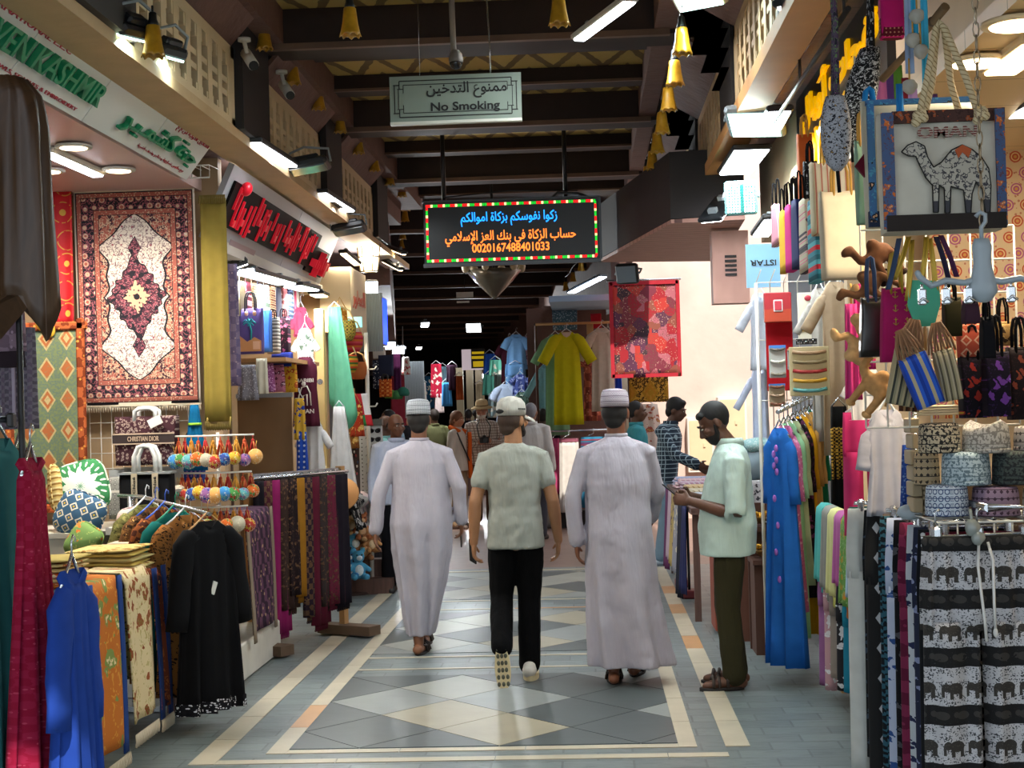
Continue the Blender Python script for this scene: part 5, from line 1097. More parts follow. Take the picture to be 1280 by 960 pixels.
for z in (1.75, 2.1): q = MB(); q.tube([(0, 0, z), (.08, -.05, z), (.1, -.05, z + .03)], .008, 5); q.build('hook', M_wire, T)
p = G(451, 492, 14.0); T = thing('flag', 'small red and white flag with green corner hanging by the sunglasses stand', 'flag', p); q = MB()
q.sheet(lambda u, v: ((u - .5) * .12 + v * .05, .01 * sin(v * 6), -.3 * v), 6, 10, .006, uvs=(1, -1)); q.build('flag_cloth', mat('flag_print', None, .8, fn=lambda nb: nb.mix(nb.uv()[0] > .5, nb.mix(nb.uv()[1] < -.66, C('#c01f2a'), C('#1f7a3a')), nb.mix(nb.uv()[1] < -.66, C('#d9d4d0'), C('#c01f2a')))), T); q = MB(); q.tube([(-.06, 0, -.3), (-.06, 0, .05)], .006, 5); q.build('flag_pole', M_hookwood, T)
# ---- sunglasses stand
p = GZ(462, 733, 0); Ys = 14.4; T = thing('sunglasses_stand', 'white pegboard stand with two columns of dark sunglasses', 'stand', (G(461, 600, Ys).x, Ys, 0)); z0 = G(461, 640, Ys).z; z1 = G(461, 532, Ys).z
q = MB(); q.box((0, .05, (z0 + z1) / 2), (.27, .06, z1 - z0), bev=.01); q.box((-.02, .01, (z0 + z1) / 2), (.03, .04, z1 - z0)); q.build('peg_panel', mat('peg_white', '#cfd2d2', .4), T); q = MB(); q.box((0, .05, z1 + .03), (.28, .1, .06)); q.build('top_cap', mat('cap_dark', '#4a4a44', .5), T); q = MB(); q.tube([(0, .05, 0), (0, .05, z0)], .025, 8); q.lathe([(.2, 0), (.18, .02), (.03, .04)], 20, c=(0, .05, 0)); q.build('base', M_greycase, T)
q = MB()
for k in range(22): z = z0 + (z1 - z0) * (k + .5) / 22; q.lathe([(.006, 0), (.006, .004)], 8, c=(-.06, .018, z), rot=Matrix.Rotation(pi/2, 3, 'X')); q.lathe([(.006, 0), (.006, .004)], 8, c=(.02, .018, z), rot=Matrix.Rotation(pi/2, 3, 'X'))
q.build('peg_holes', M_black, T)
def shades0():
    t = thing('sunglasses', '', 'sunglasses'); q = MB()
    for s in (-1, 1): q.lathe([(.0, -.004), (.026, -.003), (.028, 0), (.026, .003), (.0, .004)], 14, c=(s * .033, 0, 0), sx=1.05, sy=.85, rot=Matrix.Rotation(pi/2, 3, 'X'))
    q.build('lens', mat('dark_lens', '#0a0b10', .1), t); q = MB(); q.tube([(-.062, .0, .014), (-.02, -.004, .016), (0, -.004, .008), (.02, -.004, .016), (.062, 0, .014)], .004, 5)
    q.build('frame', mat('shade_frame', '#141214', .35), t); 
    for s in (-1, 1): q = MB(); q.tube([(s * .062, 0, .014), (s * .064, .05, .012), (s * .06, .09, -.01)], .003, 5); q.build('temple', mat('shade_frame', '#141214', .35), t)
    return t
g0 = shades0(); first = True
for k in range(10):
    z = z1 - .05 - (z1 - z0 - .08) * k / 9
    for j, x in enumerate((.075,)):
        loc = Vector((T.location.x + x, Ys - .06, z)); lab = f'dark sunglasses on the white pegboard, {ORD[k]} from the top'
        if first: g0.location = loc; g0['label'] = lab; g0['group'] = 'sunglasses on the pegboard'; g0.rotation_euler = (.2, 0, .5); first = False
        else: dup(g0, loc, None, lab, 'sunglasses on the pegboard', (.2, 0, .5))
Ts = thing('jewellery_stand', 'dark narrow stand crowded with trinkets left of the sunglasses', 'stand', (G(438, 600, 14.1).x, 14.1, 0)); q = MB(); q.box((0, .06, (z0 + z1) / 2 - .1), (.16, .05, z1 - z0 + .1), bev=.008); q.tube([(0, .06, 0), (0, .06, z0)], .02, 8); q.lathe([(.16, 0), (.14, .02), (.03, .03)], 16, c=(0, .06, 0)); q.build('stand_board', mat('stand_brown', '#3a2620', .7), Ts)
q = MB()
for k in range(70): q.ell((random.uniform(-.07, .07), .02, random.uniform(z0 - .1, z1 - .06)), (.008, .006, .014), k % 4, n=6, k=4)
o = q.build('trinkets', [mat('trinket_' + c, c, .4, .3) for c in ('#8a2a2a', '#c9a050', '#2a3a5a', '#d0ccc4')], Ts); o['kind'] = 'stuff'
# ---- table with printed cloth and soft toys
T = thing('cloth_table', 'low table under black and white printed cloth by the soft toys', 'table', (-2.42, 13.98, 0)); q = MB(); q.box((0, 0, .79), (.5, .95, .04)); q.build('tabletop', M_wood, T)
for sx in (-.2, .2):
    for sy in (-.42, .42): q = MB(); q.box((sx, sy, .39), (.04, .04, .77)); q.build('leg', M_wood, T)
random.seed(9)
for i, (c, c2, lab, kd) in enumerate((('#17171a', '#c9c7c4', 'black and white printed cloth heap, near end of low table', 'floral'), ('#d9c6cb', '#b89aa4', 'pale pink cloth heap at far end of the low table', 'plain'), ('#b9b6b2', '#5a5a60', 'grey printed cloth heap in the middle of the low table', 'floral'))):
    q = MB(); q.ell((0, 0, .06), (.24, .27, .1), n=28, k=12)
    q.v = [(x * (1 + .12 * sin(9 * math.atan2(y, x) + z * 20)), y * (1 + .1 * sin(7 * math.atan2(y, x))), max(0, z + .02 * sin(x * 30 + y * 23))) for x, y, z in q.v]
    tag(q.build('cloth_heap', fab(kd, c, c2, c, c2, s=1.6) if kd != 'plain' else fab('plain', c), None, (T.location.x + .1, 13.75 + (.0, .5, .25)[i], .81)), lab, 'cloth', 'heaped cloths on the low table')
    q = MB(); q.sheet(lambda u, v: (.02 * sin(u * 12 + v * 2) * v + .05 * v, (u - .5) * .46, -.2 * v), 14, 8, .008, uvs=(.46, -.2)); tag(q.build('table_drape', fab(kd, c, c2, c, c2, s=1.6) if kd != 'plain' else fab('plain', c), None, (T.location.x + .27, 13.78 + (.0, .5, .25)[i], .83)), lab.replace(' heap', ' hanging down'), 'cloth', 'cloths draped over the low table side')
def plush(p, s, cols, lab, rz=0., group='soft toys on the floor', snout=True, long=False):
    T = thing('soft_toy', lab, 'soft toy', p, rz, group); m, m2 = cols; q = MB()
    q.ell((0, 0, .09 * s), (.075 * s, .07 * s, .09 * s), n=14, k=8); q.ell((0, -.02 * s, .22 * s), (.062 * s, .06 * s, .06 * s), n=14, k=8)
    for sg in (-1, 1):
        q.tube([(sg * .05 * s, -.01 * s, .13 * s), (sg * .1 * s, -.05 * s, .09 * s)], [.028 * s, .024 * s], 8, 0, True, True); q.tube([(sg * .045 * s, -.03 * s, .03 * s), (sg * .06 * s, -.12 * s, .03 * s)], [.035 * s, .03 * s], 8, 0, True, True); q.ell((sg * .05 * s, -.01 * s, .275 * s), (.024 * s, .014 * s, .026 * s), n=8, k=6)
    remesh(q.build('body', m, T), .009 * s, 3)
    q = MB(); q.ell((0, -.075 * s, .21 * s), (.03 * s, .025 * s, .024 * s), n=10, k=6); q.ell((0, -.05 * s, .09 * s), (.045 * s, .04 * s, .055 * s), n=10, k=6); q.build('muzzle', m2, T)
    for sg in (-1, 1): q = MB(); q.ell((sg * .024 * s, -.074 * s, .24 * s), .008 * s, n=8, k=6); q.build('eye', M_black, T)
    return T
def fur(c): return mat('plush_' + c, None, .95, fn=lambda nb: nb.mix(nb.noise(nb.vec(*nb.ob()), 60., 3.), tuple(v * .7 for v in C(c)[:3]) + (1,), tuple(min(1, v * 1.25) for v in C(c)[:3]) + (1,)))
for x, y, s, c, c2, lab in ((440, 724, .95, '#4a9ac0', '#d8e4e8', 'pale blue soft toy seated lowest on the floor'), (428, 722, .9, '#3f86b8', '#e0d8d0', 'blue soft toy left of the lowest one'), (448, 700, .95, '#8a5a34', '#c9a070', 'brown soft toy in red hat beside the walking man'), (434, 690, .9, '#5aa8c8', '#dfe8ea', 'light blue soft toy behind the brown one'), (424, 690, .9, '#2a2a30', '#8a8a90', 'dark grey soft toy at the back of the heap'), (444, 674, .85, '#a8623a', '#d9b088', 'rust coloured soft toy on the top row'), (430, 668, .85, '#c9a878', '#e0d0b0', 'sandy soft toy on the top row'), (420, 664, .8, '#3a2c28', '#7a6a60', 'dark brown soft toy leftmost on the top row'), (456, 690, .8, '#b08050', '#e0c8a0', 'tan soft toy rightmost of the heap')):
    Yt = 13.9 if y > 710 else 14.05; P_ = G(x + 8, y, Yt); P_.z = max(.0, P_.z); plush(P_, s, (fur(c), fur(c2)), lab, random.uniform(.1, .7))
T = thing('toy_bench', 'low stepped bench under the soft toys', 'bench', (-2.14, 14.25, 0)); q = MB(); q.box((0, 0, .07), (.55, .3, .14)); q.box((0, .18, .15), (.55, .2, .3)); q.build('bench_body', M_wood, T)
# shop B ceiling lamps
for i, (a, b) in enumerate((((305, 341), (358, 355)), ((366, 358), (388, 363)))):
    bar_lamp('strip_lamp', GZ(*a, 2.77), GZ(*b, 2.77), .16, ['long white strip lamp on the ceiling of the second shop', 'short pale strip lamp deeper in the second shop'][i], power=40 if i == 0 else 25)
flood('flood_lamp', GZ(296, 334, 2.8), (.3, .2, -1), .2, .14, 'bright lamp at the near corner of the second shop ceiling', lit=M_tubew, power=30)
lamp_t = bar_lamp('strip_lamp', G(395, 368, 13.9), G(402, 371, 14.2), .12, 'small warm lamp at the far end of the second shop ceiling', face=M_warmlit, power=14, col=(1, .85, .6))
# ================================================================ GOODS ON THE RIGHT
random.seed(77)
# ---- elephant print trousers, nearest right
def ele(nb):
    u, v = nb.uv(); t = (v * -1. / .195 + .18).fr(); V = nb.vec(u, v); n = nb.noise(V, 170., 3.); n2 = nb.noise(V, 45., 2.)
    white = nb.mix((n2 * .5 + n) > .82, C('#b9b9bc'), C('#33363a')); dark = nb.mix(n > .68, C('#0b0b0d'), C('#3a3a3e'))
    a = ((u / .088).fr() - .5) * .088; b = (t - .70) * -.195
    body = (((a - .004) / .027) * ((a - .004) / .027) + (b / .019) * (b / .019)) < 1.
    head = hyp(a + .027, b - .003) < .014; legs = ((a + .010).abs().mn((a - .022).abs()) < .0065) * (b < 0.) * (b > -.036); tr = ((a + .038).abs() < .0045) * (b < .003) * (b > -.03)
    e = body.mx(head).mx(legs).mx(tr)
    a2 = (((u + .03) / .07).fr() - .5) * .07; b2 = (t - .17) * -.195
    e2 = ((((a2 / .022) * (a2 / .022) + (b2 / .014) * (b2 / .014)) < 1.).mx(hyp(a2 + .024, b2 - .003) < .01)) * (n2 > .35)
    o = nb.mix(e, white, nb.mix(n > .6, C('#33302c'), C('#4a4640'))); d = nb.mix(e2, dark, C('#34322f'))
    return nb.mix(t < .34, o, d)
M_ele = mat('elephant_print', None, .9, fn=ele)
Y = 5.25; p = G(1222, 676, Y); T = thing('trousers', 'black and white elephant print trousers with drawstring, nearest on the right', 'trousers', p)
q = MB(); n = 72
def legs_mb(q, w, L, cr, t=.07, amp=.014, gap=.006, nf=9, hem=1.05):
    rings = []; uv = []
    for k in range(6):
        z = -cr * k / 5; hw = w / 2 * (.93 + .07 * min(1, k / 3)); rings.append([(hw * math.copysign(abs(cos(2*pi*i/n)) ** .6, cos(2*pi*i/n)), t / 2 * (1 if k else .6) * sin(2*pi*i/n) + amp * (.6 + .1 * k) * sin(nf * 2 * cos(2*pi*i/n)), z) for i in range(n)]); uv += [(x + .5, z_) for x, y_, z_ in rings[-1]]
    q.loft(rings, 0, True, True, uv)
    for sg in (-1, 1):
        rings = []; uv = []
        for k in range(12):
            f = k / 11; z = -cr * .9 - (L - cr * .9) * f; hw = w / 4 * (1 + (hem - 1) * f) - gap; xc = sg * (w / 4 + .006 * f)
            rings.append([(xc + hw * math.copysign(abs(cos(2*pi*i/n)) ** .7, cos(2*pi*i/n)), t * .55 * sin(2*pi*i/n) + amp * sin(nf * .7 * cos(2*pi*i/n) + sg + f), z) for i in range(n)]); uv += [(x + .5, z_) for x, y_, z_ in rings[-1]]
        q.loft(rings, 0, True, True, uv)
legs_mb(q, .40, .98, .30); q.build('trouser_legs', M_ele, T)
q = MB(); q.lathe([(.2, -.03), (.205, 0), (.2, .02)], 40, sx=.93, sy=.22); q.build('waistband', M_ele, T)
q = MB(); q.tube([(-.01, -.055, 0), (-.02, -.075, -.08), (-.005, -.08, -.26), (.0, -.078, -.33)], .005, 6); q.tube([(.02, -.055, 0), (.03, -.075, -.06), (.028, -.08, -.2), (.03, -.078, -.29)], .005, 6); q.ell((.03, -.078, -.3), (.008, .008, .016), n=8, k=6); q.build('drawstring', M_wrap, T)
q = MB(); q.tube([(-.19, 0, .015), (.22, 0, .025)], .006, 6)
for x in (-.14, .0, .16): q.box((x, 0, .03), (.035, .05, .045), bev=.008); q.tube([(x, 0, .05), (x, 0, .1), (x + .015, 0, .11)], .004, 5)
q.build('clip_hanger', M_chrome, T)
# ---- wire basket shelf and caps
a = G(1160, 645, 5.5); T = thing('wire_shelf', 'white wire shelf carrying the stacked embroidered caps', 'shelf', (a.x + .3, 5.55, 0)); q = MB(); zt = a.z - .012; zb = zt - .11
for y in (-.22, .0, .22): q.tube([(-.3, y, zt), (.45, y, zt)], .005, 6)
q.tube([(-.3, -.22, zb), (.45, -.22, zb)], .005, 6); q.tube([(-.3, -.22, zb + .05), (.45, -.22, zb + .05)], .004, 6)
for i in range(13): x = -.3 + .0625 * i; q.tube([(x, -.22, zb), (x, -.22, zt), (x, .22, zt)], .0035, 5)
q.build('wire_mesh', M_wire, T); 
for x in (-.28, .43): q = MB(); q.tube([(x, .22, 0), (x, .22, zt + .4)], .015, 8); q.build('post', M_chrome, T)
q = MB(); q.box((.08, .24, zb + .06), (.72, .02, .3)); q.build('back_board', speck('#5a4632', .2, 6), T)
def capm(c, c2, kind, s=1.):
    def f(nb):
        u, v = nb.uv(); a = (u * (40 * s)).fr() - .5; b = (v * (40 * s)).fr() - .5; r = hyp(a, b); n = nb.noise(nb.vec(u, v), 90., 2.)
        k = ((r < .42) * (r > .28)) if kind == 'ring' else (((a * 2.).abs() + (b * 2.).abs()) < .6) if kind == 'dia' else ((n > .52))
        o = nb.mix(k, C(c), C(c2)); ln = ((v * 32.).fr() < .1); return nb.mix(ln, o, C(c2))
    return mat(f'cap_{c}_{c2}_{kind}', None, .85, fn=f)
def cap(p, m, lab, r=.088, h=.105, crease=0., rz=0., group='embroidered caps on the wire shelf', mt=None):
    T = thing('embroidered_cap', lab, 'cap', p, rz, group); q = MB(); rings = []; uv = []; n = 36
    for (rr, z) in ((1., 0), (1.0, h * .3), (.985, h * .6), (.95, h * .9), (.9, h), (.6, h * 1.03), (.2, h * 1.03)):
        rings.append([(r * rr * cos(2*pi*i/n), r * rr * .92 * sin(2*pi*i/n), z + (crease * (1 - abs(cos(2*pi*i/n))) * (1 if z > h * .8 else 0) * rr)) for i in range(n)]); uv += [(r * 2*pi*i/n, z if rr > .85 else h + (1 - rr) * r) for i in range(n)]
    q.loft(rings, 0, True, True, uv); q.build('cap_body', m, T); q = MB(); q.lathe([(r * 1.01, .0), (r * 1.015, .012), (r * 1.005, .016)], 36, sy=.92); q.build('brim_band', mt or m, T); return T
def cp(x0, x1, yb, hpx, Yc, m, lab, crease=0., mt=None):
    pl_ = G((x0 + x1) / 2, yb, Yc); r = S(x1 - x0, Yc) / 2 * .97; cap(pl_, m, lab, r, S(hpx, Yc), crease, random.uniform(0, 6), mt=mt)
Yc = 5.5; zsh = zt + .006
cp(1155, 1213, 644, 37, Yc, capm('#c3d0dc', '#27406e', 'ring'), 'white cap with blue scale pattern on the bottom row of the shelf')
cp(1214, 1276, 644, 35, Yc, capm('#8a7488', '#3a2638', 'dia'), 'mauve cap with dark square pattern on the bottom row, right')
cp(1277, 1338, 644, 35, Yc, capm('#c9c2b4', '#5a4a3a', 'dia'), 'beige patterned cap cut by the right edge, bottom row')
cp(1142, 1176, 606, 40, Yc + .12, capm('#a89474', '#2a2420', 'dia'), 'tan cap with dark lozenges, left of the middle row')
cp(1176, 1240, 606, 40, Yc, capm('#a9bcc4', '#5d727c', 'noise'), 'pale blue grey flower cap in the middle row')
cp(1241, 1302, 605, 40, Yc, capm('#3a4440', '#14181a', 'noise'), 'dark green patterned cap in the middle row, right')
cp(1148, 1201, 566, 36, Yc, capm('#b0a48c', '#141414', 'noise'), 'black and tan cap with striped rim on the top row')
cp(1202, 1264, 566, 30, Yc, capm('#b0aca4', '#77746e', 'noise'), 'grey cap with creased peak on the top row', .035)
cp(1266, 1326, 563, 30, Yc, capm('#9a9088', '#3a3430', 'dia'), 'brownish grey cap at the right edge of the top row')
for i, (x0, x1, y0, y1) in enumerate(((1134, 1150, 522, 640), (1150, 1162, 606, 642))):
    a = G(x0, y0, Yc + .2); b = G(x1, y1, Yc + .2); T = thing('cap_box', ['tall stack of tan card sleeves left of the caps', 'small tan card sleeve beside the blue scale cap'][i], 'box', ((a.x + b.x) / 2, Yc + .2, b.z)); q = MB()
    for k in range(6): hh_ = (a.z - b.z) / 6; q.box((random.uniform(-.004, .004), 0, hh_ * (k + .5)), (b.x - a.x, .12, hh_ * .93), bev=.004)
    q.build('sleeves', speck('#a08f70', .15, 8), T)
p = G(1165, 519, Yc); T = thing('folded_cloth', 'cream folded cloth with ruffled edge above the top caps', 'cloth', p); q = MB()
for k in range(4): q.box((.02, .0, .004 + k * .009), (.15 - k * .006, .12, .008), bev=.003)
q.build('folds', fab('plain', '#c4b496'), T)
p = G(1215, 652, 5.2); T = thing('plastic_bag', 'knotted clear plastic bag hanging from the wire shelf', 'bag', p); q = MB(); q.ell((0, 0, -.02), (.028, .025, .03), n=14, k=8); q.ell((.015, -.01, -.055), (.022, .02, .025), n=12, k=6); q.v = [(x * (1 + .15 * sin(40 * z + 9 * x * 30)), y, z) for x, y, z in q.v]; q.tube([(0, 0, .0), (0, .02, .04)], .006, 6); q.build('bag_body', mat('clear_plastic', '#8d9490', .15, spec=.8), T)
# ---- row of long trousers on a rail along the passage
T = thing('clothes_rail', 'chrome rail crowded with clip hangers above the long trousers', 'rack', (1.36, 6.15, 0)); q = MB(); q.tube([(0, -.85, 1.31), (0, .85, 1.31)], .013, 8); q.build('rail', M_chrome, T)
for y in (-.84, .84): q = MB(); q.tube([(.16, y, 0), (.16, y, 1.31), (0, y, 1.31)], .016, 8); q.build('post', M_chrome, T)
TR = [('#5a1528', None, 'maroon', 'damask'), ('#15181c', '#c4c8cc', 'black and white print', 'dots'), ('#2a2f45', '#8a94b8', 'navy print', 'floral'), ('#b9c0c8', '#2a3050', 'white with navy print', 'floral'), ('#5a1a34', '#7a2a4a', 'plum', 'damask'), ('#101216', '#4a4c52', 'black leaf print', 'floral'), ('#b0bcd4', '#2f4f8a', 'pale blue print', 'floral'), ('#141a20', '#2f5a6a', 'black and teal print', 'ikat'), ('#6a5a50', '#2a201c', 'brown print', 'floral'), ('#0e0f12', '#c9c9cc', 'black with white drops', 'ikatd'), ('#17191c', '#3a4a5a', 'charcoal print', 'floral'), ('#cfd2cc', '#9aa4a4', 'white', 'plain'), ('#12443f', None, 'bottle green', 'plain')]
M_drop = mat('white_drop_print', None, .9, fn=lambda nb: nb.mix((((((nb.uv()[0] * 10.).fr() - .5) * 2.2).abs() + (((nb.uv()[1] * 8.).fr() - .5) * 1.6).abs()) < .32) , C('#0d0e11'), C('#b4b8be')))
for i, (c, c2, nm, kd) in enumerate(TR):
    y = 5.42 + i * .115; wv = random.uniform(.32, .4); T = thing('trousers', f'{nm} long trousers, {ORD[i]} from the near end of the right rail', 'trousers', (1.33 + (.0 if i % 2 else .02) - .05 * (i > 10), y, 1.22), R(random.uniform(-8, 8)), 'long trousers on the right rail')
    m = M_drop if kd == 'ikatd' else fab('plain', c) if kd == 'plain' or not c2 else fab(kd, c, c2, c, c2, s=2.2)
    q = MB(); n = 40; legs_mb(q, wv, random.uniform(1.02, 1.16), .3, .06, .012, nf=6); q.build('trouser_legs', m, T)
    q = MB(); q.tube([(-.14, 0, .02), (.14, 0, .02)], .005, 6); q.tube([(0, 0, .02), (0, 0, .07), (.012, 0, .1), (.024, 0, .09)], .004, 5)
    for x in (-.11, .11): q.box((x, 0, .01), (.022, .04, .05), bev=.006)
    q.build('clip_hanger', M_chrome, T)
n = 72
# ---- shawls folded over a bar
T = thing('shawl_bar', 'low wooden bar carrying folded pastel shawls', 'rack', (1.34, 8.0, 0)); q = MB(); q.tube([(0, -.95, 1.03), (0, .95, 1.03)], .03, 10); q.build('bar', M_hookwood, T)
for y in (-.9, .9): q = MB(); q.box((.1, y, .5), (.05, .05, 1.0)); q.box((.05, y, 1.0), (.14, .04, .04)); q.build('post', M_hookwood, T)
def drape(p, w, L1, L2, m, name, lab, cat, group, r=.04, fr=None, knot=None):
    T = thing(name, lab, cat, p, 0, group); q = MB()
    def f(u, v):
        s = v * (L1 + L2 + pi * r) - L1; y = (u - .5) * w * (1 + .1 * max(0, -s / L1))
        if s < 0: return (-r - .03 * (-s) + .012 * sin(u * 11) * (-s / L1), y, s)
        if s < pi * r: a = s / r; return (-r * cos(a), y, r * sin(a))
        return (r + .006 * sin(u * 9), y, -(s - pi * r))
    q.sheet(f, 10, 26, .02, uvs=(w, L1 + L2)); q.build('cloth', m, T)
    if fr: q = MB(); q.M = Matrix.Translation((-r - .03 * L1, 0, 0)) @ Matrix.Rotation(pi/2, 4, 'Z'); fringe(q, -w/2, w/2, -L1 + .01, .07, 16, 0, 0, .004); q.build('fringe', fr, T)
    return T
SH = [('#cbb9a0', 'cream', '#cbb9a0'), ('#c3ccd6', 'pearl white', '#c9c0b0'), ('#9ab4c6', 'icy blue', None), ('#5f8a45', 'leaf green paisley', '#c9762a'), ('#a85a94', 'orchid', None), ('#c9c88a', 'pale yellow', '#d9d470'), ('#8a8a84', 'grey', None), ('#56b0ac', 'turquoise', None)]
for i, (c, nm, fr) in enumerate(SH):
    drape((1.34, 7.22 + i * .215, 1.06), .205, random.uniform(.33, .42), .3, fab('floral', c, '#a08a3c', '#8ab070', '#c9762a', s=2) if 'paisley' in nm else fab('plain', c), 'shawl', f'{nm} shawl folded over the low bar, {ORD[i]} from the near end', 'shawl', 'pastel shawls on the low bar', fr=fab('plain', fr) if fr else fab('plain', c))
LT = [('#7a1f5a', 'plum pink'), ('#2f2f8a', 'violet blue'), ('#1f1f24', 'black'), ('#1f7a94', 'teal blue'), ('#26262a', 'black and white flowered'), ('#8a8078', 'taupe'), ('#b08a90', 'dusty pink print'), ('#8a5a86', 'mauve')]
T = thing('clothes_rail', 'low chrome rail hidden under the pastel shawls', 'rack', (1.44, 8.0, 0)); q = MB(); q.tube([(0, -.95, .74), (0, .95, .74)], .012, 8); q.tube([(0, -.95, 0), (0, -.95, .74)], .012, 8); q.tube([(0, .95, 0), (0, .95, .74)], .012, 8); q.build('rail', M_chrome, T)
for i, (c, nm) in enumerate(LT):
    T = thing('trousers', f'{nm} short trousers under the pastel shawls, {ORD[i]} from the near end', 'trousers', (1.42, 7.25 + i * .21, .73), 0, 'trousers under the shawl bar'); q = MB(); n = 32; legs_mb(q, .3, random.uniform(.52, .66), .2, .06, .012, nf=5); q.build('trouser_legs', fab('floral', c, '#c9c9cc', c, '#d9d9dc', s=2) if 'flower' in nm or 'print' in nm else fab('plain', c), T); q = MB(); q.tube([(-.12, 0, .01), (.12, 0, .01)], .005, 6); q.build('hanger', M_chrome, T)
n = 72
for i, (c, kd, c2) in enumerate((('#c9cdd4', 'plain', ''), ('#b07a94', 'hstripe', '#c9c0c8'), ('#b9c0c4', 'plain', ''), ('#a8705a', 'floral', '#5a8a6a'), ('#d0c4c0', 'hstripe', '#a86a7a'), ('#c9d0d0', 'plain', ''))):
    p = G(1052, 650, 7.2); q = MB(); q.box((0, 0, .014), (.3 - .01 * i, .34, .027), bev=.012); tag(q.build('folded_cloth', fab(kd, c, c2 or c, c, s=2) if kd != 'plain' else fab('plain', c), None, (1.5, 7.35, 1.06 + i * .029), random.uniform(-.1, .1)), f'pastel folded cloth behind the shawls, {"topmost" if i == 5 else "lowest" if i == 0 else ORD[i] + " up"} of the stack', 'cloth', 'pastel folded cloths')
T = thing('stack_table', 'small table under the pastel folded cloths', 'table', (1.56, 7.35, 0)); q = MB(); q.box((0, 0, 1.035), (.36, .42, .03)); q.build('tabletop', M_wood, T)
for sx in (-.15, .15):
    for sy in (-.18, .18): q = MB(); q.box((sx, sy, .51), (.03, .03, 1.02)); q.build('leg', M_wood, T)
# ---- sloping arm with kaftans
A = G(972, 515, 9.15); Bq = G(1020, 491, 9.95); d = Bq - A; T = thing('kaftan_rack', 'sloping chrome arm holding a fan of bright kaftans', 'rack', Bq); q = MB(); q.tube([A - Bq, (0, 0, 0), (.1, .02, 0)], .014, 8)
for k in range(8): pp = (A - Bq) * (k / 8); q.tube([pp + Vector((0, 0, .012)), pp + Vector((0, 0, .03))], .006, 6)
q.build('arm', M_chrome, T); q = MB(); q.tube([(.1, .02, .3), (.1, .02, -Bq.z)], .02, 8); q.build('post', M_chrome, T)
KF = [(fab('plain', '#2466b8'), 'bright blue kaftan with pink embroidery, front of the sloping arm', 1.42, fab('floral', '#2466b8', '#8a5ac0', '#2f70c0', '#a06ac8', s=1.5)), (fab('floral', '#c46a9a', '#d9a8c0', '#a84a80', '#e0c0d0', s=2), 'pink print kaftan, second on the sloping arm', 1.12, None), (fab('plain', '#8fc49a'), 'mint green kaftan, third on the sloping arm', 1.3, None), (fab('plain', '#a8b48c'), 'sage kaftan, fourth on the sloping arm', 1.0, None), (fab('floral', '#1a1418', '#5a2a4a', '#2a1a20', '#8a3a5a', s=1.6), 'black flowered kaftan, fifth on the sloping arm', 1.1, None), (fab('plain', '#d0951a'), 'mustard yellow kaftan, sixth on the sloping arm', 1.35, None), (fab('plain', '#b88a4a'), 'tan kaftan, seventh on the sloping arm', 1.0, None), (fab('plain', '#d0a468'), 'light orange kaftan, eighth on the sloping arm', .95, None), (fab('plain', '#1f7a58'), 'emerald kaftan, last on the sloping arm', 1.15, None)]
for i, (m, lab, L, tr) in enumerate(KF):
    pp = A.lerp(Bq, .03 + i * .11) + Vector((0, 0, -.1)); Tk = garment('kaftan', lab, 'kaftan', pp, R(-58 - i), m, L, .115, .14 + .02 * (i == 0), .34, .042, 86, 'kaftans on the sloping arm', folds=2.6, amp=.022, hm=M_chrome, t=.045, ph=i * 1.4, trim=None, neck=.05)
    if i == 0:
        q = MB()
        for k in range(9): q.ell((.012 * (-1) ** k, -.04 - .004 * (k > 4), -.12 - .035 * k if k < 5 else -.42 - .16 * (k - 5)), (.016, .008, .022), n=8, k=6)
        q.build('embroidery', mat('pink_thread', '#9a62b8', .8), Tk)
T = thing('scarf', 'black scarf with gold patterned band beside the emerald kaftan', 'scarf', G(1048, 508, 8.9)); q = MB(); hang(q, .09, .14, .85, .05, 3, .02); q.build('cloth', fab('plain', '#101010'), T); q = MB(); hang(q, .1, .11, .3, .055, 3, .02, top=-.12); q.build('gold_band', fab('ikat', '#b08a34', '#1a1612', '#8a6a24', s=3), T); q = MB(); q.tube([(-.04, 0, 0), (0, 0, .05), (.04, 0, 0)], .005, 5); q.build('hanger', M_chrome, T)
# ---- things behind the arm: robes, boxes, bracelet cards
def rshirt(px, py, Y, wpx, hpx, m, lab, **k): return shirt(px, py, Y, wpx, hpx, m, lab, **k)
rshirt(950, 366, 11.0, 34, 96, fab('plain', '#cfd3dc'), 'white long-sleeved robe hanging left of the red box', name='robe')
rshirt(949, 455, 11.2, 26, 130, fab('plain', '#b8c0d4'), 'pale bluish white robe hanging below the first white robe')
rshirt(1044, 352, 9.3, 46, 215, fab('plain', '#b09a80'), 'faded beige robe hanging behind the bracelet card', slv=.1)
rshirt(1024, 360, 9.6, 30, 190, fab('plain', '#a8a49c'), 'greyish robe hanging beside the faded beige one', slv=.1)
def carton(x0, y0, x1, y1, Y, d, m, lab, name='carton', cat='box'):
    a = G(x0, y0, Y); b = G(x1, y1, Y); T = thing(name, lab, cat, ((a.x + b.x) / 2, Y, b.z)); w, h = b.x - a.x, a.z - b.z; q = MB(); q.box((0, d / 2, h / 2), (w, d, h), bev=.004); q.build('box_body', m, T); return T, w, h
T, w, h = carton(955, 366, 990, 402, 9.9, .06, mat('box_red', None, .5, fn=lambda nb: nb.mix((nb.ob()[2] * 14. + nb.noise(nb.vec(*nb.ob()), 14.) * .8) > 1.6, C('#a83a1e'), C('#9a1a24'))), 'red and orange incense box with small white panel'); q = MB(); q.box((0, -.004, h * .55), (w * .34, .008, h * .4), bev=.003); q.build('label_panel', M_wrap, T); q = MB(); q.box((0, -.009, h * .55), (w * .26, .008, h * .32), bev=.003); q.build('inner_panel', M_red, T)
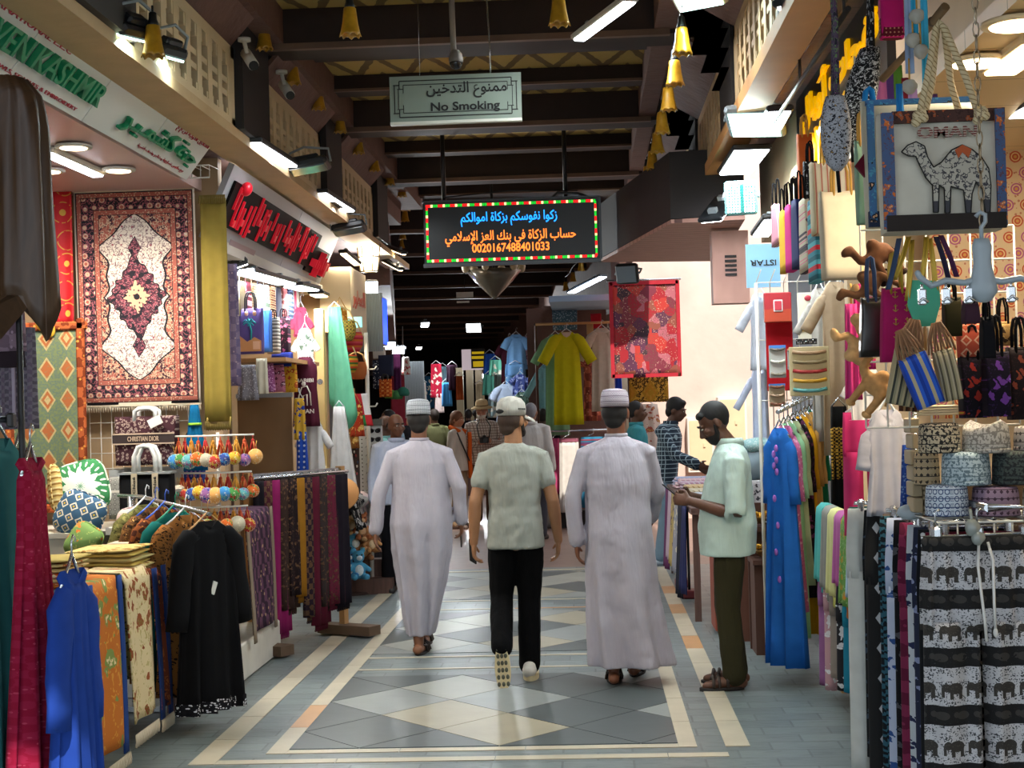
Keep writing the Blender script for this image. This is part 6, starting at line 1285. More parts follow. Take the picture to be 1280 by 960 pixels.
T, w, h = carton(957, 402, 993, 488, 10.0, .03, fab('plain', '#a0141c'), 'deep red felt panel hanging below the incense box')
T, w, h = carton(997, 366, 1020, 424, 9.8, .03, mat('card_cream', '#cfcab4', .5), 'cream card pack with yellow block and red oval'); q = MB(); q.box((0, -.004, h * .28), (w * .85, .008, h * .2)); q.build('yellow_block', mat('card_yellow', '#d9a91a', .5), T); q = MB(); q.ell((.01, -.004, h * .88), (w * .22, .006, h * .06), n=12, k=6); q.build('red_oval', M_red, T)
def bracelet_card(x0, y0, x1, y1, Y, n_, cols, lab, bg, top=None):
    T, w, h = carton(x0, y0, x1, y1, Y, .015, mat('card_' + bg, bg, .6), lab, 'bracelet_card', 'card')
    for k in range(n_):
        z = h * (.12 + .76 * k / max(1, n_ - 1)); q = MB(); q.tube([(-w * .42, -.004, z + .006), (-w * .2, -.012, z - .004), (w * .2, -.012, z - .004), (w * .42, -.004, z + .006)], .011 if n_ > 3 else .009, 6); q.box((0, -.016, z - .004), (w * .16, .012, .02), bev=.004); q.build('bracelet', mat('band_' + cols[k % len(cols)], cols[k % len(cols)], .5), T)
    if top: q = MB(); q.box((0, -.006, h * .95), (w, .01, h * .1)); q.build('header', mat('header_' + top, top, .5), T)
bracelet_card(986, 434, 1038, 494, 9.2, 5, ['#5aa0a0', '#c9982a', '#a02a2a', '#8a7a5a', '#a08060'], 'large cream card with five coloured leather bracelets', '#c9bb92')
bracelet_card(961, 432, 983, 472, 9.7, 3, ['#8a8070', '#c4c0b4', '#6a6258'], 'card of pale bracelets with blue and orange header, upper left', '#b9b8b4', '#3f78c0')
bracelet_card(961, 480, 982, 508, 9.7, 3, ['#7a4a34', '#a08468', '#8a5a40'], 'card of brown bracelets with blue header, lower left', '#a89478', '#3f78c0')
bracelet_card(984, 436, 996, 462, 9.75, 2, ['#8a8a84', '#5a5a58'], 'narrow bracelet card half behind the large one', '#9a9c9c', '#c9762a')
T = thing('earring_strip', 'black strip of silver trinkets below the cream card pack', 'jewellery', G(1008, 427, 9.5)); q = MB(); q.box((0, 0, 0), (.13, .01, .035)); q.build('strip', M_black, T); q = MB()
for k in range(14): q.ell((-.06 + k * .009, -.008, random.uniform(-.01, .012)), (.003, .003, .006), n=6, k=4)
q.build('trinkets', M_chrome, T)['kind'] = 'stuff'
T = thing('display_rack', 'white wire rack holding the boxes and bracelet cards', 'rack', (G(985, 400, 10.1).x, 10.12, 0)); q = MB(); zt = G(985, 352, 10.1).z
for k in range(7): x = -.2 + k * .09; q.tube([(x, 0, .8), (x, 0, zt), (x, -.3, zt + .06)], .004, 5)
for z in (.9, 1.3, 1.7, 2.1, zt): q.tube([(-.2, 0, z), (.34, 0, z)], .004, 5)
q.tube([(-.2, 0, 0), (-.2, 0, zt)], .012, 6); q.tube([(.34, 0, 0), (.34, 0, zt)], .012, 6); q.build('wire_mesh', M_wire, T)
# ---- hanging bags high on the right
HB = [((966, 256), (976, 306), 9.0, fab('vstripe', '#c98a9a', '#d9c4c8', '#b87a8a', s=6), 'pink striped flat bag, leftmost of the high bags'), ((976, 264), (987, 340), 8.7, fab('plain', '#d0a01a'), 'yellow flat bag among the high hanging bags'), ((983, 257), (997, 338), 8.4, fab('plain', '#c41a78'), 'magenta flat bag right of the yellow one'), ((991, 250), (1004, 334), 8.1, fab('plain', '#1a2358'), 'navy flat bag right of the magenta one'), ((1001, 250), (1014, 340), 7.8, fab('floral', '#b8ae98', '#5a4a54', '#c9788a', '#3a3a40', s=2), 'beige flower print bag in the row of high bags'), ((1012, 250), (1030, 352), 7.4, fab('hstripe', '#3f8a9a', '#c4303a', '#58a8b4', '#2f6a78', s=1.2), 'teal bag with red block beside the canvas tote')]
for i, (a, b, Y, m, lab) in enumerate(HB): tote('hanging_bag', lab, a, b, Y, m, .3, 'bags hung high on the right', M_blk, .14, hr=.005, hspan=.5)
tote('hanging_bag', 'rust orange cloth bag hanging below the yellow letters', (996, 168), (1017, 262), 8.2, fab('plain', '#b85a2a'), .1, 'bags hung high on the right', M_cordy, .1, hr=.005)
tote('hanging_bag', 'black and white patterned cloth bag behind the rust one', (1004, 202), (1022, 256), 7.9, fab('floral', '#17171a', '#b0b0b4', '#4a4a50', '#c9c9cc', s=3), .1, None, M_blk, .1, hr=.005)
tote('striped_bag', 'large cream bag with thin red stripes behind the dangling pouch', (1012, 204), (1066, 292), 7.2, fab('vstripe', '#d0c4a4', '#c9bb98', '#b8705a', '#d0c4a4', s=4), .14, None, M_cordy, .12, hr=.006)
tote('canvas_bag', 'plain cream canvas tote hanging with brown shaded right side', (1024, 240), (1082, 348), 6.4, fab('plain', '#c4b8a0'), .12, None, M_cordy, .14, hr=.006)
tote('hanging_bag', 'sage green cloth bag left of the camel tote', (1068, 176), (1090, 280), 5.3, fab('plain', '#7fa088'), .06, None, M_cordy, .1, hr=.005)
T, w, h, d = tote('hanging_bag', 'red pouch with blue straps left of the camel tote', (1078, 170), (1098, 196), 5.2, fab('floral', '#b02a2a', '#c9783a', '#8a1a24', '#d9b060', s=2), .04, None, fab('plain', '#1f78b8'), .16, hr=.008, hspan=.7)
T = thing('pendant_pouch', 'maroon diamond shaped pouch left of the camel tote', 'bag', G(1082, 207, 5.15)); q = MB(); q.poly([(-.036, 0), (0, .046), (.036, 0), (0, -.046)], .02); q.build('pouch_body', fab('plain', '#5c1424'), T); q = MB(); q.tube([(0, 0, .044), (0, 0, .12)], .003, 5); q.build('cord', M_cord, T)
# dangling pouch and dark strap bag
def sling(px, ytop, ymid, ybot, Y, wpx, m, ms, lab, lean=0.):
    a = G(px, ytop, Y); b = G(px, ymid, Y); c = G(px, ybot, Y); T = thing('sling_bag', lab, 'bag', b); w = S(wpx, Y); H = b.z - c.z; q = MB(); rings = []; uv = []; nn = 24
    for k in range(10):
        f = k / 9; r = w / 2 * (.28 + .72 * sin(pi * min(1, .12 + f * .8)) ** .8) * (1 if f < .9 else .45); rings.append([(r * cos(2*pi*i/nn) * (1 + .06 * sin(5 * 2*pi*i/nn)) + lean * f, r * .6 * sin(2*pi*i/nn), -H * f) for i in range(nn)]); uv += [(w * i / nn * 2, -H * f) for i in range(nn)]
    q.loft(rings, 0, True, True, uv); q.build('bag_body', m, T); q = MB(); q.tube([(0, 0, a.z - b.z), (.006, 0, (a.z - b.z) * .5), (0, 0, 0)], [S(8, Y) / 2, S(9, Y) / 2, S(12, Y) / 2], 10); q.build('strap', ms, T)
    q = MB(); q.tube([(lean, 0, -H), (lean + .004, 0, -H - .07)], .006, 6); q.build('tail_cord', M_blk, T)
sling(1044, -60, 120, 214, 5.0, 38, fab('floral', '#9a9ca2', '#23242c', '#2a2c34', '#b08a3c', s=8), fab('floral', '#4a3a50', '#20202a', '#5a7a4a', '#8a5a7a', s=3), 'slim multicoloured patterned pouch dangling before the yellow letters')
sling(1088, -80, 60, 178, 5.6, 40, fab('floral', '#17181c', '#b0b4b8', '#b0b4b8', '#c4c8cc', s=7), fab('floral', '#17181c', '#8a8e94', '#26282c', '#a0a4a8', s=3), 'black and white patterned shoulder bag with broad strap', -.08)
# ---- camel tote
Y = 4.9; T, w, h, d = tote('camel_tote', 'grey canvas tote printed OMAN with a camel, hung by thick rope handles', (1096, 144), (1252, 288), Y, fab('plain', '#c2beb0'), .13, None, None)
M_bandp = fab('floral', '#46587a', '#b8622e', '#5a4048', '#c9a07a', s=3.2); yf = -d / 2 - .012

for x, bw in ((-.455, .1), (.46, .075)): q = MB(); q.box((w * x, yf + .004, h * .5), (w * bw, .012, h * .96)); q.build('flower_border', M_bandp, T)
q = MB(); q.box((.02, yf + .018, h * .945), (w * .92, .012, h * .1)); q.build('top_band', fab('floral', '#4a3430', '#9a5030', '#3a2a28', '#7a6a60', s=3), T)
q = MB(); q.box((0, yf - .002, h * .065), (w * .97, .014, h * .13)); q.build('dark_base', fab('plain', '#2f2a28'), T)
PX = lambda x, y: ((x - 1174) * Y / FPX, h - (y - 144) * Y / FPX)
cam_pts = [(1122, 196), (1130, 188), (1140, 184), (1150, 190), (1153, 203), (1160, 216), (1170, 210), (1182, 196), (1195, 190), (1207, 196), (1218, 206), (1226, 220), (1228, 240), (1226, 273), (1220, 273), (1218, 245), (1210, 236), (1205, 250), (1203, 273), (1197, 273), (1195, 245), (1180, 240), (1178, 272), (1172, 272), (1172, 242), (1166, 238), (1164, 271), (1158, 271), (1158, 238), (1150, 228), (1143, 212), (1139, 202), (1130, 201)]
q = MB(); q.poly([PX(*c) for c in cam_pts][::-1], .008, o=(0, yf - .004, 0)); q.build('camel_print', mat('ink_doodle', None, .9, fn=lambda nb: nb.mix(((nb.noise(nb.vec(*nb.ob()), 55., 3.) - .5).abs() < .035).mx(nb.ob()[2] < .09), C('#a8a498'), C('#3a3a40'))), T)
q = MB(); cl = [PX(*c) for c in cam_pts]; 
for i in range(len(cl)): a, b = cl[i], cl[(i + 1) % len(cl)]; q.tube([(a[0], yf - .008, a[1]), (b[0], yf - .008, b[1])], .0022, 5)
q.build('camel_outline', M_ink, T); q = MB(); q.poly([PX(*c) for c in ((1186, 196), (1195, 190), (1206, 196), (1202, 206), (1195, 199), (1190, 206))][::-1], .004, o=(0, yf - .01, 0)); q.build('saddle_print', mat('print_rust', '#a8502a', .9), T)
text('lettering', 'OMAN', .185, .036, mat('brick_print', None, .9, fn=lambda nb: nb.mix((nb.ob()[2] * 130.).fr() < .3, C('#6a3a34'), C('#b8b0a4'))), T, Matrix.Translation((.01, yf - .004, h - (173 - 144) * Y / FPX)), bold=.03)
M_rope = mat('cotton_rope', None, .9, fn=lambda nb: nb.mix(((nb.uv()[1] * 60. + nb.uv()[0] * 40.).fr() < .25), C('#c4b490'), C('#8a7650')))
ap = G(1172, 30, Y) - T.location
for y, x0, x1, dx in ((yf + .01, -.075, .115, 0), (d / 2 - .02, -.04, .09, .012)):
    q = MB(); q.tube([(x0, y, h - .03), (x0 + .035, y * .8, h + .1), (ap.x + dx - .012, y * .4, ap.z - .02), (ap.x + dx, y * .3, ap.z), (ap.x + dx + .014, y * .4, ap.z - .02), (x1 - .035, y * .8, h + .1), (x1, y, h - .03)], .011, 10); q.build('rope_handle', M_rope, T)
for x in (-.075, .115):
    q = MB()
    for k in range(6): q.ell((x + .012 * cos(k), yf - .012, h - .03 + .014 * sin(k * 1.7)), (.016, .014, .016), n=8, k=6)
    q.build('rope_knot', M_rope, T)
T, w, h, d = tote('picture_tote', 'second printed tote half hidden behind the camel tote', (1076, 128), (1222, 280), 5.15, fab('plain', '#c0bca8'), .1, None, None); q = MB(); q.box((-w * .45, -.06, h * .5), (w * .06, .02, h * .95)); q.box((0, -.05, h * .97), (w * .97, .02, h * .04)); q.build('border', fab('floral', '#3f6a9a', '#2a2a30', '#4a8ab0', '#c9a080', s=2), T); q = MB(); q.box((0, -.055, h * .05), (w * .98, .02, h * .12)); q.build('dark_base', fab('plain', '#26304a'), T)
# ---- stick, pouch, ribbons
a = G(1103, 99, 5.5); b = G(1182, 8, 5.1); T = thing('hanging_stick', 'rough brown wooden stick holding the bags, sloping up to the right', 'stick', a); q = MB(); q.tube([(0, 0, 0), tuple((b - a) * .5 + Vector((0, 0, -.008))), tuple(b - a)], [.014, .012, .016], 9); q.build('stick', speck('#6a5438', .35, 12), T); q = MB(); q.ell(tuple((b - a) * .5), .017, n=8, k=6); q.ell(tuple((b - a) * .8), .018, n=8, k=6); q.build('knot', speck('#4a3826', .3, 12), T)
T, w, h, d = tote('beaded_pouch', 'magenta pouch with maroon beaded lower half at the top of view', (1098, -20), (1130, 48), 5.2, fab('plain', '#b01a62'), .04); q = MB(); q.box((0, -.0, h * .2), (w * 1.02, .05, h * .42), bev=.01); q.build('beaded_base', fab('dots', '#5a1420', '#a8705a', s=6), T)
for i, (x, yb, c, lab) in enumerate(((1134, 92, '#8aa0c0', 'pale lilac ribbon hanging by the pompoms'), (1141, 60, '#2f9ac4', 'bright turquoise ribbon, left of two'), (1154, 110, '#3fa8d0', 'bright turquoise ribbon, right of two'), (1124, 160, '#1f6aa8', 'blue slanting ribbon below the stick'))):
    a = G(x, -20 if i < 3 else 105, 5.0); b = G(x, yb, 5.0); q = MB(); hang(q, .022, .028, a.z - b.z, .012, 1.5, .004, i); tag(q.build('ribbon', fab('plain', c), None, a), lab, 'ribbon', 'ribbons by the wooden stick')
for i, (x, y) in enumerate(((1146, 20), (1141, 50), (1151, 64), (1137, 108))):
    q = MB(); q.ell((0, 0, 0), .024, n=16, k=10); q.v = [(x_ * (1 + .1 * sin(37 * x_ * 20 + i)), y_, z_ * (1 + .1 * sin(51 * z_ * 20))) for x_, y_, z_ in q.v]; T = thing('pompom', f'fluffy grey white pompom, {ORD[i]} from the top by the ribbons', 'pompom', G(x, y, 4.93), 0, 'pompoms by the ribbons'); q.build('pompom_ball', fab('plain', '#a8a69c', s=3), T); q = MB(); q.tube([(0, 0, .02), (0, 0, .09)], .003, 5); q.build('cord', M_cordy, T)
# coloured cloths hanging behind the stick
for i, (x, y0, y1, c, nm) in enumerate(((1102, 96, 150, '#c06a9a', 'pink'), (1111, 90, 150, '#5a3a7a', 'purple'), (1121, 82, 150, '#5a8a34', 'green'), (1130, 98, 150, '#7a2430', 'wine'), (1139, 104, 150, '#a88ac0', 'lilac'), (1165, 118, 150, '#3a2250', 'deep violet'))):
    a = G(x, y0, 6.0); b = G(x, y1, 6.0); q = MB(); hang(q, .04, .05, a.z - b.z, .025, 2, .006, i); tag(q.build('folded_scarf', fab('plain', c), None, a), f'{nm} folded scarf hanging from the stick above the totes', 'scarf', 'scarves under the stick')
# ---- chain and grey clip hanger
a = G(1228, -40, 4.25); b = G(1228, 284, 4.25); T = thing('chain', 'thin steel chain hanging before the camel tote', 'chain', b); q = MB(); L = a.z - b.z; k = int(L / .036)
for i in range(k):
    z = L * (i + .5) / k; h_ = L / k * .62; w_ = .008; pts = [(w_ * cos(t * pi / 4), 0, z + h_ * sin(t * pi / 4)) for t in range(9)]
    if i % 2: pts = [(0, x, z_) for x, y_, z_ in pts]
    q.tube(pts, .0022, 5, 0, False)
q.build('links', mat('chain_steel', '#8a7a62', .35, .8), T)
T = thing('clip_hanger', 'grey plastic hanger with wavy arms and steel clips hanging on the chain', 'hanger', G(1228, 330, 4.2)); M_gp = mat('hanger_grey', '#8f9aa0', .35)
q = MB(); q.lathe([(.02, .07), (.027, .05), (.024, .0), (.036, -.05), (.04, -.075), (.022, -.1), (.008, -.105)], 18, sy=.5); q.build('hub', M_gp, T); q = MB(); q.tube([(0, 0, .065), (0, 0, .1), (.012, 0, .115), (.012, 0, .135), (-.002, 0, .142), (-.014, 0, .13)], .006, 8); q.build('hook', M_gp, T)
for sg in (-1, 1): q = MB(); q.tube([(sg * .01, 0, -.04), (sg * .05, 0, -.05), (sg * .1, 0, -.042), (sg * .14, 0, -.055), (sg * .17, 0, -.03), (sg * .175, 0, -.02)], .009, 8, 0, True, True); q.build('arm', M_gp, T)
for x in (-.165, -.1, -.04, .075, .13): q = MB(); q.box((x, 0, -.085), (.022, .02, .045), bev=.004); q.tube([(x, 0, -.05), (x, 0, -.07)], .004, 5); q.tube([(x - .014, -.01, -.1), (x, -.014, -.09), (x + .014, -.01, -.1)], .004, 5); q.build('clip', M_chrome, T)
# ---- paisley wall cloth
a = G(1155, 150, 7.9); b = G(1300, 520, 7.9); w = b.x - a.x; h = a.z - b.z
def pais(nb):
    u, v = nb.uv(); s = 11.; row = (v * s * 1.1).fl(); uu = u * s + row * .5; a_ = uu.fr() - .5; b_ = (v * s * 1.1).fr() - .5; k = (uu.fl() + row).abs() * .5; odd = k.fr() > .25
    r = hyp(a_ * 1.1, b_); n_ = nb.noise(nb.vec(u, v), 60., 3.); d1, _ = nb.vor(nb.vec(u, v), 40.)
    o = nb.mix(d1 < .26, C('#cfa878'), C('#b06a4a')); c1 = nb.mix(odd, C('#b84a24'), C('#a8506a'))
    o = nb.mix(r < .36, o, c1); o = nb.mix((r < .27) * (r > .2), o, C('#d9b070')); return nb.mix(r < .1, o, C('#c98a3a'))
T = thing('wall_cloth', 'orange and cream paisley cloth hung on the shop wall behind the hanger', 'cloth', ((a.x + b.x) / 2, 7.9, a.z)); q = MB(); q.sheet(lambda u, v: ((u - .5) * w, .012 * sin(u * 14 + v) * v, -h * v), 30, 12, .008, uvs=(w, -h)); q.build('cloth', mat('paisley_print', None, .85, fn=pais), T); q = MB(); q.tube([(-w/2, 0, .0), (w/2, 0, .0)], .012, 6); q.build('rod', M_chrome, T)
# ---- plush camels, pouches, fans
def camel(x, y, s, Y, c, c2, lab, rot):
    T = thing('toy_camel', lab, 'soft toy', G(x, y, Y), 0, 'toy camels on strings', rot=rot); q = MB(); q.ell((0, 0, 0), (.075 * s, .045 * s, .05 * s), n=14, k=8); q.ell((0, 0, .045 * s), (.035 * s, .035 * s, .04 * s), n=12, k=8); q.tube([(.06 * s, 0, .01 * s), (.1 * s, 0, .03 * s), (.11 * s, 0, .09 * s)], [.03 * s, .022 * s, .02 * s], 10, 0, True, True); q.ell((.13 * s, 0, .105 * s), (.04 * s, .024 * s, .024 * s), n=12, k=8)
    for sx in (-.05, .045):
        for sy in (-.025, .025): q.tube([(sx * s, sy * s, -.02 * s), (sx * s, sy * s, -.13 * s)], [.02 * s, .016 * s], 8, 0, True, True)
    remesh(q.build('body', fur(c), T), .007, 3); q = MB()
    for sx in (-.05, .045):
        for sy in (-.025, .025): q.ell((sx * s, sy * s, -.135 * s), (.021 * s, .021 * s, .016 * s), n=10, k=6)
    q.build('foot', fur(c2), T); q = MB(); q.tube([(-.07 * s, 0, 0), (-.095 * s, 0, -.05 * s)], .006 * s, 6); q.build('tail', fur(c2), T)
camel(1098, 318, .75, 5.5, '#5a3418', '#2f1a0c', 'dark brown toy camel, topmost on the string', (0, R(35), R(200)))
camel(1090, 352, .7, 5.5, '#6a4426', '#3f2614', 'brown toy camel below the topmost one', (0, R(60), R(170)))
camel(1082, 404, .75, 5.6, '#c49a64', '#b08050', 'tan toy camel hanging sideways by the magenta pouch', (0, R(-70), R(20)))
camel(1072, 440, .72, 5.6, '#c9a06c', '#b58a58', 'light tan toy camel hanging head down, lowest left', (0, R(-110), R(30)))
camel(1095, 482, .75, 5.4, '#b88a54', '#c4985f', 'golden tan toy camel with feet out, below the magenta pouch', (0, R(-40), R(160)))
M_gold = mat('gold_ribbon', '#a88a2c', .4, .5)
def ribbon(x0, y0, x1, y1, Y, m, lab, w=.016):
    a = G(x0, y0, Y); b = G(x1, y1, Y); q = MB(); d_ = b - a; q.sheet(lambda u, v: ((u - .5) * w + d_.x * v, -.012 * sin(v * pi) + .004 * sin(u * 5), d_.z * v), 4, 10, .003); tag(q.build('ribbon', m, None, a), lab, 'ribbon', 'gold and dark ribbons above the pouches')
for i, (x0, y0, x1, y1, m) in enumerate(((1124, 298, 1110, 362, fab('plain', '#3a4a66')), (1136, 296, 1118, 350, M_gold), (1140, 300, 1134, 376, M_gold), (1158, 296, 1152, 350, M_gold), (1162, 298, 1170, 366, M_gold), (1170, 296, 1186, 350, fab('plain', '#2c2a40')), (1176, 294, 1196, 346, fab('plain', '#4a2a4a')))): ribbon(x0, y0, x1, y1, 5.1, m, f'{"gold" if m is M_gold else "dark"} ribbon loop above the pouches, {ORD[i]} from left')
for i, (x, y0, y1, w_, h_, c, nm) in enumerate(((1078, 355, 462, 22, 1, '#b8246a', 'pink cloth behind the toy camels'), (1064, 380, 500, 16, 1, '#c43a7a', 'rose cloth left of the toy camels'))):
    a = G(x, y0, 6.0); b = G(x, y1, 6.0); q = MB(); hang(q, S(w_, 6), S(w_ + 6, 6), a.z - b.z, .04, 2.5, .012, i); T = thing('shawl', nm, 'shawl', a); q.build('cloth', fab('plain', c), T); q = MB(); q.tube([(0, 0, -.01), (0, 0, .08)], .004, 5); q.build('cord', M_cordy, T)
T, w, h, d = tote('anchor_pouch', 'magenta pouch printed with small gold anchors', (1102, 360), (1140, 452), 5.2, fab('plain', '#9c1a58'), .05, None, M_gold, .12, hr=.005, taper=1.25); q = MB()
for r_ in range(5):
    for c_ in range(2):
        x = -w * .12 + c_ * w * .4; z = h * (.9 - r_ * .18); q.tube([(x, -.045, z + .012), (x, -.045, z - .012)], .0018, 4); q.tube([(x - .009, -.045, z - .006), (x, -.045, z - .013), (x + .009, -.045, z - .006)], .0018, 4); q.tube([(x - .006, -.045, z + .006), (x + .006, -.045, z + .006)], .0018, 4)
q.build('anchor_print', M_gold, T)
T = thing('paper_fan', 'mint green rounded fan among gold ribbons', 'fan', G(1156, 408, 5.1)); q = MB(); q.poly([(-.03, 0), (.03, 0), (.052, .07), (.05, .15), (-.05, .155), (-.054, .07)], .012); q.build('fan_blade', fab('plain', '#4fa88c'), T); q = MB(); q.tube([(0, 0, 0), (0, 0, -.08)], .005, 6); q.build('handle', M_hookwood, T)
M_ribw = mat('fan_wood', '#8a6242', .6)
def clutch(a, b, Y, m, lab, rot):
    T = tote('clutch_bag', lab, a, b, Y, m, .05, 'striped clutch bags')[0]; T.rotation_euler = (0, R(rot), 0)
    h = S(b[1] - a[1], Y); q = MB()
    for k in range(9): x = -.045 + .011 * k; q.tube([(x, 0, h - .01), (x * .8, .01 * (k % 2), h + .04), (x * .3, 0, h + .09)], .004, 5)
    q.build('drawstrings', M_ribw, T)
clutch((1104, 432), (1142, 506), 5.05, fab('vstripe', '#a89a78', '#3a3c36', '#8a8468', s=5), 'grey and cream striped clutch bag, left of the blue one', 12)
clutch((1144, 440), (1182, 506), 4.95, fab('vstripe', '#2448a8', '#a89c7c', '#2c58b8', '#1f3a8a', s=2.4), 'blue clutch bag with pale centre stripe, tilted', -20)
clutch((1176, 436), (1204, 500), 5.02, fab('vstripe', '#b0a488', '#5a5444', '#9a9070', s=6), 'tan striped clutch bag right of the blue one', -10)
clutch((1122, 446), (1148, 514), 5.15, fab('vstripe', '#4a2a1c', '#8a6a4a', '#2a1a14', s=5), 'dark brown striped clutch bag behind the blue one', 4)
T, w, h, d = tote('zip_pouch', 'coral pouch with pale diamond lattice beside the fans', (1196, 402), (1228, 446), 5.3, fab('geo', '#b8503a', '#d9a888', '#c0603f', s=1.4), .05, None, M_blk, .06, hr=.004)
tote('zip_pouch', 'small tan printed pouch right of the coral one', (1240, 402), (1268, 432), 5.4, fab('floral', '#9a7a4a', '#3a2c20', '#b89a60', '#5a4a30', s=2.4), .05, None, M_blk, .08, hr=.004)
tote('flower_bag', 'black bag with yellow and red flowers above the grey cap', (1198, 444), (1232, 522), 5.3, fab('floral', '#141018', '#8a2a24', '#2a1a30', '#b8962a', s=1.8), .08, None, M_blk, .1, hr=.006)
tote('flower_bag', 'black bag with purple and pale blue flowers, right of the yellow flowered one', (1228, 440), (1262, 520), 5.2, fab('floral', '#17101e', '#6a3a8a', '#2a1a3a', '#8aa0c8', s=1.6), .08, None, M_blk, .12, hr=.006)
tote('flower_bag', 'dark bag with rust blooms cut by the right edge', (1258, 434), (1292, 524), 5.3, fab('floral', '#1a1214', '#7a3a2a', '#2a1a1c', '#3f5a7a', s=1.8), .08, None, M_blk, .1, hr=.006)
for i, (x0, x1, c) in enumerate(((1204, 1222, '#3a2430'), (1226, 1242, '#101014'))): tote('drawstring_pouch', ['brown satin drawstring pouch under the clip hanger', 'black velvet drawstring pouch under the clip hanger'][i], (x0, 376 + i * 20), (x1, 404 + i * 44), 4.9, fab('plain', c), .05, None, M_blk, .05, hr=.004, taper=1.2)
tote('dark_pouch', 'dark olive leather pouch behind the mint fan', (1178, 372), (1202, 420), 5.25, fab('plain', '#2f2a16'), .05, None, M_blk, .05, hr=.004)
tote('black_pouch', 'shiny black pouch hanging between toy camels and magenta pouch', (1076, 372), (1104, 446), 5.35, mat('black_leather', '#17130f', .3), .05, None, fab('plain', '#3a4a66'), .14, hr=.005, taper=1.3)
# ---- white and pink clothes in the middle
rshirt(1080, 452, 6.6, 48, 72, fab('plain', '#cbc8c8'), 'white shirt with dark hem hanging under the toy camels', slv=.1)
T = thing('trousers', 'bright pink trousers hanging in the middle of the right stall', 'trousers', G(1079, 515, 7.0)); q = MB(); n = 40; legs_mb(q, .2, .56, .2, .08, .014, nf=4); q.build('trouser_legs', fab('plain', '#bc2f66'), T); q = MB(); q.tube([(-.08, 0, .0), (0, 0, .05), (.08, 0, 0)], .005, 6); q.build('hanger', M_hang, T)
garment('blouse', 'white blouse with teal tie and wide sleeves above the trousers rail', 'blouse', G(1108, 512, 6.4), 0, fab('plain', '#aeaeb8'), .44, .085, .1, .14, .035, 80, folds=3, amp=.016, t=.05, neck=.04)
T = thing('shawl', 'blue speckled scarf with fringe hanging left of the caps', 'shawl', G(1136, 556, 5.9)); q = MB(); hang(q, .05, .085, .24, .04, 3, .012); q.build('cloth', fab('lace', '#1f3f8a', '#5a78b0', s=2), T); q = MB(); fringe(q, -.04, .04, -.23, .03, 14, 0, 0, .003); q.build('fringe', fab('plain', '#3a5a9a'), T)
tag(MB().ell((0, 0, 0), (.05, .045, .03), n=14, k=8).build('tied_cloth', fab('plain', '#a8b4bc'), None, G(1138, 640, 5.75)), 'crumpled pale cloth knot beside the wire shelf', 'cloth')
# ---- stalls by the standing man
T = thing('wood_cabinet', 'reddish brown wooden box behind the standing man', 'cabinet', (G(920, 760, 11.4).x, 11.4, 0)); q = MB(); q.box((0, 0, .42), (.34, .4, .8), bev=.008); q.build('cabinet_body', speck('#7a3420', .15, 4), T); q = MB(); q.box((0, 0, .03), (.3, .36, .06)); q.build('base', M_dark, T); q = MB(); q.box((0, -.205, .45), (.28, .012, .6)); q.build('panel', speck('#8a4028', .15, 4), T)
T = thing('trinket_shelf', 'small stepped shelf with bowls behind the blue kaftan', 'shelf', (G(958, 700, 10.4).x, 10.4, 0)); q = MB()
for z, dd in ((.62, .36), (.84, .3)): q.box((0, 0, z), (.22, dd, .03))
q.box((0, .14, .5), (.22, .03, 1.0)); q.box((0, 0, .3), (.2, .3, .6)); q.build('shelf_body', speck('#4a2a1c', .2, 5), T)
for i, (z, c, nm) in enumerate(((.65, '#c9962a', 'lower'), (.87, '#d0a23a', 'upper'))):
    q = MB(); Tb = thing('trinket_bowl', f'shallow bowl of golden trinkets, {nm} of two', 'bowl', T.location + Vector((0, -.06, z))); q.lathe([(.05, 0), (.095, .04), (.1, .05), (.09, .045), (.04, .012)], 20); q.build('bowl', mat('bowl_brass', '#7a5a24', .4, .5), Tb); q = MB(); random.seed(i)
    for k in range(40): a = random.uniform(0, 6.28); r = .085 * math.sqrt(random.random()); q.ell((r * cos(a), r * sin(a), .05 + random.uniform(0, .03)), .012, n=8, k=5)
    o = q.build('trinkets', mat('gold_bits', c, .3, .6), Tb); o['kind'] = 'stuff'
T = thing('goods_table', 'long table of striped cloths where the checked-shirt man leans', 'table', (1.02, 13.6, 0)); q = MB(); q.box((0, 0, .86), (.5, 3.6, .05)); q.build('tabletop', M_wood, T)
for sx in (-.21, .21):
    for sy in (-1.7, 1.7): q = MB(); q.box((sx, sy, .42), (.05, .05, .84)); q.build('leg', M_wood, T)
random.seed(3)
for k, (y, c, c2) in enumerate(((15.0, '#8fa4c4', '#c4b0b8'), (14.6, '#c49aa4', '#d9ccc8'), (14.1, '#b0889a', '#c9c4cc'), (13.5, '#d0b890', '#a88a5a'), (12.9, '#c9bfa4', '#9a8a70'), (12.3, '#a8b0c0', '#c4c8d0'))):
    for j in range(3): q = MB(); q.box((0, 0, .014), (.4, .34, .027), bev=.012); tag(q.build('folded_cloth', fab('vstripe', c, c2, c, s=2.4), None, (1.02 + random.uniform(-.02, .02), y, .886 + j * .029), random.uniform(-.1, .1)), f'striped folded cloth, {("lowest", "middle", "top")[j]} of pile, {ORD[k]} pile from far end of long table', 'cloth', 'striped cloths on the long table')
DR = [('#6a3a62', '#8a5a80', 'purple'), ('#b8a4b4', '#6a4a5a', 'lilac striped'), ('#b09a60', '#6a5a5a', 'golden flowered'), ('#8a8a94', '#c9c0a8', 'grey flowered'), ('#1a1c2a', '#2a2c3c', 'black'), ('#20244a', '#2c3258', 'navy')]
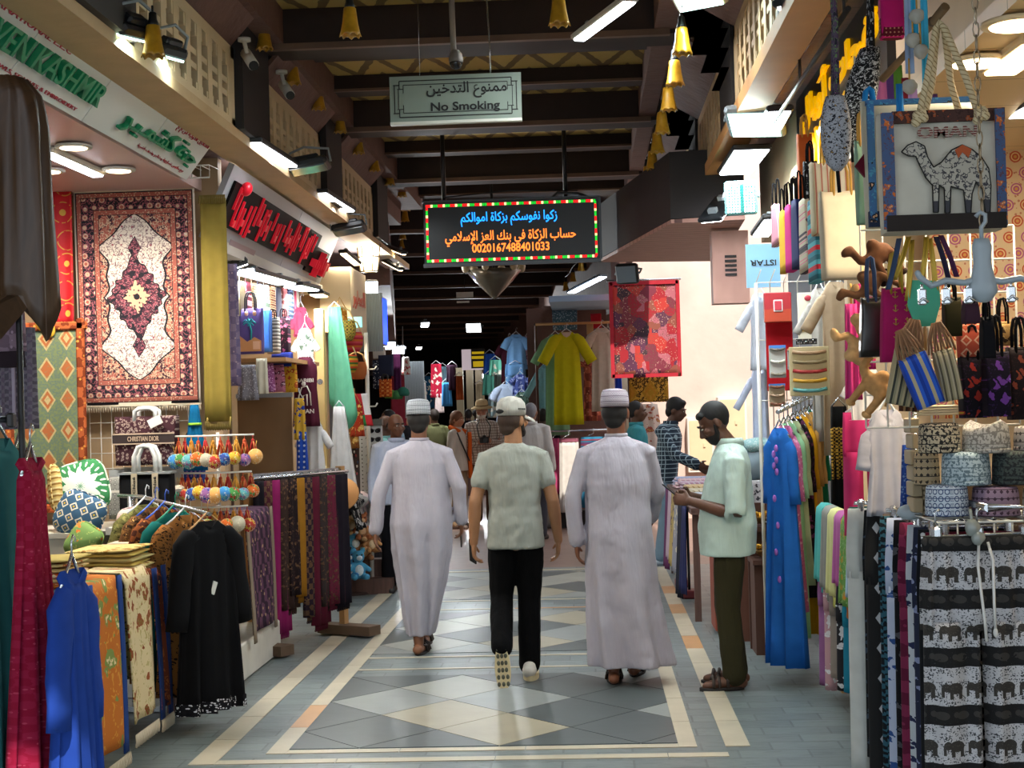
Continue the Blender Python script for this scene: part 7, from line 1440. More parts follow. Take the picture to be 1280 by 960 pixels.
for k, (c, c2, nm) in enumerate(DR):
    y = 14.9 - k * .52; q = MB(); L = random.uniform(.62, .8); T = thing('hanging_cloth', f'{nm} cloth hanging down the passage side of the long table, {ORD[k]} from far end', 'cloth', (.76, y, .88), 0, 'cloths over the side of the long table'); q.sheet(lambda u, v: (-.012 - .03 * v + .02 * sin(u * 12 + v) * v, (u - .5) * .46, -L * v), 14, 10, .008, uvs=(.46, -L)); q.build('cloth', fab('floral', c, c2, c, c2, s=1.2) if 'flower' in nm else fab('plain', c), T)
for k, (x, y) in enumerate(((853, 733), (862, 747))): p = GZ(x, y, .0); T = thing('rack_foot', ['dark red display foot under the purple cloth, farther one', 'dark red display foot under the golden cloth, nearer one'][k], 'foot', p); q = MB(); q.box((0, 0, .035), (.13, .2, .07), bev=.01); q.build('foot_block', mat('foot_red', '#5a1418', .5), T); q = MB(); q.tube([(0, 0, .07), (0, 0, .8)], .012, 6); q.build('post', M_black, T)
T = thing('cloth_heap', 'heap of pale teal and grey clothes on the stall behind the standing man', 'cloth', G(944, 592, 11.0)); q = MB(); q.ell((0, 0, .06), (.16, .2, .14), n=24, k=12); q.v = [(x * (1 + .14 * sin(8 * math.atan2(y, x) + z * 30)), y, z * (1 + .1 * sin(x * 40))) for x, y, z in q.v]; q.build('grey_cloth', fab('plain', '#7a8a92'), T); q = MB(); q.ell((.02, -.02, .2), (.13, .15, .06), n=20, k=8); q.v = [(x * (1 + .1 * sin(9 * math.atan2(y, x))), y, z) for x, y, z in q.v]; q.build('teal_cloth', fab('lace', '#8fb4b4', '#c4d0cc', s=2), T)
T = thing('heap_table', 'grey topped stall table under the heap of pale clothes', 'table', (G(944, 600, 11.0).x + .06, 11.05, 0)); zz = G(944, 592, 11.0).z - .04; q = MB(); q.box((0, 0, zz - .02), (.5, .6, .04)); q.build('tabletop', M_grey, T); q = MB(); q.box((0, .05, (zz - .04) / 2), (.44, .5, zz - .04)); q.build('table_base', speck('#5a3424', .2, 5), T)
T = thing('shawl', 'black and white flowered cloth hanging from the stall table behind the man', 'shawl', G(952, 600, 10.75)); q = MB(); hang(q, .14, .18, .3, .04, 3, .015); q.build('cloth', fab('floral', '#b8b4b8', '#3a3840', '#8a8a90', '#5a5a60', s=2), T)
# ---- lights inside the right shop
for i, (x, y) in enumerate(((1222, 75), (1272, 27))):
    p = GZ(x, y, 2.94); T = thing('downlight', f'round warm downlight in the cream ceiling on the right, {("farther", "nearer")[i]} one', 'lamp', p, 0, 'downlights in the right shop'); q = MB(); q.lathe([(.12, 0), (.12, -.012), (.095, -.014)], 24); q.build('rim', M_creamy, T); q = MB(); q.lathe([(.095, -.012), (.09, -.018)], 24); q.build('lens', M_warmlit, T); lamp('glow', 'SPOT', (0, 0, -.03), 60, (1, .82, .58), .08, (-.1, .15, -1), T, spot=R(140))
bar_lamp('strip_lamp', GZ(1250, 92, 2.92), GZ(1300, 56, 2.92), .12, 'warm strip lamp on the cream ceiling at the right edge', face=M_warmlit, power=22, col=(1, .85, .62), case=M_creamy)
bar_lamp('strip_lamp', G(1262, 152, 7.2), G(1300, 132, 6.6), .1, 'pale strip lamp low at the right edge above the paisley cloth', power=14)
T = thing('bag_rail', 'dark ceiling rail from which the high row of bags hangs', 'rack', (1.1, 7.6, 3.28)); q = MB(); q.tube([(0, -1.4, 0), (0, 1.5, 0)], .012, 8); q.build('rail', M_black, T)
for y in (-1.3, 0, 1.4): q = MB(); q.tube([(0, y, 0), (0, y, .12)], .008, 6); q.build('hook', M_black, T)
a = G(1075, 288, 5.6); b = G(1275, 530, 5.6); T = thing('wire_grid', 'white wire grid behind the pouches and clutch bags', 'grid', ((a.x + b.x) / 2, 5.6, 0)); q = MB(); w = b.x - a.x
for i in range(8): x = -w / 2 + w * i / 7; q.tube([(x, 0, b.z), (x, 0, 2.95 if i == 0 else a.z)], .004, 5)
for i in range(7): z = b.z + (a.z - b.z) * i / 6; q.tube([(-w / 2, 0, z), (w / 2, 0, z)], .004, 5)
q.build('wire_mesh', M_wire, T)
# ================================================================ STALLS IN THE MIDDLE DISTANCE AND BEYOND
random.seed(55); n = 40
# stall of dresses right of centre
def stall(px, py, Y, wpx, hpx, m, lab, **k): return shirt(px, py, Y, wpx, hpx, m, lab, name='dress', cat='dress', **k)
stall(708, 415, 21.2, 42, 116, fab('plain', '#b4b014'), 'acid yellow embroidered dress hanging right of centre', slv=.14, inner=fab('plain', '#c9b9a0'))
stall(694, 418, 21.6, 34, 126, fab('plain', '#7fae86'), 'pale green dress half behind the acid yellow one', slv=.12)
stall(738, 440, 21.8, 24, 86, fab('damask', '#7a3a30', '#a85a44', '#c9806a', s=1), 'rust patterned dress right of the acid yellow one', slv=.05)
stall(752, 410, 21.3, 34, 104, fab('plain', '#b8ac98'), 'cream dress with embroidered cuffs beside the patchwork tapestry', slv=.16)
stall(760, 412, 21.9, 18, 80, fab('floral', '#4a4a7a', '#a85a4a', '#6a6a9a', '#c9a07a', s=1), 'blue floral dress behind the cream one', slv=.05)
stall(645, 418, 25.0, 30, 44, fab('plain', '#6f9cc9'), 'light blue tunic of a matching set hanging at centre', slv=.12)
T = thing('trousers', 'light blue wide trousers of the set below the light blue tunic', 'trousers', G(644, 455, 24.9)); q = MB(); legs_mb(q, S(26, 24.9), S(40, 24.9), .2, .1, .02, nf=4); q.build('trouser_legs', fab('plain', '#6896c4'), T); q = MB(); q.tube([(-.1, 0, 0), (0, 0, .06), (.1, 0, 0)], .006, 5); q.build('hanger', M_hang, T)
n = 40
stall(636, 425, 25.4, 26, 76, fab('plain', '#3a1220'), 'dark wine dress behind the light blue set', slv=.08)
stall(659, 420, 25.2, 16, 36, fab('floral', '#c4a0b4', '#7a3a5a', '#d0b0c0', '#5a2a4a', s=1), 'pink flowered top right of the light blue set', slv=.06)
stall(671, 432, 24.0, 16, 44, fab('plain', '#8a8a1e'), 'small olive yellow top beside the grey post', slv=.04)
stall(682, 456, 22.6, 24, 56, fab('plain', '#7fb8c0'), 'pale aqua top with long sleeves below the olive one', slv=.3)
stall(650, 468, 24.5, 26, 40, fab('floral', '#4a5aa0', '#8a9ad0', '#3a4a8a', '#c0c8e0', s=1), 'blue printed shorts set below the light blue trousers', slv=.04)
stall(632, 480, 24.8, 30, 66, fab('plain', '#b4c4dc'), 'pale white blue dress low in the far stall', slv=.1)
stall(652, 490, 24.2, 24, 44, fab('floral', '#5a7a70', '#2a3a3a', '#7a9a8a', '#a0b0a0', s=1), 'grey green printed top at head height by the white cap', slv=.06)
T = thing('stall_post', 'grey brown post between the blue set and the yellow dress', 'post', (G(671, 500, 23.2).x, 23.2, 0)); q = MB(); q.box((0, 0, 1.6), (.24, .2, 3.2)); q.build('post_body', M_brown, T); q = MB(); q.box((0, 0, .06), (.3, .26, .12)); q.build('base', M_dark, T)
# racks under them
stall_y = 22.0
T = thing('skirt', 'white sunlit skirt hanging on the low rack below the yellow dress', 'skirt', G(711, 548, 21.0)); q = MB(); hang(q, S(24, 21), S(28, 21), S(92, 21), .09, 4, .025); q.build('cloth', fab('plain', '#d4cdc4'), T); q = MB(); hang(q, S(24.5, 21), S(24.5, 21), .05, .1, 4, .006); q.build('waistband', fab('plain', '#9a5a6a'), T); q = MB(); q.tube([(-.1, 0, 0), (0, 0, .05), (0, 0, .12)], .006, 5); q.build('hanger', M_chrome, T)
T = thing('skirt', 'pink skirt edge left of the white sunlit skirt', 'skirt', G(694, 548, 21.3)); q = MB(); hang(q, S(10, 21), S(12, 21), S(70, 21), .09, 3, .02); q.build('cloth', fab('plain', '#b84a74'), T); q = MB(); q.tube([(-.04, 0, 0), (0, 0, .05)], .006, 5); q.build('hanger', M_chrome, T)
T = thing('skirt', 'teal skirt with purple banded waist right of the white one', 'skirt', G(742, 546, 21.0)); q = MB(); hang(q, S(32, 21), S(38, 21), S(88, 21), .09, 4, .025); q.build('cloth', fab('plain', '#2a6a88'), T); q = MB(); hang(q, S(33, 21), S(33.5, 21), .16, .1, 4, .008, top=-.03); q.build('banded_waist', fab('band', '#5a3a64', '#2a6a88', '#7a3a4a', s=3), T); q = MB(); q.tube([(-.1, 0, 0), (0, 0, .05), (0, 0, .12)], .006, 5); q.build('hanger', M_chrome, T)
T = thing('skirt_rack', 'dark low rack with clip hangers below the dresses', 'rack', (G(726, 640, 21.2).x, 21.2, 0)); zr = G(726, 538, 21.2).z; q = MB(); q.tube([(-.55, 0, zr), (.55, 0, zr)], .015, 8); q.build('rail', M_chrome, T); q = MB(); q.box((0, .2, .12), (1.15, .3, .24)); q.build('base', M_dark, T)
for sg in (-1, 1): q = MB(); q.tube([(sg * .55, 0, 0), (sg * .55, 0, zr)], .018, 8); q.build('post', M_black, T)
T = thing('dress_rail', 'pale rail holding the dresses right of centre', 'rack', (G(722, 400, 21.4).x, 21.5, 0)); zr = G(722, 404, 21.5).z; q = MB(); q.tube([(-.6, 0, zr), (.7, 0, zr)], .018, 8); q.build('rail', M_hookwood, T)
for sg in (-.6, .7): q = MB(); q.tube([(sg, .1, 0), (sg, .1, zr), (sg, 0, zr)], .02, 8); q.build('post', M_wood, T)
T, w, h, d = tote('printed_bag', 'row of clear bags with dark lettering above the yellow dress', (690, 388), (722, 412), 22.2, fab('lace', '#4a6a7a', '#9ab0c0', s=1), .1)
tote('printed_bag', 'small red bag above the rust patterned dress', (738, 392), (752, 410), 22.0, fab('plain', '#a82430'), .1)
tote('printed_bag', 'tan bag hanging beside the small red bag', (733, 404), (742, 418), 21.9, fab('plain', '#a8845a'), .08)
mb = MB(); a = G(676, 384, 22.4); b = G(765, 640, 22.4); mb.bb((a.x, 22.6, 0), (b.x, 22.7, 3.2)); struct('wall_stall_back', mb, M_brown)
mb = MB(); a = G(688, 376, 21.5); mb.bb((a.x, 20.6, 3.12), (.72, 22.6, 3.2)); struct('ceiling_stall', mb, mat('pale_awning', '#8fa8c0', .5))
# patchwork tapestries
def patch(nb):
    u, v = nb.uv(); V = nb.vec(u, v); n_ = nb.nt.nodes.new('ShaderNodeTexVoronoi'); n_.distance = 'MANHATTAN'; nb.nt.links.new(V, n_.inputs['Vector']); n_.inputs['Scale'].default_value = 6.5
    r = nb.chan(n_.outputs['Color']); ns = nb.noise(V, 60., 3.); d, _ = nb.vor(V, 42.)
    o = nb.ramp((r[0] * .98), [C('#a01c26'), C('#7a2a3a'), C('#b8342a'), C('#5a2a44'), C('#8a4a3a'), C('#b0606a'), C('#9a1a2a'), C('#3a2430')]); o = nb.mix((d < .24) * (r[1] > .4), o, C('#c9a08a')); o = nb.mix((ns > .58) * (r[2] > .5), o, C('#6a4a3a'))
    return o
T, w, h = cloth_panel('patchwork_tapestry', 'large red patchwork tapestry hung before the sunny wall', 'tapestry', (763, 353), (850, 470), 20.2, mat('red_patchwork', None, .8, fn=patch), .02, 1.5, .012); M_rb = fab('plain', '#b0303a')
for nm, c_, s_ in (('border_band', (0, -.02), (w + .02, .05)), ('border_band', (0, -h + .02), (w + .02, .05)), ('border_band', (-w/2, -h/2), (.05, h)), ('border_band', (w/2, -h/2), (.05, h))): q = MB(); q.box((c_[0], -.012, c_[1]), (s_[0], .02, s_[1])); q.build(nm, M_rb, T)
q = MB(); q.tube([(-w/2 - .05, 0, .02), (w/2 + .05, 0, .02)], .015, 6); q.build('rod', M_chrome, T)
T, w, h = cloth_panel('patchwork_tapestry', 'small golden patchwork cloth with dark diamond under the red one', 'tapestry', (786, 472), (836, 502), 20.6, fab('diamond', '#c9a040', '#b0802a', '#2a2018', '#d9c070', '#a8842a', s=.7), .01, 1.5, .012)
p = G(773, 470, 20.9); T = thing('shawl', 'royal blue cloth hanging under the left edge of red patchwork', 'shawl', p); q = MB(); hang(q, .08, .12, .5, .04, 2, .01); q.build('cloth', fab('plain', '#1c3ca8'), T)
p = G(780, 490, 20.8); T = thing('dress', 'pale printed dress on the sunny stall below the golden patchwork', 'dress', G(808, 505, 21.0)); q = MB(); hang(q, .3, .5, .8, .1, 3, .03); q.build('cloth', fab('floral', '#c9bcb0', '#a0584a', '#d0c4b8', '#b89a5a', s=1), T); q = MB(); q.tube([(-.12, 0, -.02), (0, 0, .06), (.12, 0, -.02)], .008, 5); q.build('hanger', M_hang, T)
# ---- far left stalls
tote('printed_bag', 'dark bag with white lettering hung by the blue lit sign', (473, 444), (492, 470), 19.5, fab('plain', '#2f3448'), .12); p = G(482, 462, 19.35); 
tote('printed_bag', 'white shopping bag glowing under the lamp by the lettered bag', (466, 434), (482, 448), 20.0, fab('plain', '#d9d4c8'), .1)
T, w, h, d = tote('printed_bag', 'white bag printed with dark lines below the lettered bag', (466, 450), (476, 486), 19.7, fab('lace', '#2a3040', '#c9c9cc', s=1), .1)
tote('printed_bag', 'orange cloth bag hanging at head height on the far left', (474, 474), (490, 496), 19.0, fab('ikat', '#c9682a', '#a8401a', '#d9944a', s=1.2), .12, None, M_black, .06)
for i, (x, y, c) in enumerate(((488, 495, '#5a8a3a'), (496, 496, '#3f7a4a'), (504, 492, '#2f6a5a'))): p = G(x, y, 19.2); T = thing('knit_cap', f'green knitted cap, {ORD[i]} of three on the far left stall', 'cap', p, 0, 'green caps'); q = MB(); q.lathe([(.07, -.03), (.08, .0), (.07, .05), (.03, .08), (.005, .085)], 14); q.build('cap_body', fab('plain', c), T)
p = G(496, 442, 19.8); T = thing('curtain', 'plum curtain beside the lettered bags far left', 'curtain', p); q = MB(); hang(q, .09, .1, .55, .05, 2, .01); q.build('cloth', fab('plain', '#4a1f44'), T)
p = G(507, 446, 22); T = thing('printed_shirt', 'white shirt with red print hanging at the bend', 'shirt', p); q = MB(); hang(q, .1, .14, .26, .06, 2, .01); q.build('cloth', fab('floral', '#d0c8c4', '#a84a4a', '#c4bcb8', '#7a3a4a', s=1), T)
a = G(505, 452, 24); b = G(531, 522, 24); q = MB()
for i in range(12): q.bb((a.x + (b.x - a.x) * i / 12, 24, b.z), (a.x + (b.x - a.x) * (i + .6) / 12, 24.04, a.z)); 
q.bb((a.x, 24.03, b.z), (b.x, 24.08, a.z)); tag(q.build('metal_shutter', mat('shutter_light', '#8a9196', .35, .4)), 'pale ribbed shutter at the far left behind the walking crowd', 'shutter')
T = thing('stall_post', 'white painted column pair beside the yellow sign far away', 'post', (G(588, 500, 33).x, 33, 0)); q = MB()
for x in (-.22, 0, .2): q = MB(); q.box((x, 0, 1.3), (.15, .15, 2.6)); q.build('column', mat('column_cream', '#a8a284', .6), T)
a = G(577, 437, 32.5); b = G(605, 462, 32.5); T = thing('stall_sign', 'small white board with black and yellow lettered placard far down', 'sign', ((a.x + b.x) / 2, 32.5, (a.z + b.z) / 2)); q = MB(); q.box((0, 0, 0), (b.x - a.x, .06, a.z - b.z)); q.build('board', mat('lit_white_board', '#cfc0c8', .5, emit=.5), T); q = MB(); q.box((.12, -.05, .02), (.3, .03, .42)); q.build('placard', mat('placard_black', '#101010', .5), T); q = MB()
q.box((.12, -.07, .14), (.26, .02, .05)); q.box((.12, -.07, .04), (.28, .02, .06)); q.box((.12, -.07, -.1), (.22, .02, .12)); q.build('yellow_blocks', mat('placard_yellow', '#d9b81a', .5, emit=.4), T)
FAR = [(545, 455, 34, 16, 42, '#a01c34', 'crimson dress'), (553, 458, 34.5, 12, 40, '#8ab8d0', 'pale blue top'), (565, 456, 33, 16, 32, '#2c1626', 'dark plum shirt'), (536, 470, 36, 12, 40, '#1f4a6a', 'blue cloth'), (558, 478, 33, 14, 30, '#3f8ac4', 'bright blue wrap'), (612, 442, 30, 18, 26, '#1f4a9a', 'cobalt cloth'), (619, 450, 29, 18, 20, '#5aa08a', 'seafoam cloth'), (612, 468, 29.5, 20, 26, '#4a8a7a', 'teal printed top'), (624, 468, 28, 16, 40, '#7a8f8a', 'grey green top'), (619, 492, 28.5, 22, 30, '#8aa0a4', 'grey patterned top'), (574, 470, 31, 10, 30, '#b0542a', 'orange garland'), (600, 480, 31, 12, 36, '#b8a888', 'sand coloured robe'), (528, 478, 35, 10, 30, '#d0c8c0', 'off white scarf'), (549, 492, 34, 12, 24, '#c9b8b4', 'pale printed scarf')]
for i, (x, y, Y, wp, hp, c, nm) in enumerate(FAR):
    T = thing('far_garment', f'{nm} hanging in the stalls far down the passage', 'clothing', G(x, y, Y)); q = MB(); hang(q, S(wp, Y) * .8, S(wp, Y), S(hp, Y), .1, 3, .03, i); q.build('cloth', fab('plain', c) if i % 3 else fab('floral', c, '#c9c0b0', c, '#d0c8c0', s=.6), T); q = MB(); q.tube([(-.1, 0, 0), (0, 0, .08), (.1, 0, 0)], .008, 5); q.build('hanger', M_hang, T)
# goods lining the far passage on both sides, and lamps added to brighten it
random.seed(101); NM = [('#7a2430', 'dark red'), ('#c9b48a', 'straw'), ('#2f4a7a', 'denim blue'), ('#8a3a6a', 'berry'), ('#3a6a4a', 'forest green'), ('#c9862a', 'amber'), ('#d0c8c0', 'white'), ('#2a2228', 'near black'), ('#6a9ab0', 'sky'), ('#a04a2a', 'brick')]
for side, lat in (('left', -1.55), ('right', 1.45)):
    for i in range(10):
        s_ = (9.5 if side == 'left' else 7.) + i * 1.9; c, nm = NM[(i * 3 + (side == 'right')) % 10]; T = thing('far_garment', f'{nm} long garment hung along the {side} side of the far passage', 'clothing', B(s_, lat, 2.35), TH); q = MB(); hang(q, .45, .55, 1.5, .12, 3, .04, i); q.build('cloth', fab('floral', c, '#b8a888', c, '#d0c4b0', s=.7) if i % 2 else fab('plain', c), T); q = MB(); q.tube([(-.15, 0, 0), (0, 0, .08), (0, 0, .85)], .008, 5); q.build('hanger', M_hang, T)
for i, (s_, lat) in enumerate(((6, -1.2), (10, 1.2), (15, -1.2), (20, 1.1), (27, -1.0))):
    bar_lamp('strip_lamp', B(s_, lat, 3.05), B(s_ + 1.1, lat, 3.05), .12, f'{["first", "second", "third", "fourth", "fifth"][i]} added strip lamp over the far stalls past the bend', 'added strip lamps over the far stalls', power=60)
for i, (x0, y0, x1, y1, Y) in enumerate(((528, 465, 540, 520, 37), (570, 490, 602, 520, 30))): 
    T = thing('far_stall', f'{["pale", "colourful"][i]} low stall of mixed goods far down the passage', 'stall', (G((x0 + x1) / 2, 500, Y).x, Y, 0)); q = MB(); q.box((0, 0, .45), (.7, .6, .9)); q.build('counter', M_wood, T); q = MB()
    for k in range(26): q.ell((random.uniform(-.32, .32), random.uniform(-.25, .2), .95 + random.uniform(0, .25)), random.uniform(.05, .09), k % 4, n=8, k=5)
    o = q.build('mixed_goods', [mat('goods_' + c, c, .7) for c in ('#c9862a', '#a02a2a', '#5a8a4a', '#c9c0b0')], T); o['kind'] = 'stuff'
# ================================================================ PEOPLE   (each stands at its origin and faces local -Y; its left is +X)
random.seed(12)
def skinm(c): return mat('skin_' + c, None, .5, fn=lambda nb: nb.mix(nb.noise(nb.vec(*nb.ob()), 12., 3.), tuple(v * .82 for v in C(c)[:3]) + (1,), tuple(min(1, v * 1.12) for v in C(c)[:3]) + (1,)))
def hairm(c): return mat('hair_' + c, None, .7, fn=lambda nb: nb.mix(nb.noise(nb.vec(nb.ob()[0] * 3., nb.ob()[1] * 3., nb.ob()[2]), 60., 3.), tuple(v * .5 for v in C(c)[:3]) + (1,), tuple(min(1, v * 1.5) for v in C(c)[:3]) + (1,)))
def _fold(nb): x, y, z = nb.ob(); w = nb.noise(nb.vec(x, y, z), 3., 2.) * .5; return nb.noise(nb.vec(x * 7. + w, y * 7., z * 1.6 + w), 1.7, 3.)
def clothm(c, k=.1): return mat('wear_' + c, None, .9, spec=.12, bump=(_fold, .55, .05), fn=lambda nb: nb.mix(nb.noise(nb.vec(*nb.ob()), 7., 4.), tuple(v * (1 - k) for v in C(c)[:3]) + (1,), tuple(min(1, v * (1 + k)) for v in C(c)[:3]) + (1,)))
def V3(*a): return Vector(a)
def hand(q, wr, d, side, palm, curl=.5, s=1., thumb=1.):
    """palm and five fingers; d along the hand, side towards the thumb, palm = direction the palm faces"""
    d = Vector(d).normalized(); side = Vector(side); side = (side - d * side.dot(d)).normalized(); pn = Vector(palm); pn = (pn - d * pn.dot(d) - side * pn.dot(side)).normalized(); wr = Vector(wr)
    rm = Matrix((side, pn, d)).transposed()
    q.ell(wr + d * .045 * s, (.038 * s, .016 * s, .055 * s), rot=rm, n=14, k=8); q.ell(wr + d * .075 * s, (.040 * s, .013 * s, .025 * s), rot=rm, n=14, k=8)
    for i, (o, L) in enumerate(((.029, .068), (.010, .077), (-.010, .072), (-.028, .056))):
        b = wr + d * (.082 - .004 * abs(i - 1)) * s + side * o * s; a1 = curl * .5; a2 = curl * 1.25; a3 = curl * 1.9; seg = L * s * .42
        p1 = b + (d * cos(a1) + pn * sin(a1)) * seg; p2 = p1 + (d * cos(a2) + pn * sin(a2)) * seg * .8; p3 = p2 + (d * cos(a3) + pn * sin(a3)) * seg * .6
        q.tube([b - d * .02 * s, b, p1, p2, p3], [.0095 * s, .0095 * s, .009 * s, .0082 * s, .007 * s], 8, 0, True, True)
    t0 = wr + d * .02 * s + side * .026 * s; t1 = t0 + (d * .6 + side * .75 + pn * .25 * thumb).normalized() * .036 * s; t2 = t1 + (d * .85 + side * .15 + pn * .5 * thumb).normalized() * .032 * s
    q.tube([t0 - side * .012 * s, t0, t1, t2], [.013 * s, .0125 * s, .0105 * s, .0085 * s], 8, 0, True, True)
def head_mb(q, c, Hm, s=1.):
    M0 = q.M; q.M = M0 @ Matrix.Translation(c) @ Hm @ Matrix.Scale(s, 4)
    q.ell((0, .012, .022), (.074, .094, .094), n=24, k=14); q.ell((0, -.022, -.035), (.062, .068, .078), n=20, k=12); q.ell((0, -.055, -.085), (.032, .03, .026), n=14, k=8)
    q.tube([(0, -.088, .012), (0, -.1, -.012), (0, -.108, -.03)], [.010, .012, .016], 10, 0, True, True); q.ell((0, -.098, -.037), (.02, .013, .010), n=12, k=6)
    for sg in (-1, 1):
        q.ell((sg * .03, -.082, .022), (.026, .014, .010), n=12, k=6); q.ell((sg * .04, -.068, -.02), (.024, .024, .022), n=12, k=6)
        q.ell((sg * .076, .012, -.01), (.010, .02, .034), n=12, k=8, rot=Matrix.Rotation(sg * .25, 3, 'Z'))
    q.ell((0, -.088, -.059), (.026, .012, .007), n=12, k=6); q.ell((0, -.086, -.071), (.022, .012, .008), n=12, k=6)
    q.M = M0
def person(label, loc, rz, H=1.74, skin='#8a5a3c', head=(0, 0, 0), hoff=(0, 0, 0), sh=None, el=None, wr=None, hip=None, kn=None, an=None, toe=None, hd=None, vox=.0065, girth=1., group=None, lean=(0, 0), sc=1.):
    """sh/el/wr/... = (right, left) joints in metres for a 1.74 m body"""
    k = H / 1.74; T = thing('person', label, 'person', loc, rz, group); T.scale = (k, k, k)
    J = dict(sh=sh or ((-.185, 0, 1.41), (.185, 0, 1.41)), el=el or ((-.235, .02, 1.13), (.235, .02, 1.13)), wr=wr or ((-.25, -.05, .88), (.25, -.05, .88)), hip=hip or ((-.09, 0, .92), (.09, 0, .92)), kn=kn or ((-.1, -.03, .5), (.1, -.03, .5)), an=an or ((-.1, .03, .08), (.1, .03, .08)), toe=toe or ((-.12, -.15, .025), (.12, -.15, .025)))
    lx, ly = lean; ch = V3(lx, ly, 1.27); nb_ = V3(lx * 1.2, ly * 1.25, 1.44); hc = V3(lx * 1.35, ly * 1.4 - .015, 1.615) + Vector(hoff)
    Hm = Euler((R(head[0]), R(head[1]), R(head[2])), 'ZYX').to_matrix().to_4x4() if False else (Matrix.Rotation(R(head[2]), 4, 'Z') @ Matrix.Rotation(R(head[1]), 4, 'Y') @ Matrix.Rotation(R(head[0]), 4, 'X'))
    q = MB(); g = girth
    q.ell((0, 0, .93), (.155 * g, .115 * g, .13)); q.ell((lx * .5, ly * .5, 1.08), (.145 * g, .105 * g, .16)); q.ell(ch, (.165 * g, .115 * g, .19)); q.tube([tuple(ch + V3(0, .01, .08)), tuple(nb_ + V3(0, .012, 0)), tuple(hc + V3(0, .018, -.05))], [.075, .058, .054], 14, 0, True, True)
    q.tube([J['sh'][0], tuple(ch + V3(0, 0, .11)), J['sh'][1]], [.036, .064, .036], 12, 0, True, True)
    for i in (0, 1):
        s_, e, w_ = (Vector(J[a][i]) for a in ('sh', 'el', 'wr')); q.tube([s_, s_.lerp(e, .35), e, e.lerp(w_, .3), w_], [.04, .045, .04, .041, .027], 12, 0, True, True)
        h_, kk, a_, t_ = (Vector(J[a][i]) for a in ('hip', 'kn', 'an', 'toe')); q.tube([h_, h_.lerp(kk, .4), kk, kk.lerp(a_, .35), a_], [.088, .078, .055, .054, .036], 12, 0, True, True)
        fw = t_ - a_; heel = a_ + V3(0, 0, -.045) - V3(fw.x, fw.y, 0) * .25 if abs(fw.z) < .15 else a_ - fw.normalized() * .03
        q.tube([heel, a_.lerp(t_, .5) + V3(0, 0, -.012 if abs(fw.z) < .15 else 0), t_], [.034, .037, .026], 10, 0, True, True)
        hh = (hd or {}).get(i)
        if hh: hand(q, w_, *hh)
        else: dd = (w_ - e).normalized(); hand(q, w_, (dd.x * .6, dd.y * .6 - .15, dd.z), (0, -1, 0), (1 if i == 0 else -1, 0, 0), .5)
    head_mb(q, hc, Hm); b = q.build('body', skinm(skin), T); remesh(b, vox, 3, .4)
    return T, J, hc, Hm
def hair(T, hc, Hm, c, kind='short', vox=.007):
    q = MB(); q.M = Matrix.Translation(hc) @ Hm
    if kind == 'short': q.ell((0, .024, .03), (.079, .092, .096), n=24, k=14); q.ell((0, .048, -.02), (.067, .05, .06), n=18, k=10)
    if kind == 'thick': q.ell((0, .02, .045), (.084, .1, .1), n=24, k=14); q.ell((0, .06, -.02), (.07, .052, .07), n=18, k=10); q.ell((0, -.05, .09), (.06, .04, .035), n=16, k=8)
    if kind == 'nape': q.ell((0, .035, .0), (.079, .075, .082), n=24, k=12); q.ell((0, .06, -.05), (.058, .04, .05), n=18, k=10)
    if kind == 'fringe': q.ell((0, .05, .0), (.08, .066, .055), n=20, k=12)
    if kind == 'bob': q.ell((0, .02, .03), (.09, .1, .1), n=24, k=14); q.ell((0, .055, -.05), (.086, .062, .085), n=18, k=10)
    return remesh(q.build('hair', hairm(c), T), vox, 2)
def beard(T, hc, Hm, c, full=1.):
    q = MB(); q.M = Matrix.Translation(hc) @ Hm; q.ell((0, -.04, -.075), (.058, .056, .05 * full), n=18, k=10); q.ell((0, -.096, -.05), (.026, .01, .006), n=10, k=6)
    for sg in (-1, 1): q.tube([(sg * .064, -.008, -.01), (sg * .06, -.022, -.06), (sg * .03, -.06, -.09)], [.012, .016, .018], 8, 0, True, True)
    return remesh(q.build('beard', hairm(c), T), .006, 2)
def eyes(T, hc, Hm):
    for sg in (-1, 1):
        q = MB(); q.M = Matrix.Translation(hc) @ Hm; q.ell((sg * .03, -.086, .006), (.0125, .008, .006), n=12, k=8); e = q.build('eye', mat('eye_white', '#cfc6ba', .3), T)
        q = MB(); q.M = Matrix.Translation(hc) @ Hm; q.ell((sg * .03, -.0925, .006), (.0055, .003, .0055), n=10, k=6); q.build('iris', mat('iris_dark', '#1a0f0a', .2), e)
        q = MB(); q.M = Matrix.Translation(hc) @ Hm; q.tube([(sg * .012, -.096, .026), (sg * .03, -.096, .032), (sg * .05, -.082, .026)], [.004, .005, .003], 6, 0, True, True); q.build('eyebrow', hairm('#17100c'), T)
def wrap(q, pts, rad, n=14): q.tube(pts, rad, n, 0, True, True)
def wear(name, q, m, T, vox=.009, smooth=4, wr=.010, sz=.11):
    o = q.build(name, m, T); remesh(o, vox, smooth)
    if wr:
        t = bpy.data.textures.new('wrinkle', 'CLOUDS'); t.noise_scale = sz; t.noise_depth = 2
        d = o.modifiers.new('wrinkle', 'DISPLACE'); d.texture = t; d.strength = wr; d.mid_level = .5; d.texture_coords = 'LOCAL'
    return o
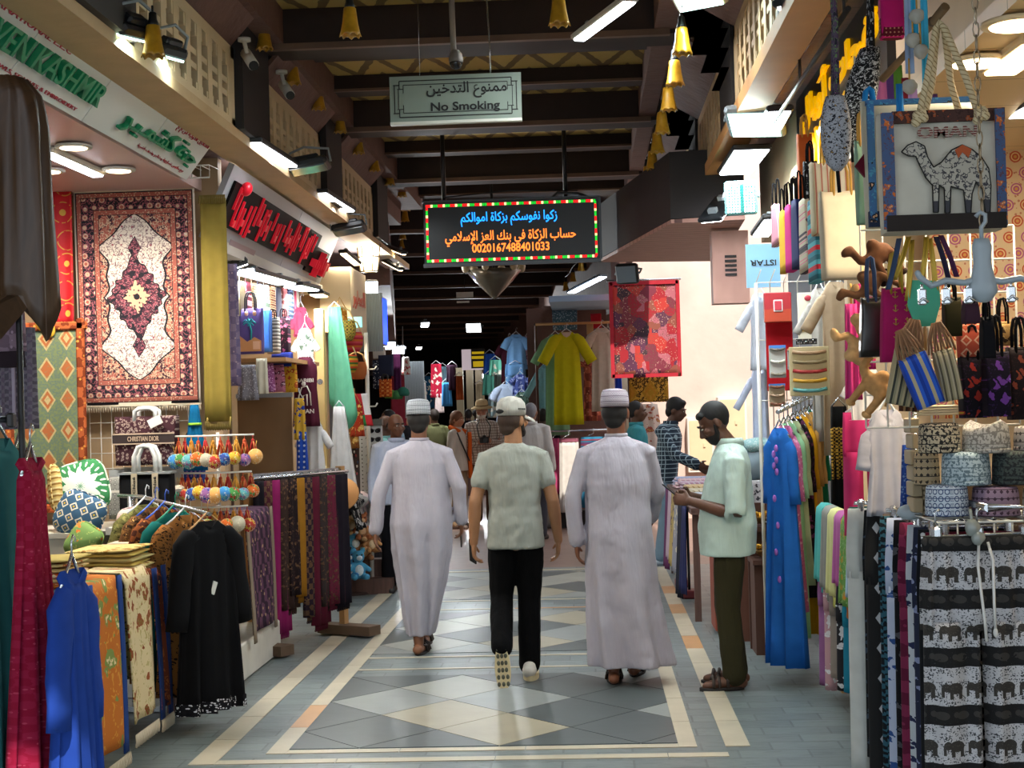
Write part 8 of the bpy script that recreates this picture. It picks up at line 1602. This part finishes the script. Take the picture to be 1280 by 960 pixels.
def trousers(T, J, m, g=1., w=1.18, vox=.009, low=.06, belt=None):
    q = MB(); q.ell((0, .0, .95), (.148 * g, .108 * g, .115), n=24, k=12)
    for i in (0, 1):
        h_, kk, a_ = (Vector(J[a][i]) for a in ('hip', 'kn', 'an')); e = a_.lerp(kk, low)
        wrap(q, [h_ + V3(0, .0, .02), h_.lerp(kk, .45), kk, kk.lerp(e, .5), e], [.082 * w, .082 * w, .068 * w, .066 * w, .064 * w])
    o = wear('trousers', q, m, T, vox)
    if belt: b = MB(); b.lathe([(.17 * g, 1.0), (.172 * g, 1.035)], 30, sy=.76, cap=False); b.build('belt', belt, T)
    return o
def shirt_on(T, J, m, lean=(0, 0), g=1., hem=.86, cuff=.5, w=1., vox=.009, slr=.064, collar=None, belly=0., name='shirt', wr=.010):
    lx, ly = lean; q = MB(); rings = []; n = 30
    for (z, hw, hdp, f) in ((1.475, .062, .062, 1.2), (1.455, .1, .075, 1.15), (1.42, .168, .1, 1.1), (1.34, .19, .125, 1.05), (1.22, .185, .132 + belly * .4, .9), (1.08, .176, .13 + belly, .5), (.98, .19, .142 + belly, .2), (hem, .2, .148 + belly * .6, 0)):
        rings.append([(lx * f + hw * w * g * math.copysign(abs(cos(2*pi*i/n)) ** .85, cos(2*pi*i/n)), ly * f - (belly * .5 if z < 1.25 else 0) + hdp * g * sin(2*pi*i/n), z) for i in range(n)])
    q.loft(rings)
    for i in (0, 1):
        s_, e, w_ = (Vector(J[a][i]) for a in ('sh', 'el', 'wr')); ctr = V3(lx, ly, 1.36)
        if cuff <= .5: c = s_.lerp(e, cuff * 2); wrap(q, [ctr + V3(0, .01, .075), s_.lerp(ctr, .3) + V3(0, 0, .02), s_ - V3(0, 0, .003), s_.lerp(c, .5), c], [.05, slr * .9, slr * .98, slr, slr * .98])
        else: c = e.lerp(w_, (cuff - .5) * 2); wrap(q, [ctr + V3(0, .01, .075), s_.lerp(ctr, .3) + V3(0, 0, .02), s_ - V3(0, 0, .003), s_.lerp(e, .5), e, c], [.05, slr * .9, slr, slr * .96, slr * .9, slr * .78])
    o = wear(name, q, m, T, vox, 4, wr)
    if collar: b = MB(); b.M = Matrix.Translation((lx * 1.2, ly * 1.2, 0)); b.lathe([(.066, 1.462), (.07, 1.5), (.078, 1.498), (.086, 1.455)], 24); b.build('collar', collar, T)
    return o
def thobe(T, J, m, rows, cuff=.97, lean=(0, 0), nf=7, slr=.056, g=1.):
    """rows below the chest: (z, xc, yc, hw, hd, fold)"""
    lx, ly = lean; q = MB(); rings = []; n = 64
    top = [(1.478, lx * 1.2, ly * 1.2, .06, .062, 0), (1.455, lx * 1.15, ly * 1.15, .092, .074, 0), (1.415, lx * 1.1, ly * 1.1, .145, .1, 0), (1.32, lx, ly, .19 * g, .128 * g, 0)]
    for (z, xc, yc, hw, hdp, fo) in top + rows:
        rings.append([(xc + hw * math.copysign(abs(cos(2*pi*i/n)) ** .85, cos(2*pi*i/n)) * (1 + fo * .6 * sin(nf * 2*pi*i/n + z * 2)), yc + hdp * sin(2*pi*i/n) * (1 + fo * sin(nf * 2*pi*i/n + z * 2.4 + .5)), z) for i in range(n)])
    q.loft(rings)
    for i in (0, 1):
        s_, e, w_ = (Vector(J[a][i]) for a in ('sh', 'el', 'wr')); c = e.lerp(w_, cuff); ctr = V3(lx, ly, 1.36)
        wrap(q, [ctr + V3(0, .01, .075), s_.lerp(ctr, .3) + V3(0, 0, .02), s_ - V3(0, 0, .003), s_.lerp(e, .5), e, e.lerp(c, .5), c], [.05, slr * .92, slr, slr * .95, slr * .9, slr * .85, slr * .88])
    o = wear('robe', q, m, T, .0085, 3, .018, .15); 
    b = MB(); b.M = Matrix.Translation((lx * 1.2, ly * 1.2, 0)); b.lathe([(.062, 1.47), (.063, 1.492), (.068, 1.49), (.07, 1.468)], 24); b.build('neck_band', m, T); return o
def sandal(T, a, t, m, ms):
    a = Vector(a); t = Vector(t); d = V3(t.x - a.x, t.y - a.y, 0).normalized(); x = V3(-d.y, d.x, 0); c = V3((a.x + t.x) / 2, (a.y + t.y) / 2, 0) - d * .005; z0 = min(a.z - .07, t.z - .03)
    pts = [c + d * (.135 * cos(2*pi*i/24)) + x * (.046 * sin(2*pi*i/24) * (1 + .18 * cos(2*pi*i/24))) for i in range(24)]
    q = MB(); q.loft([[p + V3(0, 0, z0 + h) for p in pts] for h in (.0, .022)]); q.build('sandal_sole', m, T)
    q = MB()
    for f in (.055, .02, -.03): q.tube([c + d * f - x * .048 + V3(0, 0, z0 + .02), c + d * f - x * .034 + V3(0, 0, z0 + .068 + .01 * (.05 - f)), c + d * f + V3(0, 0, z0 + .088 + .25 * (.05 - f) * .4), c + d * f + x * .034 + V3(0, 0, z0 + .068 + .01 * (.05 - f)), c + d * f + x * .048 + V3(0, 0, z0 + .02)], .010, 6)
    q.tube([c - d * .03 - x * .044 + V3(0, 0, z0 + .06), c - d * .12 + V3(0, 0, z0 + .075), c - d * .03 + x * .044 + V3(0, 0, z0 + .06)], .008, 6); q.build('sandal_strap', ms, T)
def kumma(T, hc, Hm, m, band=None, up=.0):
    q = MB(); q.M = Matrix.Translation(hc) @ Hm @ Matrix.Translation((0, .02, .03 + up)); rings = []; uv = []; n = 36
    for (rr, z) in ((1., 0), (1.01, .03), (.99, .06), (.93, .09), (.8, .105), (.4, .112), (.1, .113)): rings.append([(.084 * rr * cos(2*pi*i/n), .1 * rr * sin(2*pi*i/n), z) for i in range(n)]); uv += [(.09 * 2*pi*i/n, z if rr > .85 else .09 + (1 - rr) * .09) for i in range(n)]
    q.loft(rings, 0, True, True, uv); return q.build('cap', m, T)
def phone(T, c, d, side, m=None):
    d = Vector(d).normalized(); side = Vector(side); side = (side - d * side.dot(d)).normalized(); q = MB(); q.M = Matrix.Translation(c) @ Matrix((side, d.cross(side), d)).transposed().to_4x4(); q.box((0, 0, 0), (.075, .009, .152), bev=.004); return q.build('phone_body', m or M_black, T)
def scuff(T, name, q, m): o = q.build(name, m, T); remesh(o, .006, 3); return o
M_robe1 = clothm('#aaa5ad', .05); M_robe2 = clothm('#aca7b0', .05); M_sand = mat('sandal_brown', '#2a1c14', .6); M_sole = mat('sandal_sole', '#1a1512', .7)
# ---- left walker in a white robe
Yp = 10.62; P0 = G(531, 808, Yp); P0.z = 0
sh = ((-.185, .01, 1.375), (.185, .01, 1.375)); el = ((-.27, .03, 1.14), (.28, .06, 1.12)); wr = ((-.275, -.02, .91), (.315, .04, .86))
an = ((.02, -.22, .1), (.035, .06, .085)); kn = ((-.03, -.16, .52), (.05, .0, .5)); toe = ((.02, -.4, .035), (.01, -.13, .025))
T, J, hc, Hm = person('person in a white ankle-length robe and dark patterned cap, walking away on the left', P0, pi + .02, 1.76, '#7a4e34', (4, 0, 0), sh=sh, el=el, wr=wr, kn=kn, an=an, toe=toe, hd={0: ((.0, -.25, -1), (0, -1, .1), (1, 0, 0), .75), 1: ((.02, .12, -1), (0, -1, 0), (-1, 0, 0), .5)})
thobe(T, J, M_robe1, [(1.2, 0, .0, .195, .14, .02), (1.05, 0, .01, .2, .15, .04), (.9, .0, .01, .212, .165, .07), (.72, .0, .0, .2, .17, .11), (.52, .01, -.02, .168, .17, .15), (.32, .02, -.03, .128, .17, .17), (.13, .028, -.04, .092, .17, .16)], cuff=.98, nf=8)
hair(T, hc, Hm, '#17110e', 'nape'); kumma(T, hc, Hm, capm('#b9bcc0', '#2a3038', 'dia', 2.2)); sandal(T, an[1], toe[1], M_sole, M_sand); sandal(T, (an[0][0], an[0][1], .1), (toe[0][0], toe[0][1], .05), M_sole, M_sand)
ph = thing('phone', 'dark phone in the right hand of the left robed walker', 'phone', T.matrix_basis @ Vector((-.268, -.07, .80)), pi); phone(ph, (0, 0, 0), (.0, -.3, -1), (0, -1, .3))
# ---- middle walker
Yp = 9.5; P0 = G(650, 850, Yp); P0.z = 0
sh = ((-.172, .0, 1.38), (.172, .0, 1.38)); el = ((-.235, .04, 1.11), (.245, .05, 1.11)); wr = ((-.262, -.02, .86), (.262, .02, .86))
an = ((-.06, -.04, .085), (.095, .20, .235)); kn = ((-.07, -.06, .50), (.10, -.02, .52)); toe = ((-.075, -.22, .028), (.085, .235, .03)); hip = ((-.085, 0, .92), (.085, 0, .92))
T, J, hc, Hm = person('person in pale grey t-shirt, black trousers and white cap, walking away in the middle', P0, pi, 1.75, '#a0714e', (2, 0, -36), sh=sh, el=el, wr=wr, kn=kn, an=an, toe=toe, hip=hip, hd={0: ((.06, -.2, -1), (.1, -1, 0), (1, 0, 0), .6), 1: ((.0, -.1, -1), (0, -1, 0), (-1, 0, 0), .8)})
shirt_on(T, J, clothm('#969990', .06), hem=.82, cuff=.27, slr=.06, wr=.02, w=.91); trousers(T, J, clothm('#070708', .2), w=1.08, low=.02)
hair(T, hc, Hm, '#3a281c', 'nape'); beard(T, hc, Hm, '#1e1410', .8)
q = MB(); q.M = Matrix.Translation(hc) @ Hm @ Matrix.Translation((0, .018, .035)); q.lathe([(.086, -.01), (.088, .03), (.082, .07), (.06, .098), (.02, .112), (.004, .113)], 32, sy=1.16); cp_ = q.build('cap', clothm('#b3b0a6', .06), T)
q = MB(); q.M = Matrix.Translation(hc) @ Hm @ Matrix.Translation((0, .018, .035)); q.sheet(lambda u, v: ((u - .5) * .15 * (1 - .25 * v), -.085 - .11 * v + .05 * (2 * u - 1) ** 2 * (1 - v * .6), .008 - .03 * v - .03 * (2 * u - 1) ** 2), 10, 6, .005); q.build('brim', clothm('#b3b0a6', .06), cp_)
q = MB(); q.M = Matrix.Translation(hc) @ Hm @ Matrix.Translation((0, .018, .035)); q.ell((.01, .094, .016), (.034, .014, .017), n=16, k=8); q.build('strap_gap', M_black, cp_)
q = MB(); q.M = Matrix.Translation(hc) @ Hm @ Matrix.Translation((0, .018, .035))
for k in range(5): q.box((-.093, -.02 + k * .014, .03), (.006, .009, .012))
q.build('stitched_letters', mat('cap_stitch', '#5a5a54', .8), cp_)
M_snk = mat('trainer_white', '#cfc9bc', .6); M_snks = speck('#c9b88e', .15, 40)
q = MB(); q.tube([(-.06, .035, .06), (-.065, -.06, .065), (-.075, -.2, .045)], [.044, .046, .036], 12, 0, True, True); q.ell((-.062, .02, .085), (.04, .045, .035)); o = scuff(T, 'shoe_upper', q, M_snk); q = MB(); pts = [(-.067 + .05 * sin(2*pi*i/24), -.085 + .155 * cos(2*pi*i/24)) for i in range(24)]; q.poly(pts[::-1], .034, 0, 'xy', o=(0, 0, .018)); q.build('shoe_sole', M_snks, T)
A_ = V3(.095, .215, .215); Tt = V3(.085, .235, .03); ax = (Tt - A_).normalized(); back = V3(0, 1, 0); back = (back - ax * back.dot(ax)).normalized(); sx = ax.cross(back)
q = MB(); q.tube([A_ - back * .02 - ax * .02, A_.lerp(Tt, .5) - back * .025, Tt - back * .01], [.044, .046, .036], 12, 0, True, True); scuff(T, 'shoe_upper', q, M_snk)
q = MB(); cc = A_.lerp(Tt, .48) + back * .022; M_ = Matrix((sx, ax, back)).transposed().to_4x4(); q.M = Matrix.Translation(cc) @ M_; pts = [(.047 * sin(2*pi*i/28) * (1 + .14 * cos(2*pi*i/28)), .145 * cos(2*pi*i/28)) for i in range(28)]; q.poly(pts[::-1], .026, 0, 'xy'); q.build('shoe_sole', M_snks, T)
q = MB(); q.M = Matrix.Translation(cc + back * .014) @ M_
for r_ in range(6):
    for c_ in (-1, 0, 1): q.ell((c_ * .024 * (1.15 if r_ > 3 else .95), -.105 + r_ * .042, 0), (.0105, .015, .007), n=10, k=6)
q.build('sole_lugs', mat('sole_dark', '#4a4a3c', .7), T)
ph = thing('phone', 'black phone held low in the left hand of the middle walker', 'phone', T.matrix_basis @ Vector((.275, -.035, .80)), pi); phone(ph, (0, 0, 0), (.0, -.35, -1), (.8, -1, .35))
# ---- right walker in a white robe
Yp = 9.33; P0 = G(779, 846, Yp); P0.z = 0
sh = ((-.185, .0, 1.375), (.19, .0, 1.375)); el = ((-.235, -.06, 1.14), (.27, .03, 1.12)); wr = ((-.2, -.22, .97), (.255, .02, .85))
an = ((-.075, -.22, .09), (.055, .02, .085)); kn = ((-.08, -.16, .5), (.06, -.03, .5)); toe = ((-.11, -.40, .03), (.05, -.17, .028))
T, J, hc, Hm = person('person in a flaring white robe and purple patterned cap, walking away on the right', P0, pi, 1.78, '#7a4a32', (3, 0, -12), sh=sh, el=el, wr=wr, kn=kn, an=an, toe=toe, hd={0: ((.3, -.6, -.6), (.6, -.3, .4), (1, .2, 0), .7), 1: ((-.05, -.1, -1), (0, -1, 0), (-1, 0, 0), .55)})
thobe(T, J, M_robe2, [(1.2, 0, .0, .196, .145, .015), (1.05, 0, .0, .195, .15, .02), (.9, -.005, .0, .2, .165, .04), (.72, -.01, .0, .208, .175, .08), (.5, -.018, .0, .215, .18, .13), (.3, -.035, -.01, .228, .19, .17), (.11, -.055, -.02, .246, .2, .19)], cuff=.97, nf=7)
hair(T, hc, Hm, '#14100e', 'nape'); kumma(T, hc, Hm, capm('#c4bcc2', '#4a2c4c', 'ring', 1.6)); sandal(T, an[1], toe[1], M_sole, M_sand); sandal(T, an[0], toe[0], M_sole, M_sand)
# ---- man looking at his phone, right
Yp = 9.15; P0 = G(918, 853, Yp); P0.z = 0
sh = ((-.18, .03, 1.36), (.18, .03, 1.36)); el = ((-.235, .0, 1.06), (.235, .03, 1.05)); wr = ((-.1, -.23, 1.15), (.09, -.235, 1.13))
an = ((-.09, .02, .085), (.1, .0, .085)); kn = ((-.09, -.03, .48), (.1, -.03, .49)); toe = ((-.12, -.16, .028), (.13, -.17, .028))
T, J, hc, Hm = person('person in pale mint shirt and olive trousers standing and looking down at a phone', P0, -pi/2 - .05, 1.72, '#5a3826', (33, 0, 4), (0, -.075, -.02), sh=sh, el=el, wr=wr, kn=kn, an=an, toe=toe, lean=(0, .01), hd={0: ((.45, -.85, .1), (.25, .1, .9), (.8, .4, -.2), .85), 1: ((-.4, -.9, .12), (-.2, .05, .95), (-.8, .4, -.2), .85)})
shirt_on(T, J, clothm('#b6cbc2', .06), lean=(0, .015), hem=.80, cuff=.54, slr=.07, collar=clothm('#b6cbc2', .06), belly=.035, wr=.016, w=1.06); trousers(T, J, clothm('#33301f', .12), w=1.12, low=.0)
q = MB(); q.M = Matrix.Translation(hc) @ Hm; q.ell((0, .026, .035), (.079, .092, .093), n=24, k=14); q.ell((0, .045, -.005), (.068, .05, .055), n=18, k=10); q.ell((0, -.048, .078), (.056, .03, .026), n=16, k=8); remesh(q.build('hair', hairm('#0c0a0a'), T), .006, 2); beard(T, hc, Hm, '#0d0a09', 1.1); eyes(T, hc, Hm)
for i in (0, 1): sandal(T, an[i], toe[i], M_sole, M_sand)
q = MB(); 
for k in range(6): q.lathe([(.006, 0), (.006, .004)], 8, c=(0, -.155 - .006 * k, 1.36 - k * .09), rot=Matrix.Rotation(pi/2, 3, 'X'))
q.build('shirt_buttons', mat('button_pale', '#c9d0c4', .4), T)
ph = thing('phone', 'dark phone held up in both hands of the man in the mint shirt', 'phone', T.matrix_basis @ Vector((-.0, -.34, 1.18)), -pi/2); phone(ph, (0, 0, 0), (.0, -.75, .65), (1, 0, 0))
# ---- people farther away
def walker(label, loc, rz, H, skin, top, bottom, hairc='#14100e', hk='short', head=(0, 0, 0), cuff=.95, el=None, wr=None, hd=None, vox=.012, brd=None, face=True, lean=(0, 0), shoes='#1a1614', hoff=(0, 0, 0), belly=0., col=True, kn=None, an=None, toe=None, slr=.066, g=1.):
    T, J, hc, Hm = person(label, loc, rz, H, skin, head, hoff, el=el, wr=wr, hd=hd, vox=vox, lean=lean, kn=kn, an=an, toe=toe, girth=g)
    shirt_on(T, J, top, lean=lean, hem=.85, cuff=cuff, vox=.013, slr=slr, collar=top if col else None, belly=belly, g=g); trousers(T, J, bottom, vox=.013, low=.03, g=g)
    if hk: hair(T, hc, Hm, hairc, hk, .011)
    if brd: beard(T, hc, Hm, brd, 1.)
    if face: eyes(T, hc, Hm)
    for i in (0, 1):
        a, t = Vector(J['an'][i]), Vector(J['toe'][i]); q = MB(); q.tube([a + V3(0, .03, -.045), a.lerp(t, .5) + V3(0, 0, -.005), t], [.044, .046, .038], 10, 0, True, True); remesh(q.build('shoe', mat('shoe_' + shoes, shoes, .6), T), .01, 2)
    return T, J, hc, Hm
def at(px, py, Y): p = G(px, py, Y); p.z = 0; return p
M_chk = mat('navy_check', None, .85, fn=lambda nb: nb.mix(((nb.ob()[2] * 22.).fr() < .18).mx(((nb.ob()[0] + nb.ob()[1]) * 22.).fr() < .18), C('#1f3040'), C('#9ab0ba')))
T, J, hc, Hm = walker('person in navy checked shirt and light jeans leaning over the striped cloths', at(832, 703, 16.2), pi/2 - .15, 1.76, '#5a3a28', M_chk, clothm('#7f9aac', .12), hk='thick', head=(14, 0, -6), lean=(0, -.08), hoff=(0, -.03, -.01), el=((-.24, -.16, 1.14), (.23, -.12, 1.12)), wr=((-.2, -.38, 1.05), (.18, -.36, 1.0)), shoes='#a9bcc8', brd=None)
walker('person in teal shirt facing right beyond the purple capped walker', at(800, 695, 17.2), pi/2, 1.74, '#5f3d28', clothm('#3f8a92', .08), clothm('#2a2c34', .1), hk='short', head=(4, 0, 0))
# tourist with hat and camera
M_plaid = mat('tan_check', None, .85, fn=lambda nb: nb.mix((((nb.ob()[2] * 26.).fr() - .5).abs() < .12).mx((((nb.ob()[0] + nb.ob()[1] * .5) * 26.).fr() - .5).abs() < .12), C('#c4b8ac'), C('#7f6a60')))
T, J, hc, Hm = walker('person in tan checked shirt and sun hat with white beard, holding a camera', at(606, 650, 22.4), .15, 1.80, '#b07a62', M_plaid, clothm('#5a4030', .1), hk=None, head=(8, 0, -18), brd='#c9c4bc', el=((-.27, .0, 1.12), (.27, -.02, 1.12)), wr=((-.08, -.24, 1.16), (.1, -.24, 1.18)), hd={0: ((.5, -.5, .1), (0, -.3, 1), (.7, .5, 0), .7), 1: ((-.5, -.5, .1), (0, -.3, 1), (-.7, .5, 0), .7)}, belly=.03, shoes='#6a5844')
q = MB(); q.M = Matrix.Translation(hc) @ Hm @ Matrix.Translation((0, .01, .05)); q.lathe([(.15, -.015), (.152, -.01), (.1, .012), (.092, .02), (.09, .07), (.075, .1), (.03, .112), (.004, .112)], 28, sy=1.12); h_ = q.build('sun_hat', clothm('#bca47c', .08), T); q = MB(); q.M = Matrix.Translation(hc) @ Hm @ Matrix.Translation((0, .01, .05)); q.lathe([(.095, .016), (.094, .035)], 28, sy=1.12, cap=False); q.build('hat_band', clothm('#8a7454', .08), h_)
cm = thing('camera', 'black camera on a neck strap held by the hatted tourist', 'camera', T.matrix_basis @ Vector((.0, -.3, 1.2)), .15); q = MB(); q.box((0, 0, 0), (.14, .06, .09), bev=.012); q.box((0, 0, .055), (.05, .05, .03), bev=.008); q.build('camera_body', M_black, cm); q = MB(); q.lathe([(.034, 0), (.036, .05), (.04, .09), (.034, .092)], 16, rot=Matrix.Rotation(pi/2, 3, 'X'), c=(0, -.02, -.005)); q.build('lens', mat('lens_black', '#0a0a0e', .15), cm)
q = MB(); q.tube([(-.07, 0, .03), (-.1, .06, .2), (-.05, .16, .3)], .008, 6); q.tube([(.07, 0, .03), (.1, .06, .2), (.05, .16, .3)], .008, 6); q.build('neck_strap', M_black, cm)
# woman with orange scarf
T, J, hc, Hm = walker('person with short brown hair and orange scarf facing right near the hatted tourist', at(574, 652, 21.6), pi/2 - .3, 1.68, '#b07a5a', clothm('#b4aa9c', .08), clothm('#8f7a60', .1), '#6a4226', 'bob', head=(10, 0, -8), shoes='#4a3a30')
q = MB(); q.sheet(lambda u, v: (.05 + .1 * u + .03 * sin(v * 9) * .4, -.15 - .03 * sin(u * pi), 1.42 - .68 * v), 8, 14, .02, uvs=(.12, -.68)); q.tube([(.13, -.1, 1.42), (.05, .1, 1.5), (-.06, .08, 1.5), (-.1, -.08, 1.43)], .035, 8); q.build('scarf', fab('plain', '#c4561a'), T)
q = MB(); q.tube([(-.14, -.06, 1.42), (-.12, -.15, 1.2), (.1, -.17, .95)], .012, 6); q.build('bag_strap', M_black, T)
# man facing us behind the left walker
T, J, hc, Hm = walker('balding person in white shirt and black trousers facing us behind the left walker', at(500, 729, 14.3), .35, 1.68, '#6a432e', clothm('#b4bcd0', .06), clothm('#121216', .15), '#1c1614', 'fringe', head=(4, 0, 14), vox=.009)
walker('person in pale turquoise top with shaved head behind the sunglasses stand', at(478, 705, 16.6), pi/2 + .5, 1.66, '#5a3a2a', clothm('#7fb4b4', .08), clothm('#33343c', .1), hk=None, head=(22, 0, 0), lean=(0, -.05), cuff=.3)
walker('person in light blue shirt with black hair bending left at the far stall', at(498, 668, 19.6), -pi/2 + .4, 1.72, '#6a4630', clothm('#8fb0c4', .1), clothm('#2c3040', .1), head=(18, 0, 0), lean=(0, -.06), cuff=.5)
walker('person in black standing at the far left shutter', at(519, 640, 25), pi - .3, 1.72, '#4a3024', clothm('#101014', .2), clothm('#101014', .2), face=False)
walker('person in olive shirt with a dark bag among the far crowd', at(546, 640, 24.5), pi + .5, 1.72, '#6a4834', clothm('#6a6a48', .1), clothm('#4a4436', .1), '#2a1c14', face=False, cuff=.3)
walker('person in black top walking far away left of the hatted tourist', at(588, 615, 31), pi, 1.7, '#5a3c2c', clothm('#16161c', .2), clothm('#24242c', .1), face=False)
walker('person in grey blue shirt far away beside the hat', at(596, 610, 33), pi - .2, 1.7, '#5a3c2c', clothm('#4a5a68', .1), clothm('#24242c', .1), face=False)
walker('person in dark navy clothes between the hatted tourist and the middle walker', at(636, 640, 25.5), pi + .3, 1.74, '#4a3024', clothm('#14161e', .2), clothm('#16161c', .2), face=False)
T, J, hc, Hm = walker('grey haired person in white shirt seen behind the white cap', at(668, 670, 19.5), pi - .2, 1.76, '#7a5238', clothm('#c0bdb8', .06), clothm('#3a3a40', .1), '#77777a', 'short', face=False)
walker('person in dark jacket at the post behind the white cap', at(682, 655, 22.0), pi, 1.68, '#4a3024', clothm('#1c1a20', .2), clothm('#1a1a20', .2), face=False)
